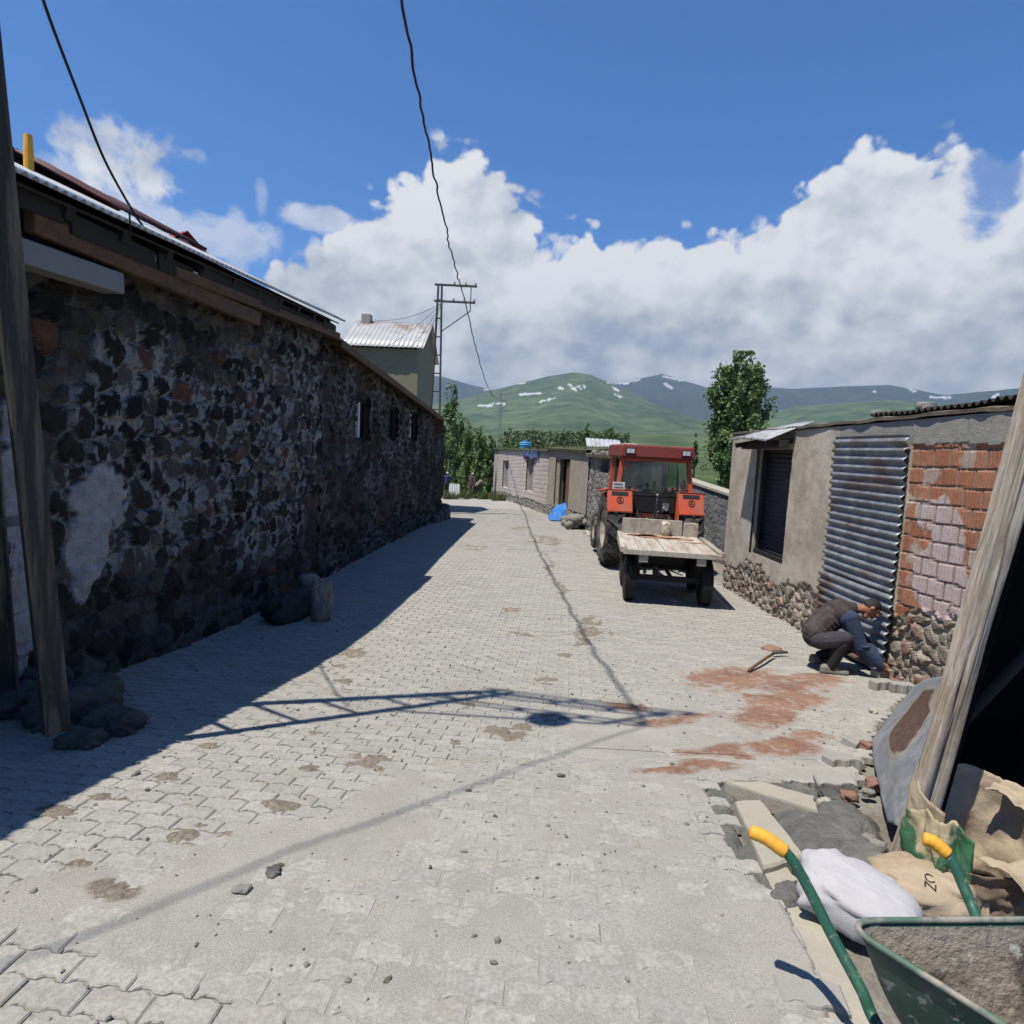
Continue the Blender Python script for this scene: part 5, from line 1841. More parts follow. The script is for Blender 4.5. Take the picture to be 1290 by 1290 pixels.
    rf.hexa([(-.82, -.48, zr0), (.82, -.48, zr0), (.78, 1.34, zr0), (-.78, 1.34, zr0), (-.79, -.44, zr1), (.79, -.44, zr1), (.76, 1.30, zr1), (-.76, 1.30, zr1)])
    roof = rf.build('cab_roof', mar, t, bevel=.035)
    for x in (-.60, .60):
        b = MB().box((x, -.485, zr0 + .14), (.19, .06, .12)).build('work_light', dk, roof, bevel=.008)
        l = MB()
        for dx in (-.042, .042):
            l.box((x + dx, -.519, zr0 + .14), (.075, .012, .09))
        l.build('lens', M['lamp_glass'], b)
    fl = MB()
    r = random.Random(2)
    for k in range(14):
        fl.ellip((-.7 + r.random() * .35, -.30 + r.random() * 1.0, zr1 + .01), (.05, .05, .02), 6, 4)
    tag(fl.build('straw', M['plank_pale'], roof), kind='stuff')
    # glass
    gl = MB()
    def pane(p):
        gl.add(p, [(0, 1, 2, 3)])
    pane([(-.74, -.345, 1.64), (.74, -.345, 1.64), (.68, -.30, zr0 - .08), (-.68, -.30, zr0 - .08)])
    for x in (-1, 1):
        pane([(x * .765, -.30, 1.62), (x * .70, 1.18, 1.42), (x * .655, 1.12, zr0 - .02), (x * .70, -.28, zr0 - .02)])
    pane([(-.66, 1.20, 1.52), (.66, 1.20, 1.52), (.62, 1.12, zr0 - .02), (-.62, 1.12, zr0 - .02)])
    gl.build('glass', M['cab_glass'], t)
    # seat, steering wheel, clutter seen through the rear window
    mb = MB()
    mb.box((0, .15, 1.34), (.50, .46, .14)).box((0, -.06, 1.55), (.46, .09, .34), top=(.85, 1))
    mb.build('seat', M['black_rubber'], t, bevel=.03)
    mb = MB()
    Mw = Matrix.Translation((0, .72, 1.66)) @ Matrix.Rotation(math.radians(-35), 4, 'X')
    mb.lathe([(.20, -.014), (.214, 0), (.20, .014), (.186, 0)], 24, Mw, closed=True)
    for a in (0, 2.1, 4.2):
        mb.beam(Mw @ Vector((0, 0, -.03)), Mw @ Vector((.2 * math.cos(a), .2 * math.sin(a), 0)), .02, .012)
    mb.tube([Mw @ Vector((0, 0, -.02)), (0, 1.0, 1.15)], .03, 8)
    mb.build('steering_wheel', M['black_rubber'], t)
    for x, y, h, w in ((-.42, 1.10, .20, .09), (-.25, 1.10, .15, .06), (.18, 1.12, .24, .08), (.34, 1.1, .30, .09), (.52, -.2, .18, .08), (-.55, -.18, .14, .10), (.28, -.22, .20, .07), (.44, -.22, .22, .06)):
        MB().box((x, y, 1.56 + h / 2), (w, .07, h), top=(.8, .8)).build('control_box', dk, t, bevel=.01)
    # red disc sticker on the rear glass, plate on the mudguard
    rs = MB(); rs.lathe([(0, .002), (.055, .002), (.055, -.002), (0, -.002)], 20, Matrix.Translation((-.60, -.335, 2.22)) @ Matrix.Rotation(math.radians(90), 4, 'X'))
    tag(rs.build('sticker', M['red_lens'], t), 'faded red round sticker')
    pl = MB().box((-.80, -.475, 1.78), (.26, .012, .17)).build('number_plate', M['white_paint'], t)
    lines = MB()
    r = random.Random(12)
    x = -.905
    for row, zc in enumerate((1.815, 1.745)):
        x = -.895
        while x < -.72:
            w = .016 + r.random() * .012
            lines.box((x + w / 2, -.4825, zc), (w, .003, .034))
            x += w + .010
    lines.build('lettering', M['tractor_dark'], pl)
    # three-point linkage, lift arms, lever, hoses
    mb = MB()
    for sg in (-1, 1):
        mb.beam((.24 * sg, -.20, .62), (.40 * sg, -.98, .58), .05, .08)
        mb.beam((.22 * sg, -.10, 1.14), (.36 * sg, -.58, 1.12), .05, .06)
        mb.tube([(.36 * sg, -.58, 1.12), (.38 * sg, -.66, .62)], .022, 8)
    mb.tube([(0, -.35, 1.02), (0.02, -.72, 1.16), (.02, -.75, 1.30)], .028, 8)
    mb.beam((0, -.3, .42), (0, -1.25, .42), .09, .05)
    mb.box((0, -.47, .72), (.22, .1, .22))
    mb.tube([(0, -.42, .66), (0, -.60, .66)], .03, 10)
    mb.build('linkage', oil, t)
    mb = MB()
    r = random.Random(6)
    for i in range(10):
        x = -.4 + .8 * r.random()
        z = 1.0 + .3 * r.random()
        pts = [(x, -.36, z)]
        for k in range(4):
            pts.append((pts[-1][0] + (r.random() - .5) * .15, -.42 - .16 * r.random(), pts[-1][2] - .09 + .1 * (r.random() - .3)))
        mb.tube(pts, .013, 6)
    mb.tube([(-.36, -.5, .62), (-.40, -.62, 1.02), (-.38, -.66, 1.20), (-.32, -.66, 1.24), (-.28, -.64, 1.18)], .014, 6)
    mb.tube([(.38, -.5, .8), (.36, -.64, 1.12), (.30, -.66, 1.22), (.24, -.62, 1.14), (.28, -.6, .96)], .014, 6)
    mb.build('hose', M['black_rubber'], t)
    mb = MB()
    mb.tube([(.03, -.42, 1.12), (.03, -.55, 1.50), (.03, -.56, 1.60)], .014, 6)
    lv = mb.build('lever', M['galv'], t, smooth=True)
    MB().ellip((.03, -.56, 1.62), .035, 8, 6).build('knob', M['galv'], lv, smooth=True)
    for x, z in ((-.30, 1.10), (-.14, 1.08), (.22, 1.34), (.26, 1.30), (.42, 1.02)):
        MB().ellip((x, -.45, z), (.035, .03, .035), 8, 6).build('coupling', M['galv'], t, smooth=True)
    MB().box((.27, -.375, 1.36), (.14, .02, .16)).build('data_plate', M['galv'], t, bevel=.004)
    # maroon panel under the window
    MB().box((0, -.375, 1.10), (.80, .02, .20)).build('rear_panel', mar, t)
    return t
tractor()

def trailer():
    a, b = gnd(800, 757), gnd(898, 768)
    yT = 10.55
    x0 = at_y(843, 700, yT)[0]
    t = thing('flat_trailer', 'small four wheeled flat trailer with pale plank deck behind the tractor', 'trailer', (x0, yT, float(zg(yT))), rz=math.radians(-7.0))
    dk = M['tractor_dark']
    y0, y1, zd = -.38, 1.85, .93
    # deck: planks running along the trailer
    mb = MB()
    r = random.Random(3)
    n = 7
    w = 1.46 / n
    for k in range(n):
        x = -.73 + w * (k + .5)
        mb.box((x, (y0 + y1) / 2 + (r.random() - .5) * .03, zd - .02 + (r.random() - .5) * .008), (w - .008, y1 - y0, .04))
    mb.box((0, y0 - .012, zd - .035), (1.56, .04, .085))
    deck = mb.build('deck', M['plank_pale'], t, bevel=.006)
    rb = MB()
    for (x, y, rx, ry) in ((-.15, 1.45, .45, .22), (.25, 1.3, .3, .12), (-.35, 1.5, .25, .15), (.6, .9, .25, .05)):
        poly = []
        for k in range(18):
            q = 2 * math.pi * k / 18
            f = .7 + .6 * r.random()
            poly.append((x + rx * f * math.cos(q), y + ry * f * math.sin(q)))
        rb.prism(poly, .006, Matrix.Translation((0, 0, zd + .004)))
    rb.build('brick_dust', pmat('brick_dust', (.42, .235, .15), .95, .3, 12, .4, 40), deck)
    # side rails: rounded board left, flat board right
    mb = MB()
    P = []
    for k in range(10):
        f = k / 9
        P.append([(-.80 + .0, y0 + (y1 - y0) * .72 * f, zd - .05), (-.80, y0 + (y1 - y0) * .72 * f, zd + .03 + .07 * math.sin(f * math.pi * .5))])
    for k in range(9):
        p, q = P[k], P[k + 1]
        mb.hexa([(p[0][0] - .03, *p[0][1:]), (p[0][0] + .05, *p[0][1:]), (q[0][0] + .05, *q[0][1:]), (q[0][0] - .03, *q[0][1:]),
                 (p[1][0] - .03, *p[1][1:]), (p[1][0] + .05, *p[1][1:]), (q[1][0] + .05, *q[1][1:]), (q[1][0] - .03, *q[1][1:])])
    mb.build('side_rail', M['plank_pale'], t)
    MB().box((.785, (y0 + y1) / 2 - .1, zd - .005), (.10, y1 - y0 - .2, .07)).build('side_rail', M['wood_grey'], t, bevel=.008)
    # headboard of two pale boards
    mb = MB()
    mb.box((-.14, y1 - .03, zd + .15), (1.15, .04, .30)).box((.60, y1 - .035, zd + .13), (.28, .04, .27))
    mb.build('headboard', M['plank_pale'], t, bevel=.008)
    MB().box((.62, y1 + .02, zd + .12), (.18, .06, .30)).build('post', M['wood_grey'], t, bevel=.008)
    # chassis
    mb = MB()
    for x in (-.52, .52):
        mb.beam((x, y0 + .1, zd - .12), (x, y1 - .05, zd - .12), .07, .12)
    for y in (y0 + .15, .5, 1.2, y1 - .15):
        mb.beam((-.72, y, zd - .075), (.72, y, zd - .075), .07, .06)
    mb.beam((-.66, .10, .40), (.66, .10, .40), .09, .09)
    mb.beam((-.66, 1.35, .40), (.66, 1.35, .40), .09, .09)
    for x in (-.5, .5):
        for y in (.10, 1.35):
            mb.beam((x, y, .40), (x, y, zd - .12), .09, .05)
            mb.beam((x, y - .36, zd - .18), (x, y, .47), .06, .02)
            mb.beam((x, y, .47), (x, y + .36, zd - .18), .06, .02)
    mb.beam((-.2, .10, .40), (-.2, .10, .62), .08, .1)
    mb.beam((0, 1.3, .45), (0, 2.7, .46), .08, .08)
    mb.beam((0.10, .1, .38), (.10, 1.35, .38), .05, .05)
    mb.box((-.05, .55, .66), (.7, .5, .14))
    mb.build('chassis', dk, t)
    mb = MB()
    for x in (-.45, .47):
        mb.box((x, y0 + .012, zd - .14), (.15, .03, .12))
    mb.build('bracket', M['plank_pale'], t, bevel=.01)
    mb = MB()
    for k in range(9):
        mb.ellip((-.25 + .10 * k + .03 * (r.random() - .5), .25 + .1 * r.random(), .74 + .07 * r.random()), (.045, .04, .035), 8, 6)
    mb.build('spring', M['oily_metal'], t, smooth=True)
    for x in (-.63, .63):
        for y in (.10, 1.35):
            wheel(t, 'wheel', x, y, .385, .19, .22, 0, M['black_rubber'], M['rust_steel'], out=1 if x > 0 else -1, tread=5)
    # rag bundle on the headboard: a thing of its own
    bx = Vector((.12, y1 - .12, zd + .14))
    o = lump('rag_bundle', (0, 0, 0), (.10, .08, .15), M['sack_white'], 71, sub=4, amp=.35)
    mt = Matrix.Translation(t.location) @ Matrix.Rotation(t.rotation_euler[2], 4, 'Z')
    o.location = mt @ bx
    o.data.materials[0] = pmat('rag', (.62, .56, .42), .9, .2, 9, .6, 40)
    tag(o, 'pale knotted rag lying against the trailer headboard', 'rag')
trailer()
# ================================================================== far buildings on the right side of the street, trees, people
def face_building(name, label, cat, A, B, top_px, mat, seed, depth=4.5, res=.06, stone=(.3, .2), bulge=.04, mort=(.06, .2), holes_px=(), rub=None, extra=None, sod=True, zfoot_drop=.15):
    A, B = np.array(A), np.array(B)
    e = (B - A)[:2]; L = np.linalg.norm(e); e /= L
    n = np.array([-e[1], e[0]])
    if n @ (CAM[:2] - (A[:2] + B[:2]) / 2) < 0:
        n = -n
    W = WallPlane(A, e, n)
    a, b = W.sh(*top_px[0]), W.sh(*top_px[1])
    zt = lambda s: a[1] + (b[1] - a[1]) * (s - a[0]) / (b[0] - a[0])
    zb = lambda s: float(zg(A[1] + e[1] * s)) - zfoot_drop
    mid = W.P(L / 2, zb(L / 2) + zfoot_drop, -2)
    t = thing(name, label, cat, tuple(mid))
    holes = []
    for u0, u1, v0, v1 in holes_px:
        s0, s1 = W.sh(u0, (v0 + v1) / 2)[0], W.sh(u1, (v0 + v1) / 2)[0]
        um = (u0 + u1) / 2
        holes.append((min(s0, s1), max(s0, s1), W.sh(um, v1)[1], W.sh(um, v0)[1]))
    rubble_wall('wall', W, 0, L, zb, zt, mat, t, res=res, stone=stone, bulge=bulge, depth=depth, seed=seed, mort=mort, holes=holes, rub=rub, extra=extra and (lambda S, Z, H, at: extra(W, zb, zt, S, Z, H, at)))
    if holes:
        mb = MB()
        for h in holes:
            mb.hexa([W.P(h[0], h[2], -.30), W.P(h[1], h[2], -.30), W.P(h[1], h[2], -.34), W.P(h[0], h[2], -.34), W.P(h[0], h[3], -.30), W.P(h[1], h[3], -.30), W.P(h[1], h[3], -.34), W.P(h[0], h[3], -.34)])
        # backs of the openings, blackened for the shade inside, each its own part
        for h in holes:
            MB().hexa([W.P(h[0] - .02, h[2], -.34), W.P(h[1] + .02, h[2], -.34), W.P(h[1] + .02, h[2], -.38), W.P(h[0] - .02, h[2], -.38),
                       W.P(h[0] - .02, h[3], -.34), W.P(h[1] + .02, h[3], -.34), W.P(h[1] + .02, h[3], -.38), W.P(h[0] - .02, h[3], -.38)]).build('opening', M['shade_black'], t, world=True)
    # earth roof with a tufted edge
    S = np.linspace(-.05, L + .05, 26)
    rows = []
    for off, dz in ((.16, -.02), (.18, .08), (-.3, .15), (-depth * .6, .22), (-depth, .10)):
        rows.append([W.P(s, zt(s) + dz + .07 * (vnoise(np.array(s * 2.3), np.array(off * 3), seed) - .5), off) for s in S])
    rf = MB().grid(rows).build('roof', M['earth'] if not sod else M['sod'], t, world=True)
    if sod:
        r = random.Random(seed)
        mb = MB()
        for k in range(int(L * 60)):
            s = r.random() * L
            o = .15 - r.random() * 2.2
            b0 = W.P(s, zt(s) + .10, o)
            h = .06 + .16 * r.random()
            lean = np.array([(r.random() - .5) * .12, (r.random() - .5) * .12, h])
            w = np.array([(r.random() - .5) * .05, (r.random() - .5) * .05, 0])
            mb.add([b0 - w, b0 + w, b0 + lean], [(0, 1, 2)])
        g = mb.build('grass', M['grass'], rf, world=True)
        tag(g, kind='stuff')
    return t, W, zb, zt, holes
M['sod'] = pmat('sod', (.075, .085, .04), .95, .4, 3, .5, 20, col2=(.13, .105, .07))
M['grass'] = pmat('grass_blades', (.085, .125, .04), .9, .3, 3, 0, col2=(.15, .15, .06))

def block_extra(bw, bh, rubh):
    def f(W, zb, zt, S, Z, H, at):
        foot = np.vectorize(zb)(S)
        h = Z - foot
        line = rubh + .25 * (fbm(S * .9, S * 0, 3, 5) - .5)
        row = np.floor(h / bh)
        ss = S + np.mod(row, 2) * bw * .5
        col = np.floor(ss / bw)
        fx, fz = ss / bw - col, h / bh - row
        e = np.minimum(np.minimum(fx, 1 - fx) * bw, np.minimum(fz, 1 - fz) * bh)
        j = (1 - sstep(e, .012, .035)) * (h > line)
        at['joint'] = j
        at['bid'] = _hash(col, row, 3)
        at['rub'] = np.where(h > line, 0, 1.0)
        H = np.where(h > line, .05 - j * .009, H)
        return H, at
    return f
def block_fn(base, jc, st=((.16, .15, .13), (.36, .33, .29))):
    def fn(T, v):
        n1 = T.noise(v, 3, 5, .7); n2 = T.noise(v, 30, 4, .7)
        c = T.mix(T.attr('bid'), base, tuple(k * .86 for k in base))
        c = T.mix(T.m('MULTIPLY', T.attr('joint'), .55), c, jc)
        s = T.mix(T.attr('sid'), *st)
        s = T.mix(T.attr('mort'), s, (.36, .33, .28))
        c = T.mix(T.attr('rub'), c, s)
        c = scaled(T, c, T.lin(n1, .25, .75, .78, 1.2))
        return scaled(T, c, T.lin(n2, .25, .75, .82, 1.18))
    return fn
def plaster_fn(base, alt):
    def fn(T, v):
        n1 = T.noise(v, 1.6, 6, .7); n2 = T.noise(v, 30, 4, .7)
        c = T.mix(T.step(n1, .35, .68), base, alt)
        s = T.mix(T.attr('sid'), (.15, .14, .12), (.36, .33, .29))
        s = T.mix(T.attr('mort'), s, (.36, .33, .28))
        c = T.mix(T.attr('rub'), c, s)
        return scaled(T, c, T.lin(n2, .25, .75, .78, 1.2))
    return fn

# white block outbuilding, farthest of the three
W0, W1 = gnd(621, 626), gnd(689, 648)
bt, BW, bzb, bzt, bh = face_building('block_outbuilding', 'white block outbuilding with grassy roof and two narrow openings, farthest down the right side', 'outbuilding', W0, W1, ((623, 566.5), (687, 569)),
    amat('white_blocks', block_fn((.58, .505, .46), (.36, .32, .29)), .9, .4, 30, .01), 61, holes_px=((634, 641, 580, 615), (664, 673, 572, 620)), extra=block_extra(.42, .22, .62), depth=5)
for h, col in ((bh[0], 'board_grey'), (bh[1], 'board_grey')):
    MB().hexa([BW.P(h[0] + .05, h[2], -.2), BW.P(h[1] - .05, h[2], -.2), BW.P(h[1] - .05, h[2], -.26), BW.P(h[0] + .05, h[2], -.26),
               BW.P(h[0] + .05, h[2] + (h[3] - h[2]) * .7, -.2), BW.P(h[1] - .05, h[2] + (h[3] - h[2]) * .7, -.2), BW.P(h[1] - .05, h[2] + (h[3] - h[2]) * .7, -.26), BW.P(h[0] + .05, h[2] + (h[3] - h[2]) * .7, -.26)]).build('door', M[col], bt, world=True)
# blue cloth hanging at the second opening
def cloth():
    a, b = BW.sh(663, 572), BW.sh(681, 572)
    mb = MB()
    rows = []
    for j in range(7):
        rw = []
        for i in range(13):
            f = i / 12
            s = a[0] + (b[0] - a[0]) * f
            z = bzt(s) + .02 - j * .09 * (1 - .35 * abs(math.sin(f * 5)))
            rw.append(BW.P(s, z, .14 + .05 * math.sin(f * 22 + j * .6)))
        rows.append(rw)
    o = MB().grid(rows).build('cloth', M['sack_white'], None, smooth=True)
    o.data.materials[0] = pmat('cloth_pale_blue', (.06, .10, .26), .9, .35, 3, .2, 30, col2=(.22, .27, .38))
    solidify(o, .006)
    tag(o, 'crumpled blue cloth hanging at the roof edge of the white block outbuilding', 'cloth')
cloth()
# plastered outbuilding, middle one
P0, P1 = W1, gnd(738, 666)
pt, PW, pzb, pzt, ph = face_building('plaster_outbuilding', 'sand coloured plastered outbuilding with a brown door ajar, beside the white block one', 'outbuilding', P0, P1, ((690, 566), (737, 569.5)),
    amat('sand_plaster', plaster_fn((.40, .355, .29), (.33, .29, .235)), .92, .4, 30, .015), 62, holes_px=((700, 718, 578, 640),), rub=lambda S, Z: (Z < np.vectorize(lambda s: float(zg(P0[1] + (P1[1] - P0[1]) / np.linalg.norm((P1 - P0)[:2]) * s)))(S) + .5 + .2 * (fbm(S, S * 0, 3, 4) - .5)).astype(float), depth=2.4)
h = ph[0]
hm = h[0] + (h[1] - h[0]) * .55
MB().hexa([PW.P(hm, h[2], -.12), PW.P(h[1] - .05, h[2], -.02), PW.P(h[1] - .05, h[2], -.08), PW.P(hm, h[2], -.18), PW.P(hm, h[3] - .1, -.12), PW.P(h[1] - .05, h[3] - .1, -.02), PW.P(h[1] - .05, h[3] - .1, -.08), PW.P(hm, h[3] - .1, -.18)]).build('door', M['wood_brown'], pt, world=True)
mb = MB()
for q in (h[0] + .05, h[0] + .35):
    mb.beam(PW.P(q, h[2], -.06), PW.P(q, h[3], -.06), .12, .06, up=(PW.n[0], PW.n[1], 0))
mb.build('door_frame', M['plank_pale'], pt, world=True)
# cracked stone outbuilding, nearest, partly behind the tractor
K0, K1 = P1, at_y(778, 690, 17.4)
def crack(W, zb, zt, S, Z, H, at):
    pts = [W.sh(u, v) for u, v in ((741, 578), (744, 590), (742, 600), (748, 610), (747, 622), (753, 634), (756, 646))]
    d = np.full(S.shape, 9.0)
    wn = .10 * (fbm(S * 6, Z * 6, 3, 8) - .5)
    for (s0, h0), (s1, h1) in zip(pts[:-1], pts[1:]):
        dx, dy = s1 - s0, h1 - h0
        t = np.clip(((S - s0) * dx + (Z - h0) * dy) / (dx * dx + dy * dy), 0, 1)
        d = np.minimum(d, np.hypot(S - s0 - t * dx, Z - h0 - t * dy) + wn)
    c = 1 - sstep(d, .05, .13)
    at['crack'] = c
    at['rub'] = np.maximum(at['rub'], c * 0)
    return H - c * .14, at
def crack_fn(T, v):
    n1 = T.noise(v, 1.8, 6, .7); n2 = T.noise(v, 30, 4, .7)
    c = T.mix(T.step(n1, .35, .68), (.30, .29, .275), (.20, .195, .185))
    s = T.mix(T.attr('sid'), (.10, .095, .09), (.28, .26, .24))
    c = T.mix(T.m('MULTIPLY', T.step(n1, .45, .6), .8), c, s)
    c = T.mix(T.attr('crack'), c, (.05, .03, .025))
    return scaled(T, c, T.lin(n2, .25, .75, .72, 1.25))
kt, KW, kzb, kzt, kh = face_building('cracked_outbuilding', 'grey stone outbuilding with a jagged dark crack, beside the tractor', 'outbuilding', K0, K1, ((738, 574), (772, 577)),
    amat('cracked_render', crack_fn, .92, .6, 30, .02), 63, holes_px=((757, 767, 579, 596),), extra=crack, sod=False, depth=1.8, bulge=.03)
mb = MB()
r = random.Random(31)
for k in range(9):
    s = .2 + 3.5 * r.random()
    q = .07 + .09 * r.random()
    mb.ellip(KW.P(s, kzt(s) + .10 + q * .3, .05 - .3 * r.random()), (q, q * .8, q * .6), 9, 6, jit=.5, seed=k)
mb.build('coping_stones', M['stone_mid'], kt, world=True)
# blue tank on the sod roof
tk = at_y(662, 562, 40.0)
tt = thing('water_tank', 'bright blue plastic water tank on the grassy roof', 'water tank', tuple(tk - EZ * .15))
m2 = MB(); m2.lathe([(0, -.15), (.34, -.15), (.37, 0), (.36, .18), (.40, .22), (.36, .26), (.36, .36), (.28, .42), (0, .42)], 20)
m2.build('body', M['tank_blue'], tt, autos=40)
m2 = MB(); m2.lathe([(0, .42), (.14, .42), (.14, .50), (0, .51)], 16); m2.build('lid', M['tank_blue'], tt, autos=40)
# low white-roofed shed behind the cracked outbuilding
eA, eB = at_y(741, 571, 34.0), at_y(786, 574, 34.0)
simple_gable('white_roofed_shed', 'low shed with pale blue white metal roof, left of the tractor cab', 'shed', None, (eA, eB), 4, math.radians(25), -1.6, M['wall_cream'], M['roof_zinc'], ridge_deep=2.0, pitch_w=.25)
# rubble heap and blue tarpaulin at the foot of the cracked outbuilding
hp = gnd(727, 664)
heap = thing('rubble_heap', 'heap of rough field stones below the cracked outbuilding', 'rubble heap', tuple(hp))
r = random.Random(17)
for k in range(46):
    f = r.random()
    c = np.array([hp[0] - .55 + 1.25 * r.random(), hp[1] - 1.2 + 2.2 * r.random(), 0])
    c[2] = zg(c[1]) + .08 + .32 * r.random() * (1 - abs(c[0] - hp[0]) / 1.1)
    q = .10 + .14 * r.random()
    o = lump('stone', np.array(c) - np.array(heap.location), (q, q * .85, q * .7), M['stone_mid'], 80 + k, heap, rot=r.random() * 6, sub=2, amp=.3)
tp = gnd(712, 656)
def tarp():
    rows = []
    for j in range(22):
        rw = []
        for i in range(30):
            a, b = i / 29 - .5, j / 21 - .5
            x, y = tp[0] + .02 + a * 1.35, tp[1] + .3 + b * 1.8
            e = max(abs(a), abs(b)) * 2
            z = zg(y) + .04 + .52 * (1 - e ** 2.2) * (.65 + .7 * float(vnoise(np.array(a * 5), np.array(b * 5), 3))) + .14 * (1 - e) * float(vnoise(np.array(a * 14), np.array(b * 14), 9))
            rw.append(np.array([x + .12 * (vnoise(np.array(b * 7), np.array(a * 3), 4) - .5), y, z]))
        rows.append(rw)
    o = MB().grid(rows).build('tarpaulin', M['tarp_blue'], None, smooth=False)
    solidify(o, .01)
    tag(o, 'crumpled bright blue tarpaulin lying on the rubble heap', 'tarpaulin')
tarp()

# ------------------------------------------------------------------ trees
def leaf_mat(name, a, b):
    m = bpy.data.materials.new(name)
    m.use_nodes = True
    T = NT(m.node_tree)
    bs = m.node_tree.nodes['Principled BSDF']
    g = T.n('ShaderNodeNewGeometry')
    tc = T.n('ShaderNodeTexCoord')
    n = T.noise(tc.outputs['Object'], .8, 3, .6)
    c = T.mix(g.outputs['Random Per Island'], a, b)
    c = scaled(T, c, T.lin(n, .3, .7, .8 * .95, 1.25 * 1.3))
    T.put(bs.inputs['Base Color'], c)
    bs.inputs['Roughness'].default_value = .55
    bs.inputs['Specular IOR Level'].default_value = .25
    tl = T.n('ShaderNodeBsdfTranslucent')
    T.put(tl.inputs[0], c)
    mx = T.n('ShaderNodeMixShader'); mx.inputs[0].default_value = .22
    T.put(mx.inputs[1], bs.outputs[0]); T.put(mx.inputs[2], tl.outputs[0])
    T.put(m.node_tree.nodes['Material Output'].inputs[0], mx.outputs[0])
    return m
M['leaf_dark'] = leaf_mat('leaf_dark', (.055, .10, .032), (.125, .19, .066))
M['leaf_mid'] = leaf_mat('leaf_mid', (.045, .085, .022), (.095, .15, .045))
M['leaf_light'] = leaf_mat('leaf_light', (.07, .115, .03), (.13, .185, .055))
M['leaf_far'] = leaf_mat('leaf_far', (.055, .085, .032), (.105, .135, .055))

def tree(name, label, x, y, ztop, zbase, wid, n, leaf, mat, seed, group=None, crown0=.08, shape=None, limbs=26, trunk_r=.16, cat='tree', clump=.33):
    """columnar or rounded tree: rising limbs, leaves in clumps round the limbs"""
    r = np.random.default_rng(seed)
    H = ztop - zbase
    t = thing(name, label, cat, (x, y, zbase), group=group)
    shape = shape or (lambda f: np.clip(np.sin(np.pi * np.clip(f, 0, 1) ** .75) ** .6, 0, 1))
    mb = MB()
    mb.tube([(0, 0, -.3), (trunk_r * .3, 0, H * .3), (-trunk_r * .3, trunk_r * .2, H * .6), (0, 0, H * .94)], [trunk_r * 1.25, trunk_r * .85, trunk_r * .5, .015], 8)
    cl = []
    for k in range(limbs):
        f = crown0 + (1 - crown0) * (k + r.random()) / limbs * .92
        a = r.random() * 2 * math.pi
        z0 = H * f * .80
        R = wid / 2 * shape(np.clip(f * .80 + .14, 0, 1)) * (.55 + .5 * r.random())
        p = np.array([0, 0, z0])
        q = np.array([R * math.cos(a), R * math.sin(a), min(z0 + R * 1.2 + H * .05, H * (.88 + .11 * r.random()))])
        m = (p + q) / 2 + np.array([R * .12 * math.cos(a), R * .12 * math.sin(a), -R * .1])
        mb.tube([p, m, q], [trunk_r * .32 * (1 - f * .6), trunk_r * .2 * (1 - f * .6), .012], 5, cap=False)
        for w in np.linspace(.35, 1.0, 4):
            cl.append(((1 - w) * p + w * q, .5 + .6 * r.random()))
    for k in range(int(limbs * .8)):
        f = crown0 + (1 - crown0) * r.random()
        a = r.random() * 2 * math.pi
        R = wid / 2 * shape((f - crown0) / (1 - crown0)) * r.random() ** .5 * .9
        cl.append((np.array([R * math.cos(a), R * math.sin(a), H * f]), .5 + .6 * r.random()))
    mb.build('trunk', M['bark'], t, smooth=True)
    C = np.array([c for c, _ in cl]); S = np.array([s for _, s in cl])
    pick = r.integers(0, len(C), n)
    cs = wid * clump * .5
    d = r.normal(size=(n, 3)); d /= np.linalg.norm(d, axis=1, keepdims=True)
    rad = (r.random(n) ** .45)[:, None] * S[pick][:, None] * cs
    P = C[pick] + d * rad * np.array([1, 1, 1.5])
    P[:, 2] = np.clip(P[:, 2], H * crown0 * .5, H * 1.0 - .0)
    # leaves: small bent diamonds
    nrm = d * .8 + r.normal(size=(n, 3)) * .6 + np.array([0, 0, .5])
    nrm /= np.linalg.norm(nrm, axis=1, keepdims=True)
    u = np.cross(nrm, r.normal(size=(n, 3))); u /= np.linalg.norm(u, axis=1, keepdims=True)
    w = np.cross(nrm, u)
    sz = leaf * (.6 + .8 * r.random(n))[:, None]
    a, b, c, e = P + u * sz, P + w * sz * .62 + nrm * sz * .15, P - u * sz, P - w * sz * .62 + nrm * sz * .15
    V = np.stack([a, b, c, e], 1).reshape(-1, 3)
    F = np.arange(n * 4).reshape(n, 4).tolist()
    mesh_obj('crown', V, F, mat, t)
    return t

def tree_px(name, label, uc, vtop, vbot, wpx, y, n, leafpx, mat, seed, zb=None, **k):
    top = at_y(uc, vtop, y); bot = at_y(uc, vbot, y)
    zbase = bot[2] if zb is None else zb
    x = (top[0] + bot[0]) / 2
    return tree(name, label, x, y, top[2], zbase, wpx / FPX * y, n, leafpx / FPX * y, mat, seed, **k)
big = lambda f: np.clip(np.interp(f, [0, .1, .3, .55, .8, .93, 1], [.70, .85, 1.0, .97, .74, .46, .10]), 0, 1)
tree_px('poplar_tree', 'large leafy dark green poplar rising behind the workshop', 931, 443, 640, 82, 30.0, 22000, 2.4, M['leaf_dark'], 3, shape=big, limbs=60, trunk_r=.22, crown0=.05, clump=.24)
pop = lambda f: np.clip(np.interp(f, [0, .1, .35, .7, .92, 1], [.5, .8, 1.0, .8, .45, .1]), 0, 1)
G = 'poplars at the end of the street'
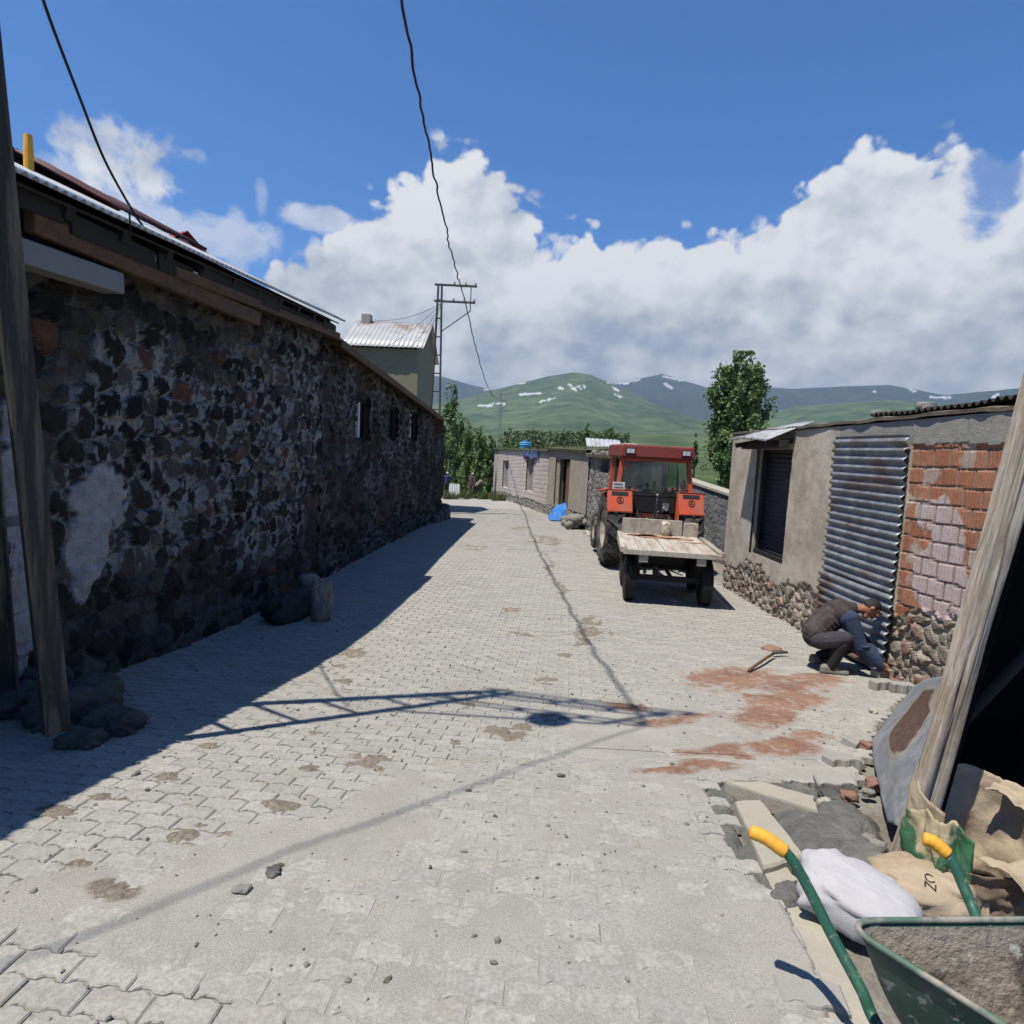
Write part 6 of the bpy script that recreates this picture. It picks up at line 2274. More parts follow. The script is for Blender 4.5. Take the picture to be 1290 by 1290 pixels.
for i, (u, vt, vb, w, y, n, mt, lab) in enumerate(((566, 478, 634, 27, 53, 4200, 'leaf_dark', 'tallest slim dark poplar at the corner of the stone house'), (588, 528, 634, 24, 51, 3600, 'leaf_light', 'pale green slim poplar left of its brightest neighbour'),
        (604, 526, 634, 22, 50, 3600, 'leaf_light', 'bright green slim poplar nearest the white block outbuilding end'), (618, 541, 634, 16, 56, 2600, 'leaf_mid', 'narrow mid green poplar against the white block outbuilding corner'),
        (577, 512, 634, 22, 60, 3000, 'leaf_mid', 'mid green poplar standing behind the tallest one'), (556, 545, 634, 18, 55, 2200, 'leaf_mid', 'low green poplar half hidden by the stone house corner'),
        (641, 540, 600, 19, 72, 2000, 'leaf_mid', 'bushy green tree right of the most distant pole'))):
    tree_px('poplar_tree', lab, u, vt, vb, w, y, n, 1.5, M[mt], 20 + i, shape=pop, limbs=26, trunk_r=.13, crown0=.03, group=G, zb=float(zg(y)) - .2, clump=.40)
for i, (u, vt, vb, w, y, lab) in enumerate(((738, 534, 562, 16, 150, 'left hand of the two small round trees above the plastered outbuilding'), (765, 536, 562, 22, 140, 'wider small round tree just left of the tractor roof'),
                                          (875.5, 546, 572, 8, 120, 'tiny slim tree right of the tractor roof'))):
    tree_px('small_tree', lab, u, vt, vb + 30, w, y, 1500, 1.5, M['leaf_mid'], 40 + i, limbs=16, trunk_r=.2, crown0=.2, clump=.45)

def treeline():
    r = np.random.default_rng(9)
    n = 26000
    V = []
    c = []
    for k in range(150):
        u = 634 + 158 * r.random()
        y = 165 + 50 * r.random()
        vt = 541 + 7 * r.random() + (3 if u > 745 else 0)
        top = at_y(u, vt, y); bot = at_y(u, 585, y)
        c.append((top[0], y, bot[2], top[2] - bot[2], (1.0 + 1.3 * r.random()) * 1.0))
    for k in range(150):
        u = [-200, 1500][k % 2] * 0 + (800 + 900 * r.random() if k % 2 else -300 + 880 * r.random())
        y = 190 + 130 * r.random()
        vt = 552 + 8 * r.random() + .05 * (u - 645)
        top = at_y(u, vt, y); bot = at_y(u, 582 + .05 * (u - 645), y)
        if top[2] - bot[2] > 0: c.append((top[0], y, bot[2], (top[2] - bot[2]), 1.6 + 2.0 * r.random()))
    c = np.array(c)
    k = r.integers(0, len(c), n)
    f = r.random(n)
    w = c[k, 4] * np.sin(np.pi * np.clip(f * .9 + .1, 0, 1)) ** .5
    a = r.random(n) * 2 * np.pi
    rr = np.sqrt(r.random(n))
    P = np.stack([c[k, 0] + w * rr * np.cos(a), c[k, 1] + w * rr * np.sin(a), c[k, 2] + c[k, 3] * f], -1)
    nr = r.normal(size=(n, 3)); nr /= np.linalg.norm(nr, axis=1, keepdims=True)
    u_ = np.cross(nr, r.normal(size=(n, 3))); u_ /= np.linalg.norm(u_, axis=1, keepdims=True)
    v_ = np.cross(nr, u_)
    s = (.25 + .35 * r.random(n))[:, None]
    Vv = np.stack([P + u_ * s, P + v_ * s * .7, P - u_ * s, P - v_ * s * .7], 1).reshape(-1, 3)
    o = mesh_obj('treeline', Vv, np.arange(n * 4).reshape(n, 4).tolist(), M['leaf_far'])
    tag(o, 'band of distant green trees behind the outbuilding roofs', kind='stuff')
treeline()
def weeds():
    r = np.random.default_rng(19)
    P = []
    for (u, v, ru, n) in ((612, 628, 10, 260), (600, 627, 16, 160), (575, 628, 16, 120), (628, 630, 8, 120)):
        for _ in range(n):
            q = gnd(u + (r.random() - .5) * 2 * ru, v + r.random() * 1.2)
            P.append(q)
    for _ in range(1500):
        y = 17 + 30 * r.random()
        P.append(np.array([5.2 + 10 * r.random(), y, zg(y) - .05]))
    mb = MB()
    for q in P:
        h = .15 + .45 * r.random()
        for k in range(3):
            l = np.array([(r.random() - .5) * .3, (r.random() - .5) * .3, h * (.6 + .5 * r.random())])
            w = np.array([.05 * (r.random() + .4), .03 * (r.random() - .5), 0])
            mb.add([q - w, q + w, q + l], [(0, 1, 2)])
    o = mb.build('weeds', M['grass'])
    tag(o, 'tufts of green weeds at the end of the street and on the waste ground', kind='stuff')
weeds()
# ================================================================== people
def soft(o, voxel=.007, it=4):
    m = o.modifiers.new('remesh', 'REMESH')
    m.mode = 'VOXEL'
    m.voxel_size = voxel
    m.use_smooth_shade = True
    s = o.modifiers.new('smooth', 'SMOOTH')
    s.factor = .5
    s.iterations = it
    return o

def crouching_man():
    p = gnd(1040, 844)
    t = thing('person', 'crouching worker in blue jacket and dark vest, setting a grey paver at the iron door', 'person', tuple(p))
    V = Vector
    Q = lambda q: Vector((q[0] - .115 * q[2], q[1], q[2]))
    hipN, hipF = Q((-.10, -.11, .38)), Q((-.08, .11, .38))
    kneeN, kneeF = Q((.13, -.21, .44)), Q((.40, .12, .27))
    ankN, ankF = Q((-.01, -.16, .11)), Q((.02, .16, .12))
    toeN, toeF = Q((.13, -.18, .035)), Q((.13, .19, .04))
    heelN, heelF = Q((-.085, -.15, .045)), Q((-.07, .15, .06))
    pel, mid, chest = Q((-.10, 0, .41)), Q((.00, 0, .57)), Q((.16, 0, .68))
    neck = Q((.33, -.01, .735))
    shN, shF = Q((.20, -.175, .66)), Q((.25, .175, .64))
    elN, elF = Q((.28, -.24, .36)), Q((.47, .14, .38))
    wrN, wrF = Q((.475, -.27, .165)), Q((.585, -.10, .18))
    head = Q((.515, -.03, .755))
    f = V((.30, -.22, -.93)).normalized()
    c = V((.93, -.02, .34)); c = (c - f * c.dot(f)).normalized()
    s = c.cross(f).normalized()
    R = Matrix((s, f, c)).transposed()
    b = MB()
    # trunk, limbs
    b.capsule(pel, mid, .135, .125).capsule(mid, chest, .125, .14).capsule(chest, neck, .13, .055).capsule(neck, head - c * .05, .052, .05)
    b.capsule(shN, shF, .075, .075)
    for h, k, a in ((hipN, kneeN, ankN), (hipF, kneeF, ankF)):
        b.capsule(h, k, .085, .058).capsule(k, a, .056, .04)
    for a_, h_, t_ in ((ankN, heelN, toeN), (ankF, heelF, toeF)):
        b.capsule(a_, h_, .04, .035).capsule(h_, t_, .035, .03)
    for a, e, w in ((shN, elN, wrN), (shF, elF, wrF)):
        b.capsule(a, e, .055, .042).capsule(e, w, .042, .028)
    # head: skull, jaw, nose, brow, ears, chin
    b.ellip(head, (.076, .098, .104), 16, 12, R)
    b.capsule(head + f * .035 - c * .055, head + f * .062 - c * .088, .055, .034)
    b.capsule(head + f * .088 + c * .008, head + f * .108 - c * .028, .011, .017, 8)
    b.capsule(head + f * .086 + c * .022 - s * .045, head + f * .086 + c * .022 + s * .045, .014, .014, 8)
    b.capsule(head + f * .086 - c * .062 - s * .018, head + f * .086 - c * .062 + s * .018, .012, .012, 8)
    for q in (-1, 1):
        b.ellip(head + s * .076 * q - f * .006 - c * .012, (.012, .022, .032), 10, 8, R)
    # hands: palm, four fingers of different length bent over the paver, thumb from the side
    for w, d, side, hy in ((wrN, V((.86, .12, -.50)), 1, 0), (wrF, V((.62, -.42, -.66)), -1, 0)):
        d = d.normalized()
        lat = d.cross(V((0, 0, 1))).normalized()
        up = lat.cross(d).normalized()
        pc = w + d * .055
        for q in (-.028, -.010, .010, .028):
            b.capsule(w + lat * q * .6, pc + d * .03 + lat * q, .020, .0145, 8)
        for q, L in ((-.031, .060), (-.0105, .072), (.0105, .068), (.031, .052)):
            r0 = pc + d * .028 + lat * q
            r1 = r0 + d * L * .55 + lat * q * .18
            r2 = r1 + (d * .55 - up * .8).normalized() * L * .5
            b.capsule(r0, r1, .0105, .0095, 8).capsule(r1, r2, .0095, .008, 8)
        tb = w + d * .03 - lat * .028 * side
        b.capsule(tb, tb + (d * .6 - lat * .7 * side - up * .2).normalized() * .042, .014, .012, 8)
        t2 = tb + (d * .6 - lat * .7 * side - up * .2).normalized() * .042
        b.capsule(t2, t2 + (d * .8 - up * .5).normalized() * .032, .0115, .009, 8)
    soft(b.build('body', M['skin'], t), .0055, 3)
    # hair and eyebrows: cap over crown and nape
    h = MB()
    h.ellip(head + c * .012 - f * .012, (.080, .098, .104), 20, 14, R)
    hr = mesh_obj('hair', [v for v in h.v], h.f, M['hair'], t, smooth=True)
    bm = bmesh.new(); bm.from_mesh(hr.data)
    kill = [v for v in bm.verts if (Vector(v.co) - head).dot(f) > .034 and (Vector(v.co) - head).dot(c) < .062 or (Vector(v.co) - head).dot(c) < -.070]
    bmesh.ops.delete(bm, geom=kill, context='VERTS')
    for v in bm.verts:
        q = Vector(v.co)
        v.co = q + (q - head).normalized() * (.004 * math.sin(q.x * 160) * math.sin(q.y * 140 + q.z * 130))
    bm.to_mesh(hr.data); bm.free()
    solidify(hr, .008, 1)
    # trousers
    b = MB()
    b.capsule(pel, pel + V((.05, 0, .08)), .152, .14)
    for hh, k, a in ((hipN, kneeN, ankN), (hipF, kneeF, ankF)):
        m = (k * .72 + a * .28)
        b.capsule(hh, k, .112, .082).capsule(k, m, .080, .072)
    soft(b.build('trousers', M['cloth_trouser'], t), .008, 4)
    for k, a in ((kneeN, ankN), (kneeF, ankF)):
        b = MB()
        m = (k * .74 + a * .26)
        b.capsule(m, a, .077, .060).capsule(a, a - V((0, 0, .03)), .056, .05)
        soft(b.build('boot', M['boot'], t), .008, 3)
    for h_, t_ in ((heelN, toeN), (heelF, toeF)):
        b = MB()
        b.capsule(h_, t_, .052, .046).capsule(h_ + V((0, 0, .03)), (h_ + t_) / 2 + V((0, 0, .035)), .05, .045)
        b.capsule(h_ - V((0, 0, .005)), t_ - V((0, 0, .0)), .044, .044)
        soft(b.build('shoe', M['shoe'], t), .007, 2)
    # jacket sleeves with cuffs, vest over the trunk, collar
    b = MB()
    b.capsule(shN + V((-.02, .03, 0)), shF + V((-.02, -.03, 0)), .10, .10)
    r = random.Random(5)
    for a, e, w in ((shN, elN, wrN), (shF, elF, wrF)):
        b.capsule(a, e, .097, .074).capsule(e, w, .075, .050)
        for k in range(6):                       # folds
            q = a.lerp(e, k / 6 + .1)
            b.ellip(q + V(((r.random() - .5) * .05, (r.random() - .5) * .05, 0)), (.075, .07, .022), 10, 6)
        for k in range(4):
            q = e.lerp(w, k / 4 + .08)
            b.ellip(q, (.066 - .006 * k, .062 - .006 * k, .02), 10, 6)
    soft(b.build('jacket', M['cloth_blue'], t), .007, 3)
    cm = pmat('cuff_grey', (.17, .19, .23), .9, .2, 9, .3, 60)
    for w, e in ((wrN, elN), (wrF, elF)):
        d = (w - e).normalized()
        soft(MB().capsule(w - d * .035, w - d * .002, .052, .050).build('cuff', cm, t), .007, 2)
    b = MB()
    b.capsule(pel + V((.0, 0, .05)), mid, .160, .160).capsule(mid, chest, .160, .158).capsule(chest, neck - V((.07, 0, .01)), .155, .095)
    b.capsule(chest + V((-.02, -.10, .02)), chest + V((-.02, .10, .02)), .105, .105)
    for k in range(7):
        q = pel.lerp(chest, k / 7 + .1)
        b.ellip(q + V((-.02, 0, .01)), (.158, .168, .022), 14, 6, Matrix.Rotation(.7 + .2 * r.random(), 3, 'Y'))
    soft(b.build('vest', M['cloth_vest'], t), .009, 3)
    b = MB()
    n = (head - neck).normalized()
    Mc = rot_to(n).to_4x4(); Mc.translation = neck - n * .012
    b.lathe([(.080, -.02), (.072, .03), (.066, .03), (.070, -.02)], 20, Mc, closed=True)
    b.build('collar', M['cloth_vest'], t, smooth=True)
    # the paver in his hands
    pv = gnd(1111, 853)
    o = paver_block('paver', tuple(pv + EZ * .045), .35, 'grey paver under the crouching worker hands')
    return t

def paver_block(name, loc, rz, label, tilt=(0, 0), group=None, dims=(.225, .1125, .085)):
    L, W, H = dims
    brk = np.array([0, .15, .35, .65, .85])
    wv = np.array([0, 0, 1, 1, 0]) * .014
    se = np.concatenate([brk * .5, .5 + brk * .5, [1.0]])
    we = np.concatenate([wv, wv, [0.0]])
    out = [(k * L - L / 2, -W / 2 + w) for k, w in zip(se, we)] + [(k * L - L / 2, W / 2 + w) for k, w in zip(se[::-1], we[::-1])]
    mb = MB()
    n = len(out)
    rings = [(1.0, -H / 2), (1.0, H / 2 - .008), (.93, H / 2)]
    vs = [(x * k, y * k, z) for k, z in rings for x, y in out]
    fs = [tuple(range(n))[::-1], tuple(range(2 * n, 3 * n))]
    for a in range(2):
        for i in range(n):
            fs.append((a * n + i, a * n + (i + 1) % n, (a + 1) * n + (i + 1) % n, (a + 1) * n + i))
    mb.add(vs, fs)
    o = mb.build(name, M['paver_loose'])
    o.location = loc
    o.rotation_euler = (tilt[0], tilt[1], rz)
    return tag(o, label, 'paver', group)
crouching_man()

def standing_person(label, u, vfeet, y, H, top, legs, cap, turn=0.0, bend=0.0, arms='down', hat=None):
    p = at_y(u, vfeet, y)
    p[2] = float(zg(y))
    t = thing('person', label, 'person', tuple(p), rz=turn)
    k = H / 1.75
    V = lambda x, y_, z: Vector((x * k, y_ * k, z * k))
    hip, ch = V(0, 0, .95), V(0, .45 * math.sin(bend), .95 + .47 * math.cos(bend))
    nk = hip + (ch - hip) * 1.18
    hd = nk + (ch - hip).normalized() * .15 * k
    b = MB()
    b.capsule(hip, ch, .14 * k, .15 * k).capsule(ch, nk, .12 * k, .06 * k).capsule(nk, hd, .055 * k, .05 * k).ellip(hd, (.078 * k, .095 * k, .115 * k))
    b.capsule(hd + V(0, .08, -.005), hd + V(0, .105, -.03), .012 * k, .016 * k, 8)
    feet, sleeves = MB(), MB()
    tr = MB()
    for q in (-1, 1):
        hp, kn, an = V(.09 * q, 0, .92), V(.11 * q, .04, .50), V(.12 * q, -.02 + .08 * q, .09)
        b.capsule(hp, kn, .085 * k, .058 * k).capsule(kn, an, .055 * k, .04 * k).capsule(an, an + V(0, .14, -.045), .04 * k, .035 * k)
        tr.capsule(hp, kn, .105 * k, .08 * k).capsule(kn, an, .08 * k, .07 * k)
        sh = ch + V(.19 * q, 0, .02)
        el = sh + (V(.07 * q, .05, -.29) if arms == 'down' else V(.05 * q, .20, -.18))
        wr = el + (V(-.02 * q, .10, -.24) if arms == 'down' else V(-.05 * q, .22, -.05))
        b.capsule(sh, el, .052 * k, .042 * k).capsule(el, wr, .04 * k, .028 * k).capsule(wr, wr + (wr - el).normalized() * .09 * k, .036 * k, .02 * k)
        for j in range(4):
            d = (wr - el).normalized()
            b.capsule(wr + d * .08 * k + V((j - 1.5) * .018, 0, 0), wr + d * .155 * k + V((j - 1.5) * .02, .01, 0), .011 * k, .009 * k, 6)
        sleeves.capsule(sh, el, .075 * k, .062 * k).capsule(el, wr - (wr - el) * .1, .062 * k, .05 * k)
    soft(b.build('body', M['skin'], t), .014, 2)
    tr.capsule(hip, hip + V(0, 0, .06), .158 * k, .15 * k)
    soft(tr.build('trousers', legs, t), .016, 2)
    sleeves.capsule(hip + V(0, 0, .06), ch, .168 * k, .175 * k).capsule(ch + V(-.15, 0, .01), ch + V(.15, 0, .01), .085 * k, .085 * k).capsule(ch, ch.lerp(nk, .6), .15 * k, .09 * k)
    soft(sleeves.build('jacket', top, t), .016, 2)
    h = MB()
    h.ellip(hd + V(0, -.012, .028), (.088 * k, .102 * k, .10 * k))
    if hat:
        h.capsule(hd + V(0, .06, .05), hd + V(0, .15, .04), .05 * k, .03 * k)
        soft(h.build('cap', hat, t), .016, 1)
    else:
        soft(h.build('hair', M['hair'], t), .016, 1)
    return t
cw = pmat('cloth_white', (.62, .60, .55), .9, .15, 4, .2, 30)
cb = pmat('cloth_brown', (.10, .075, .055), .9, .2, 4, .2, 30)
cg = pmat('cloth_grey_green', (.20, .19, .15), .9, .2, 4, .2, 30)
cn = pmat('cloth_navy', (.03, .045, .13), .9, .2, 4, .2, 30)
ck = pmat('cloth_black', (.025, .025, .03), .9, .2, 4, .2, 30)
standing_person('person in pale shirt and dark trousers right against the corner of the stone house', 549, 630, 44.5, 1.70, cw, ck, None, turn=-1.2)
standing_person('person in brown jacket and pale cap standing next to the one in navy', 555, 628, 46.0, 1.74, cb, ck, None, turn=.6, hat=cw)
standing_person('person in navy blue jacket and pale cap beside the white slatted pallet', 562.5, 628, 45.5, 1.76, cn, ck, None, turn=-.5, hat=cw, arms='fwd')
standing_person('person in long brown coat and white cap standing apart before the poplars', 594, 628, 45.0, 1.78, cb, cb, None, turn=2.6, hat=cw)
standing_person('person in pale top stooping beside the one in the long brown coat', 600, 628, 44.8, 1.62, cg, ck, None, turn=-1.0, bend=.75, arms='fwd')
def pallet():
    p = at_y(571.5, 628, 43.0); p[2] = float(zg(43.0))
    t = thing('pallet', 'white slatted pallet leaning upright beside the people at the street end', 'pallet', tuple(p))
    for k in range(6):
        MB().beam((-.32 + .128 * k, 0, .02), (-.30 + .12 * k, .22, .98), .085, .02, up=(0, 1, 0)).build('slat', M['white_paint'], t)
    for z in (.2, .75):
        MB().beam((-.36, .03 + z * .23, z), (.36, .03 + z * .23, z), .03, .09).build('rail', M['white_paint'], t)
    return t
pallet()
bm_ = at_y(566, 630, 42.0)
tag(MB().beam((bm_[0] - .9, 42.0, zg(42.0) + .05), (bm_[0] + 1.0, 41.8, zg(42.0) + .05), .12, .10).build('timber_beam', M['wood_grey'], None, bevel=.01), 'grey timber lying on the ground in front of the white pallet', 'timber')
# ================================================================== right foreground: shed mouth, wheelbarrow, bags, kerbs, mortar
def rough_beam(name, p, q, w, h, mat, parent, seed=0, n=60, m=10, amp=.010, crack=True):
    """squared old timber with a worn, cracked surface"""
    p, q = np.array(p, float), np.array(q, float)
    d = q - p; L = np.linalg.norm(d); d /= L
    sx = np.cross(d, [0, 1.0, 0]); sx /= np.linalg.norm(sx)
    sy = np.cross(sx, d)
    rows = []
    for i in range(n + 1):
        t = i / n
        row = []
        for k in range(4 * m):
            a = k / (4 * m) * 2 * math.pi + math.pi / 4
            ca, sa = math.cos(a), math.sin(a)
            e = 1 / max(abs(ca), abs(sa)) * .97
            x, y = ca * e * w / 2, sa * e * h / 2
            per = k / (4 * m) * 8
            z = t * L
            g = (vnoise(np.array(per * 5), np.array(z * .9), seed) - .5) * amp * 1.6 + (vnoise(np.array(per * 1.2), np.array(z * 1.6), seed + 4) - .5) * amp * 2
            if crack:
                cr = abs(float(vnoise(np.array(per * 1.7), np.array(z * .35), seed + 9)) - .5)
                g -= .022 * max(0, 1 - cr / .035)
            rr = math.hypot(x, y)
            x, y = x * (1 + g / rr), y * (1 + g / rr)
            row.append(p + d * (t * L) + sx * x + sy * y)
        row.append(row[0])
        rows.append(row)
    mb = MB().grid(rows)
    mb.add([v for v in rows[0][:-1]], [tuple(range(4 * m))[::-1]]).add([v for v in rows[-1][:-1]], [tuple(range(4 * m))])
    return mb.build(name, mat, parent, world=True, smooth=True)

def timber_mat(axis):
    """grain runs along the given axis"""
    m = bpy.data.materials.new('old_timber')
    m.use_nodes = True
    T = NT(m.node_tree)
    bs = m.node_tree.nodes['Principled BSDF']
    tc = T.n('ShaderNodeTexCoord')
    z = Vector(axis).normalized()
    R = rot_to(z).to_euler()
    mp = T.n('ShaderNodeMapping', vector_type='TEXTURE')
    mp.inputs['Rotation'].default_value = R
    T.put(mp.inputs['Vector'], tc.outputs['Object'])
    v = T.vm('MULTIPLY', mp.outputs[0], (1, 1, .06))
    wob = T.noise(mp.outputs[0], 3, 3, .5, out=1)
    v = T.vm('ADD', v, T.vm('MULTIPLY', wob, (.05, .05, 0)))
    g = T.noise(v, 55, 6, .7)
    g2 = T.noise(v, 16, 4, .6)
    st = T.noise(mp.outputs[0], 2.2, 5, .65)
    c = T.mix(T.step(g, .3, .7), (.185, .15, .115), (.40, .355, .295))
    c = T.mix(T.m('MULTIPLY', T.step(st, .42, .62), .75), c, T.mix(g2, (.27, .205, .14), (.15, .105, .07)))
    c = T.mix(T.m('MULTIPLY', T.step(g2, .63, .70), .85), c, (.05, .04, .03))
    T.put(bs.inputs['Base Color'], c)
    bs.inputs['Roughness'].default_value = .9
    bs.inputs['Specular IOR Level'].default_value = .15
    b = T.n('ShaderNodeBump'); b.inputs['Strength'].default_value = .8; b.inputs['Distance'].default_value = .008
    T.put(b.inputs['Height'], T.m('ADD', g, g2)); T.put(bs.inputs['Normal'], b.outputs[0])
    return m

PBT = gnd(1139, 1100)
PTP = at_y(1313, 480, PBT[1])
def shed():
    t = thing('shed', 'dark open shed with a leaning timber door post, at the right edge', 'shed', (4.0, 4.3, float(zg(4.3))))
    d = PTP - PBT
    rough_beam('door_post', PBT - d * .04, PBT + d * 1.06, .10, .09, timber_mat(d), t, seed=3, n=110, m=12, amp=.013)
    so = M['shade_black']
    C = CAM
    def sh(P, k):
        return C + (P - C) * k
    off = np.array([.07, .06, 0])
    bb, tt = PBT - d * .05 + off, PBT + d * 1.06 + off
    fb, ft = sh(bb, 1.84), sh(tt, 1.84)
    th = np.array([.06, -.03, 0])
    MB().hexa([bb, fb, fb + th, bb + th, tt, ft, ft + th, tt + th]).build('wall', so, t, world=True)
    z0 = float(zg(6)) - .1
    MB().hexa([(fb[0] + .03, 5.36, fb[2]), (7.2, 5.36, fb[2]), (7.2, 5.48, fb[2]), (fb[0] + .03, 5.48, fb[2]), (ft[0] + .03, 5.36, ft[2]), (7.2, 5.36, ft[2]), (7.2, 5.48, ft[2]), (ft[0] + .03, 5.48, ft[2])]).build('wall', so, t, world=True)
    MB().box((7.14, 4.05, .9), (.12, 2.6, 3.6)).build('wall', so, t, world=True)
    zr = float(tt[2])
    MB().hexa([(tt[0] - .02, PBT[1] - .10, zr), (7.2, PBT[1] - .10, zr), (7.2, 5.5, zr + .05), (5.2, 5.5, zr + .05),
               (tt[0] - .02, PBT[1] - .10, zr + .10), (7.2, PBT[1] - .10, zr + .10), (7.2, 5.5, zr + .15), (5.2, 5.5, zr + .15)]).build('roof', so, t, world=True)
    # shed floor, blackened in its colour to deepen the shade inside
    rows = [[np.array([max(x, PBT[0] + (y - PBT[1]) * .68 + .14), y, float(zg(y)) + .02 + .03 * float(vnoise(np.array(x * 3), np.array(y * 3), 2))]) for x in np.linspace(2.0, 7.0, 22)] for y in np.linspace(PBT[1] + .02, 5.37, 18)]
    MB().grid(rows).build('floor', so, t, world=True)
    a, b = at_y(1300, 815, 3.4), at_y(1188, 934, 3.1)
    MB().tube([a + (a - b) * .8, a, b], [.035, .035, .03], 8).build('prop_pole', M['wood_dark'], t, world=True, smooth=True)
shed()

def iron_sheet():
    L = [(1152, 866, None), (1120, 905, None), (1097, 937, None), (1102, 968, None), (1109, 1004, None), (1117, 1040, None)]
    Rr = [(1196, 850, 3.9), (1190, 880, 3.7), (1182, 915, 3.5), (1172, 955, 3.3), (1160, 1000, 3.12), (1146, 1050, 2.98)]
    Lp = [gnd(u, v) + EZ * .02 for u, v, _ in L]
    Rp = [at_y(u, v, y) for u, v, y in Rr]
    n, m = 40, 30
    def samp(P, t):
        k = t * (len(P) - 1); i = min(int(k), len(P) - 2); f = k - i
        return P[i] * (1 - f) + P[i + 1] * f
    rows = []
    for i in range(n):
        t = i / (n - 1)
        a, b = samp(Lp, t), samp(Rp, t)
        row = []
        for j in range(m):
            s = j / (m - 1)
            p = a * (1 - s) + b * s
            bul = .035 * math.sin(math.pi * s) + .020 * float(fbm(np.array(t * 5.0), np.array(s * 4.0), 3, 7) - .5) * 2
            row.append(p + np.array([-.7, -.3, .6]) * bul)
        rows.append(row)
    def fn(T, v):
        n1 = T.noise(v, 5, 6, .7); n2 = T.noise(v, 30, 4, .7)
        r = T.attr('rust')
        g = T.mix(T.step(n1, .35, .65), (.40, .42, .44), (.27, .285, .30))
        rr = T.mix(T.step(n2, .35, .65), (.10, .055, .045), (.20, .12, .085))
        edge = T.mix(n2, (.38, .32, .24), (.50, .44, .36))
        c = T.mix(T.step(r, .12, .45), g, edge)
        return scaled(T, T.mix(T.step(r, .45, .6), c, rr), T.lin(n2, .25, .75, .8, 1.2))
    V = [p for row in rows for p in row]
    F = []
    for i in range(n - 1):
        for j in range(m - 1):
            F.append((i * m + j, i * m + j + 1, (i + 1) * m + j + 1, (i + 1) * m + j))
    tt = np.repeat(np.linspace(0, 1, n), m); ss = np.tile(np.linspace(0, 1, m), n)
    e = np.clip(1 - ((tt - .34 + .35 * (ss - .62)) / .26) ** 2 - ((ss - .62) / .34) ** 2, 0, 1)
    rust = np.clip(e * 1.2 + (fbm(tt * 8, ss * 5, 5, 17) - .5) * .9 * (e > .01), 0, 1)
    o = mesh_obj('iron_sheet', V, F, amat('old_iron', fn, .5, .3, 25, .006, spec=.4, metal=.35), None, smooth=True, attrs={'rust': rust})
    solidify(o, .003, 0)
    tag(o, 'bent grey iron sheet with a big rust stain, leaning on the timber post', 'metal sheet')
iron_sheet()

# ------------------------------------------------------------------ wet mortar bed, kerb stones, loose bits in the gap of the paving
def mortar():
    xs, ys = np.arange(.45, 2.35, .014), np.arange(2.05, 4.3, .014)
    X, Y = np.meshgrid(xs, ys)
    Z0 = zg(Y) - .085
    U, V = project(np.stack([X, Y, zg(Y)], -1).reshape(-1, 3))
    U, V = U.reshape(X.shape), V.reshape(X.shape)
    w1, w2 = fbm(X * 6, Y * 6, 4, 3) - .5, fbm(X * 6 + 40, Y * 6, 4, 4) - .5
    H = np.full(X.shape, -.04)
    for cu, cv, ru, rv, h in ((955, 988, 80, 12, .095), (905, 1008, 26, 28, .095), (912, 1046, 20, 34, .092), (1042, 1052, 66, 36, .16), (1086, 1074, 34, 26, .15), (1010, 1035, 40, 30, .12), (940, 1080, 24, 22, .10),
                              (984, 1122, 24, 24, .11), (968, 1110, 18, 20, .10), (1055, 1025, 34, 14, .15), (1000, 1000, 60, 10, .09)):
        H = np.maximum(H, h * np.clip(1.25 * ell(U + w1 * 34, V + w2 * 26, cu, cv, ru * 1.15, rv * 1.15), 0, 1) ** .55 - .02)
    H = H + np.where(H > 0, .05 * (fbm(X * 11, Y * 11, 4, 12) - .5) * sstep(H, .06, .12) + .016 * (fbm(X * 38, Y * 38, 3, 13) - .5), 0)
    idx = np.arange(X.size).reshape(X.shape)
    keep = H > -.005
    kf = keep[:-1, :-1] | keep[:-1, 1:] | keep[1:, 1:] | keep[1:, :-1]
    F = np.stack([idx[:-1, :-1], idx[:-1, 1:], idx[1:, 1:], idx[1:, :-1]], -1)[kf].tolist()
    o = mesh_obj('wet_mortar', np.stack([X, Y, Z0 + H], -1).reshape(-1, 3), F, M['mortar'], smooth=True)
    tag(o, 'spread wet grey mortar in the gap of the paving by the post', kind='stuff')
mortar()
def slab(name, label, px, top, th, mat, seed, cat='kerb stone', group=None):
    """flat stone from four pixels on the ground, rough broken edges"""
    P = [gnd(u, v, top) for u, v in px]
    n = 10
    rows = []
    out = []
    for a in range(4):
        p, q = P[a], P[(a + 1) % 4]
        for k in range(n):
            f = k / n
            w = p * (1 - f) + q * f
            j = .012 * float(fbm(np.array(f * 6 + a * 9), np.array(seed * 1.0), 3, seed) - .5) * 2
            c = sum(P) / 4
            out.append(w + (w - c) / np.linalg.norm(w - c) * j)
    N = len(out)
    mb = MB()
    c = sum(P) / 4
    r0 = [o - EZ * th for o in out]
    r1 = [o - EZ * .012 for o in out]
    r2 = [c + (o - c) * .965 for o in out]
    mb.add(r0 + r1 + r2, [tuple(range(N))[::-1], tuple(range(2 * N, 3 * N))] + [(a * N + i, a * N + (i + 1) % N, (a + 1) * N + (i + 1) % N, (a + 1) * N + i) for a in range(2) for i in range(N)])
    o = mb.build(name, mat)
    return tag(o, label, cat, group)
GK = 'kerb stones half set in mortar'
slab('kerb_stone', 'tapering pale kerb stone across the top of the wet mortar', ((914, 984), (958, 984), (1026, 1003), (1031, 1022)), .050, .10, M['concrete_pale'], 3, group=GK)
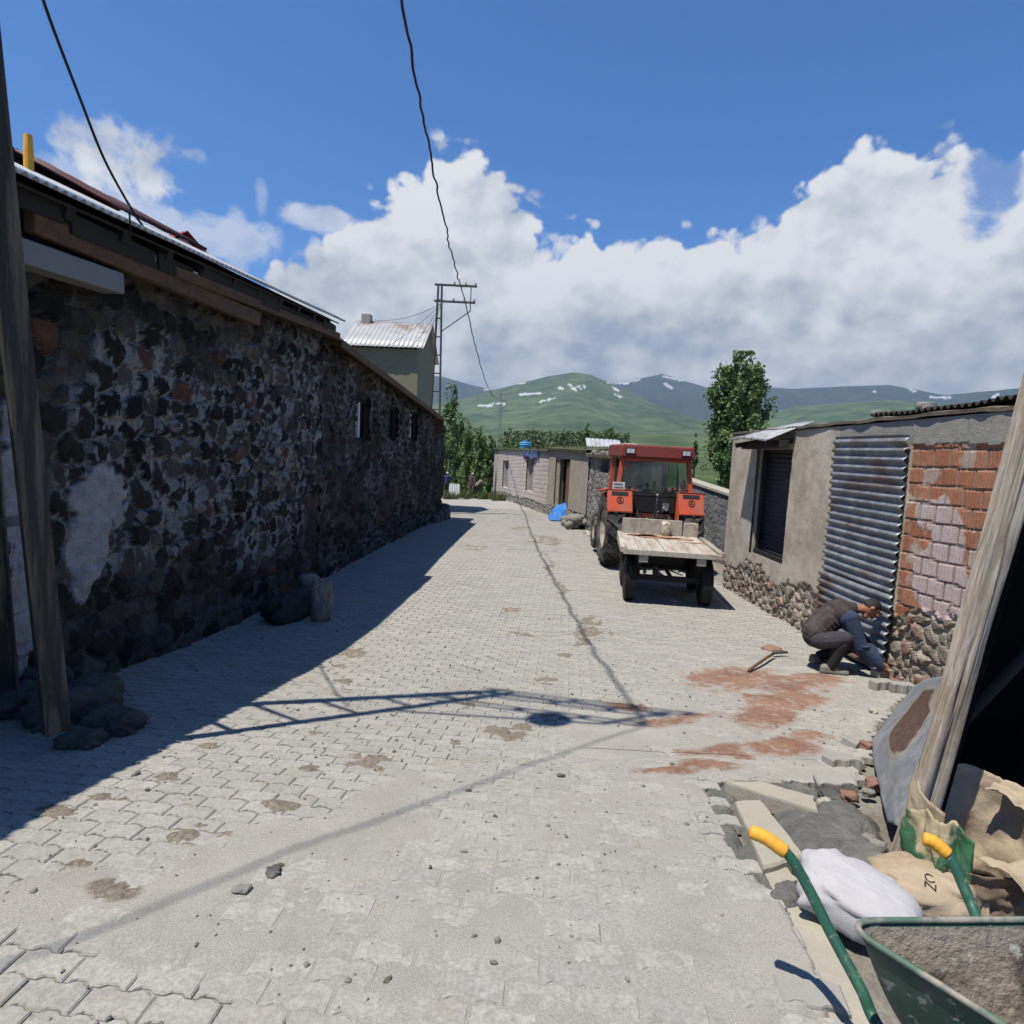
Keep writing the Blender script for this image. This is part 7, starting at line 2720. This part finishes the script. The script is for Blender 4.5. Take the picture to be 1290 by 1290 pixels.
slab('kerb_stone', 'pale kerb stone beside the yellow barrow grip, edged by mortar', ((925, 1008), (957, 1006), (1014, 1078), (962, 1092)), .035, .10, M['concrete_pale'], 4, group=GK)
slab('kerb_stone', 'long beige kerb stone running under the green barrow handle', ((984, 1128), (1014, 1112), (1112, 1300), (1052, 1300)), -.02, .08, M['concrete_pale'], 6, group=GK)
slab('kerb_stone', 'short pale kerb stone end between mortar and white sack', ((958, 1092), (985, 1086), (1006, 1108), (975, 1122)), .0, .08, M['concrete_pale'], 8, group=GK)
for i, (u, v, rz, lab, tl) in enumerate(((1136, 872, -.1, 'upright grey paver nearest the wall foot, right of the worker', (0, .0)), (1080, 938, .5, 'tilted grey paver at the ragged edge by the iron sheet', (.12, .1)),
                                        (1060, 962, .2, 'grey paver on the broken edge above the mortar', (-.08, .05)), (1052, 990, -.2, 'grey paver sunk beside the mortar and dark stone', (.1, -.15)), (1110, 868, .25, 'flat grey paver just left of the upright one by the wall', (0, 0)),
                                        (1022, 1252, -.15, 'grey paver on edge at the pavement border by the barrow shadow', (.05, .0)))):
    p = gnd(u, v)
    paver_block('paver', tuple(p + EZ * (.05 if i in (0, 4) else (-.035 if i == 5 else .005))), rz, lab, tl, group='loose pavers by the gap')
r = random.Random(77)
for i, (u, v, q, mt, lab) in enumerate(((1047, 1004, .055, 'stone_dark', 'dark mortar covered stone on the rim of the wet mortar'), (1040, 1012, .045, 'concrete_pale', 'pale stone chip pressed against the dark stone in the mortar'), (1100, 898, .035, 'concrete_pale', 'small pale stone alone between worker and iron sheet'),
                                        (1090, 942, .045, 'brick_bit', 'red brick fragment beside the tilted paver'), (1102, 985, .05, 'brick_bit', 'larger red brick fragment in the gap left of the iron sheet'), (1093, 995, .035, 'stone_mid', 'brown stone touching the larger brick fragment'),
                                        (1068, 1000, .04, 'brick_bit', 'brick fragment between sunk paver and mortar'), (1098, 1065, .06, 'stone_mid', 'stone at the foot of the post, right end of the mortar'), (1110, 1082, .05, 'stone_dark', 'dark stone tucked under the post foot'), (1150, 860, .05, 'brick_bit', 'red brick rubble at the wall foot by the upright paver'),
                                        (305, 1122, .028, 'stone_mid', 'flat brown stone chip alone on the sand, lower left'), (345, 1100, .03, 'stone_dark', 'dark sliver of stone on the sand above the brown chip'))):
    if 'brick_bit' not in M:
        M['brick_bit'] = pmat('brick_bit', (.27, .155, .115), .95, .35, 8, .6, 30)
    p = gnd(u, v)
    o = lump('stone', p + EZ * (q * .35 - (.03 if i in (0, 1, 4, 5, 6, 7, 8) else 0)), (q * 1.2, q, q * (.75 if i < 10 else .35)), M[mt], 120 + i, rot=r.random() * 6, sub=4, amp=.5)
    tag(o, lab, 'stone', 'loose stones about the paving gap' if i < 10 else None)

# mallet lying on the red sand
def mallet():
    a, b = gnd(943, 848), gnd(986, 822)
    t = thing('mallet', 'short wooden handled mallet with a dark head lying on the red sand', 'mallet', tuple((a + b) / 2))
    up = EZ * .03
    mid = (a + b) / 2 + EZ * .06
    MB().tube([a + up, a * .75 + b * .25 + up * 1.6, mid, a * .3 + b * .7 + up * 2], [.018, .017, .016, .015], 10).build('handle', M['wood_brown'], t, world=True, smooth=True)
    d = (b - a) / np.linalg.norm(b - a)
    e = np.array([d[1], -d[0], 0])
    c = a * .25 + b * .75 + EZ * .055
    MB().tube([c - e * .02, c + e * .05 + d * .12, c + d * .17 + e * .10], [.024, .022, .012], 8).build('head', M['rust_steel'], t, world=True, smooth=True)
    # pat of red sand stuck beside it
    p = gnd(972, 818)
    o = lump('stone', p + EZ * .012, (.135, .11, .03), M['sand_pat'], 150, rot=.6, sub=4, amp=.12)  # this lump is the pat of red sand, not a stone
    tag(o, 'flat rounded pat of reddish brown sand behind the mallet', 'stone')
M['sand_pat'] = pmat('red_sand_pat', (.30, .18, .12), .95, .2, 9, .5, 40)
mallet()

# ------------------------------------------------------------------ wheelbarrow
def wheelbarrow():
    base = np.array([1.35, 1.55, float(zg(1.55))])
    t = thing('wheelbarrow', 'green wheelbarrow with yellow grips and cement crusted tray, bottom right corner', 'wheelbarrow', tuple(base))
    Lt = [at_y(u, v, y) for u, v, y in ((986, 1069, 1.985), (1001, 1088, 1.965), (1022, 1126, 1.93), (1048, 1178, 1.87), (1085, 1247, 1.77), (1112, 1303, 1.68))]
    Lt += [np.array([1.14, 1.25, .21]), np.array([1.24, .85, .19]), np.array([1.33, .55, .19])]
    Rt = [at_y(u, v, y) for u, v, y in ((1191, 1071, 2.10), (1203, 1092, 2.07), (1216, 1122, 2.03), (1232, 1162, 1.95))]
    Rt += [np.array([1.46, 1.62, .26]), np.array([1.47, 1.35, .21]), np.array([1.46, .85, .19]), np.array([1.44, .55, .19])]
    def smooth(P, k=8):
        P = [np.array(p, float) for p in P]
        Q = [P[0] * 2 - P[1]] + P + [P[-1] * 2 - P[-2]]
        o = []
        for i in range(1, len(Q) - 2):
            for j in range(k):
                s = j / k
                o.append(.5 * ((2 * Q[i]) + (-Q[i - 1] + Q[i + 1]) * s + (2 * Q[i - 1] - 5 * Q[i] + 4 * Q[i + 1] - Q[i + 2]) * s * s + (-Q[i - 1] + 3 * Q[i] - 3 * Q[i + 1] + Q[i + 2]) * s ** 3))
        return o + [P[-1]]
    for P, g0 in ((Lt, at_y(944, 1047, 2.03)), (Rt, at_y(1162, 1056, 2.13))):
        h = MB().tube(smooth(P), .0175, 14).build('handle', M['barrow_green'], t, world=True, smooth=True)
        e = np.array(P[0]); m = (g0 + e) / 2 + EZ * .006
        e2 = e + (np.array(P[1]) - e) * .25
        GP = smooth([g0, m, e2], 10)
        rr = [.0228 + .0007 * (i % 4 < 2) for i in range(len(GP))]
        rr[0] = .012; rr[1] = .021; rr[-1] = .0215
        MB().tube(GP, rr, 16).build('grip', M['grip_yellow'], h, world=True, smooth=True)
    # tray: pressed steel with rounded corners
    def at_z(u, v, z):
        d = pix_dir(u, v)
        return CAM + d * ((z - CAM[2]) / d[2])
    zr = .555
    BL, BR = at_z(1056, 1160, zr), at_z(1372, 1158, zr)
    fl = at_z(1262, 1290, zr - .005)
    FL = BL + (fl - BL) * (.62 / np.linalg.norm(fl - BL))
    FR = FL + (BR - BL) * .80
    cen0 = (BL + BR + FL + FR) / 4
    low = lambda P, k, z: np.array([cen0[0] + (P[0] - cen0[0]) * k, cen0[1] + (P[1] - cen0[1]) * k, z])
    bBL, bBR, bFL, bFR = low(BL, .62, .24), low(BR, .62, .24), low(FL, .5, .22), low(FR, .5, .22)
    print('tray', BL, BR, FL, FR, 'handle', Lt[0], Lt[4], Rt[0])
    def ring(a, b, c, d, rad, n=9):
        """rounded quad through four corners in order"""
        pts = []
        C = [a, b, c, d]
        for i in range(4):
            p, q, r_ = C[i - 1], C[i], C[(i + 1) % 4]
            u = (p - q); u /= np.linalg.norm(u)
            v = (r_ - q); v /= np.linalg.norm(v)
            s, e = q + u * rad, q + v * rad
            for k in range(n):
                f = k / (n - 1)
                pts.append((1 - f) ** 2 * s + 2 * f * (1 - f) * q + f * f * e)
            # straight run
            nx = C[(i + 1) % 4]
            e2 = nx - v * rad
            for k in range(1, 6):
                pts.append(e + (e2 - e) * k / 6)
        return pts
    rim = ring(BL, BR, FR, FL, .11)
    bot = ring(bBL, bBR, bFR, bFL, .07)
    rows = []
    for k in range(13):
        f = k / 12
        g = f ** .8
        rows.append([a * (1 - g) + b * g + (np.array([0, 0, -.0]) + (a - sum(rim) / len(rim)) * (.05 * math.sin(math.pi * f))) for a, b in zip(rim, bot)])
    mb = MB()
    N = len(rim)
    for rw in rows:
        mb.v += [tuple(p) for p in rw]
    for i in range(len(rows) - 1):
        for j in range(N):
            mb.f.append((i * N + j, (i + 1) * N + j, (i + 1) * N + (j + 1) % N, i * N + (j + 1) % N)); mb.mi.append(0)
    mb.f.append(tuple((len(rows) - 1) * N + j for j in range(N))[::-1]); mb.mi.append(0)
    tray = mb.build('tray', M['barrow_tray'], t, world=True, smooth=True)
    solidify(tray, .003, 1)
    MB().tube(rim + [rim[0], rim[1]], .0085, 8, cap=False).build('rim', M['rim_worn'], tray, world=True, smooth=True)
    # dried cement lining the inside: own skin, thick and lumpy
    rows2 = []
    cen = sum(rim) / len(rim)
    for k in range(26):
        f = .02 + .93 * k / 25
        g = f ** .8
        row = []
        for j, (a, b) in enumerate(zip(rim, bot)):
            p = a * (1 - g) + b * g + (a - cen) * (.05 * math.sin(math.pi * f))
            inn = cen - p; inn[2] = 0
            inn /= np.linalg.norm(inn)
            thk = .005 + .016 * float(fbm(np.array(j * .23), np.array(f * 5), 4, 5)) * sstep(f, 0, .2) + .03 * f * f
            row.append(p + inn * thk)
        rows2.append(row)
    mb = MB()
    for rw in rows2:
        mb.v += [tuple(p) for p in rw]
    for i in range(25):
        for j in range(N):
            mb.f.append((i * N + j, i * N + (j + 1) % N, (i + 1) * N + (j + 1) % N, (i + 1) * N + j)); mb.mi.append(0)
    c2 = sum(rows2[-1]) / N
    mb.v.append(tuple(c2)); ci = len(mb.v) - 1
    for j in range(N):
        mb.f.append((25 * N + j, 25 * N + (j + 1) % N, ci)); mb.mi.append(0)
    mb.build('cement_lining', M['cement_crust'], tray, world=True, smooth=True)
    # legs, braces, wheel
    for s, P in ((0, Lt), (1, Rt)):
        a = np.array([1.10 + .37 * s, 1.50, .23]); z = float(zg(1.5)) - .0
        MB().tube([a, np.array([a[0] - .02 + .04 * s, 1.56, z + .02]), np.array([a[0] - .02 + .04 * s, 1.44, z + .02]), np.array([a[0] + .04, 1.25, .20])], .014, 8).build('leg', M['barrow_green'], t, world=True, smooth=True)
    Mx = Matrix.Translation((1.385, .50, .19)) @ RY
    mb = MB()
    prof = [(.12 + .045 + .045 * math.cos(a), .045 * math.sin(a)) for a in np.linspace(0, 2 * math.pi, 14, endpoint=False)]
    mb.lathe(prof, 32, Mx, closed=True)
    mb.v = [tuple(np.array(v)) for v in mb.v]
    w = mb.build('wheel', M['black_rubber'], t, world=True, smooth=True)
    mb = MB().lathe([(0, .03), (.03, .03), (.05, .01), (.125, .03), (.128, -.03), (.05, -.01), (.03, -.03), (0, -.03)], 24, Mx)
    mb.build('rim', M['grip_yellow'], w, world=True, autos=40)
M['rim_worn'] = pmat('rim_worn', (.10, .16, .12), .6, .3, 12, .15, 40, col2=(.34, .30, .25), c2lo=.42, c2hi=.58)
wheelbarrow()

# ------------------------------------------------------------------ white woven sack and torn paper bags
def cushion(name, label, cat, c, r, rot, mat, seed, amp=.03, wr=14.0, flat=.5, nu=56, nv=36, tilt=0.0, folds=.012, parent=None):
    """filled sack: squashed superellipsoid with gathered folds"""
    rows = []
    ca, sa = math.cos(rot), math.sin(rot)
    for i in range(nv + 1):
        th = math.pi * i / nv
        row = []
        for k in range(nu + 1):
            ph = 2 * math.pi * k / nu
            cx, cy, cz = math.sin(th) * math.cos(ph), math.sin(th) * math.sin(ph), math.cos(th)
            q = lambda a, e: math.copysign(abs(a) ** e, a)
            x, y, z = q(cx, .62), q(cy, .62), q(cz, .75)
            n1 = float(fbm(np.array(x * 2 + seed), np.array(y * 2 + z), 3, seed)) - .5
            ang = math.atan2(y * 1.2 + .35 * z, x + 1.12)
            fold = (1 - abs(math.sin(ang * wr * .5 + 7 * n1 + .8 * math.sin(3 * y)))) * 1.6 * (1 - .5 * abs(z)) * (1.25 - .75 * (x + 1) / 2)
            k2 = 1 + amp * 4 * n1
            p = np.array([x * r[0] * k2, y * r[1] * k2, z * r[2] * (1 + amp * 3 * n1)])
            nrm = np.array([cx, cy, cz])
            p = p + nrm * folds * fold * (abs(cy) ** .5 + .3)
            p[2] = max(p[2], -r[2] * flat)
            p[2] += tilt * p[0]
            row.append(np.array([c[0] + p[0] * ca - p[1] * sa, c[1] + p[0] * sa + p[1] * ca, c[2] + p[2]]))
        rows.append(row)
    o = MB().grid(rows, flip=True).build(name, mat, parent, smooth=True, world=parent is not None)
    if label:
        tag(o, label, cat)
    return o
sp = gnd(1082, 1185)
cushion('cement_sack', 'full white woven sack lying between the wheelbarrow handles', 'sack', sp + np.array([.07, .14, .062]), (.225, .165, .112), -.6, M['sack_white'], 4, amp=.06, wr=21, flat=.6, folds=.013, tilt=-.12)

def paper_bag():
    y0 = 2.66
    c = at_y(1205, 1150, y0); c[2] = float(zg(y0))
    t = thing('paper_bag', 'torn open brown paper cement bag with green print beside the timber post', 'paper bag', tuple(c))
    def wall(a0, a1, hfun, rx, ry, n=46, m=26, seed=1, lean=0.0, flare=0.0):
        rows = []
        for i in range(m):
            f = i / (m - 1)
            row = []
            for k in range(n):
                s = k / (n - 1)
                a = a0 + (a1 - a0) * s
                q = lambda v, e: math.copysign(abs(v) ** e, v)
                h = hfun(s) * f
                ex = 1 + flare * f * f
                cr = .030 * (float(fbm(np.array(s * 9 + seed), np.array(f * 4), 4, seed)) - .5) * 2 + .010 * math.sin(s * 12 + 5 * float(vnoise(np.array(f * 3), np.array(s * 3), seed)))
                x, yy = q(math.cos(a), .7) * (rx * ex + cr), q(math.sin(a), .7) * (ry * ex + cr)
                row.append(np.array([x + lean * h, yy + .10 * h, h]))
            rows.append(row)
        return rows
    jag = lambda s, k, sd: k * (float(fbm(np.array(s * 4.5), np.array(sd * 1.0), 4, sd)) - .5) * 2
    # back and right side stand up, torn along the top
    back = MB().grid(wall(math.radians(215), math.radians(-20), lambda s: .40 + .10 * math.sin(s * 3.0) + jag(s, .05, 3), .235, .17, seed=3, lean=.10))
    o = back.build('bag_back', M['kraft'], t, smooth=True); solidify(o, .004, 0)
    front = MB().grid(wall(math.radians(-20), math.radians(-110), lambda s: .20 + jag(s, .03, 5), .235, .19, seed=6, lean=.0))
    o = front.build('bag_front', M['kraft_in'], t, smooth=True); solidify(o, .004, 0)
    left = MB().grid(wall(math.radians(-105), math.radians(-190), lambda s: .34 + .05 * math.sin(s * 3) + jag(s, .05, 8), .225, .18, seed=9, lean=.02))
    o = left.build('bag_side', M['green_print'], t, smooth=True); solidify(o, .004, 0)
    # folded-out flap catching the light
    def flap(o0, du, dv, n, m, seed, curl, nm, mat):
        rows = []
        for i in range(m):
            f = i / (m - 1)
            row = []
            for k in range(n):
                s = k / (n - 1)
                fe = f * (1 + .25 * (float(fbm(np.array(s * 6.0), np.array(seed * 2.0), 3, seed)) - .5) * 2)
                p = np.array(o0) + np.array(du) * s + np.array(dv) * fe
                p[2] += curl * math.sin(fe * 2.6) + .030 * (float(fbm(np.array(s * 5), np.array(f * 4), 4, seed + 2)) - .5) * 2 + .012 * math.sin(s * 15 + 4 * f)
                row.append(p)
            rows.append(row)
        o = MB().grid(rows).build(nm, mat, t, smooth=True)
        solidify(o, .003, 0)
    flap((-.03, -.10, .23), (.36, .02, -.03), (.10, -.20, -.10), 30, 18, 11, .05, 'bag_flap', M['kraft'])
    flap((.13, .10, .44), (.10, .02, .03), (.14, -.12, -.10), 18, 14, 15, .04, 'bag_flap', M['kraft'])
    flap((-.10, -.12, .15), (.10, -.03, -.03), (-.02, -.06, -.13), 14, 12, 17, .02, 'bag_flap', M['kraft'])
paper_bag()
def flat_bag():
    p = gnd(1172, 1168)
    t = thing('paper_bag', 'slumped brown paper bag with black letters between white sack and torn bag', 'paper bag', tuple(p))
    c = p + np.array([.03, .14, .085])
    o = cushion('bag', None, None, c + np.array([0, 0, -.015]), (.19, .13, .095), -.45, M['kraft'], 8, amp=.10, wr=19, flat=.7, folds=.014, parent=t)
    # lettering on the side that faces the street
    cu = bpy.data.curves.new('letters', 'FONT')
    cu.body = 'ZO'
    cu.size = .062
    cu.extrude = 0.0
    cu.align_x = 'CENTER'; cu.align_y = 'CENTER'
    tmp = bpy.data.objects.new('letters', cu)
    link(tmp)
    bpy.context.view_layer.update()
    lm = bpy.data.meshes.new_from_object(tmp.evaluated_get(bpy.context.evaluated_depsgraph_get()))
    bpy.data.objects.remove(tmp)
    lm.materials.clear(); lm.materials.append(M['cable'])
    lt = bpy.data.objects.new('lettering', lm)
    link(lt); lt.parent = t
    dg = bpy.context.evaluated_depsgraph_get()
    tgt = Vector(at_y(1172, 1112, 2.4))
    d = (tgt - Vector(CAM)).normalized()
    ok, loc, nrm, _ = o.ray_cast(Vector(CAM) - Vector(t.location), d)
    if ok:
        q = rot_to(nrm, (0.2, 0, 1))
        Rm = q.to_4x4() @ Matrix.Rotation(math.radians(65), 4, 'Z')
        Rm.translation = loc + nrm * .010
        lt.matrix_local = Rm
        sw = lt.modifiers.new('wrap', 'SHRINKWRAP')
        sw.target = o
        sw.offset = .003
    else:
        lt.location = (-.1, -.02, .2)
        print('lettering missed')
flat_bag()

# ------------------------------------------------------------------ left edge: stones round the pole foot, trough by the barn
r = random.Random(15)
for i, (u, v, rr, dz, mt, lab) in enumerate(((72, 918, (.30, .26, .20), .06, 'stone_mound', 'large rough stone the near ladder pole stands on'), (128, 925, (.20, .18, .13), .03, 'stone_mound', 'rough sloping stone right of the pole foot stone'), (8, 905, (.30, .22, .17), .05, 'stone_mound', 'dark stone at the left picture edge by the pole'),
                                            (22, 885, (.26, .16, .20), .10, 'stone_dark', 'dark stone against the white plastered jamb behind the pole'), (112, 895, (.16, .14, .12), .04, 'stone_dark', 'small dark stone wedged between pole and barn wall'), (95, 942, (.12, .10, .07), .02, 'stone_mound', 'small flat stone in front of the pole foot'))):
    p = gnd(u, v)
    if 'stone_mound' not in M:
        M['stone_mound'] = pmat('stone_mound', (.115, .11, .10), .95, .4, 6, .9, 22, col2=(.07, .066, .06), dist=.03)
    o = lump('stone', p + np.array([0, rr[1] * .6, dz]), rr, M[mt], 200 + i, rot=r.random() * .6, sub=5, amp=.48)
    tag(o, lab, 'stone', 'stones round the pole foot')
p = gnd(402, 786)
o = lump('stone_slab', p + np.array([-.02, .16, .25]), (.15, .10, .31), M['stone_mid'], 230, rot=.35, sub=5, amp=.42)
tag(o, 'upright grey stone slab standing at the near end of the mossy block by the barn wall', 'stone slab')
p = gnd(358, 786)
o = lump('stone_block', p + np.array([-.02, .36, .14]), (.55, .20, .20), M['stone_moss'], 233, rot=math.atan2(WE[1], WE[0]) - .25, sub=5, amp=.42)
tag(o, 'long dark mossy stone block lying along the barn wall', 'stone block')
p = gnd(400, 770)
o = lump('stone', p + np.array([-.25, .40, .36]), (.17, .10, .09), M['stone_mid'], 240, rot=.9, sub=3, amp=.25)
tag(o, 'grey stone resting on top of the mossy block by the barn wall', 'stone')
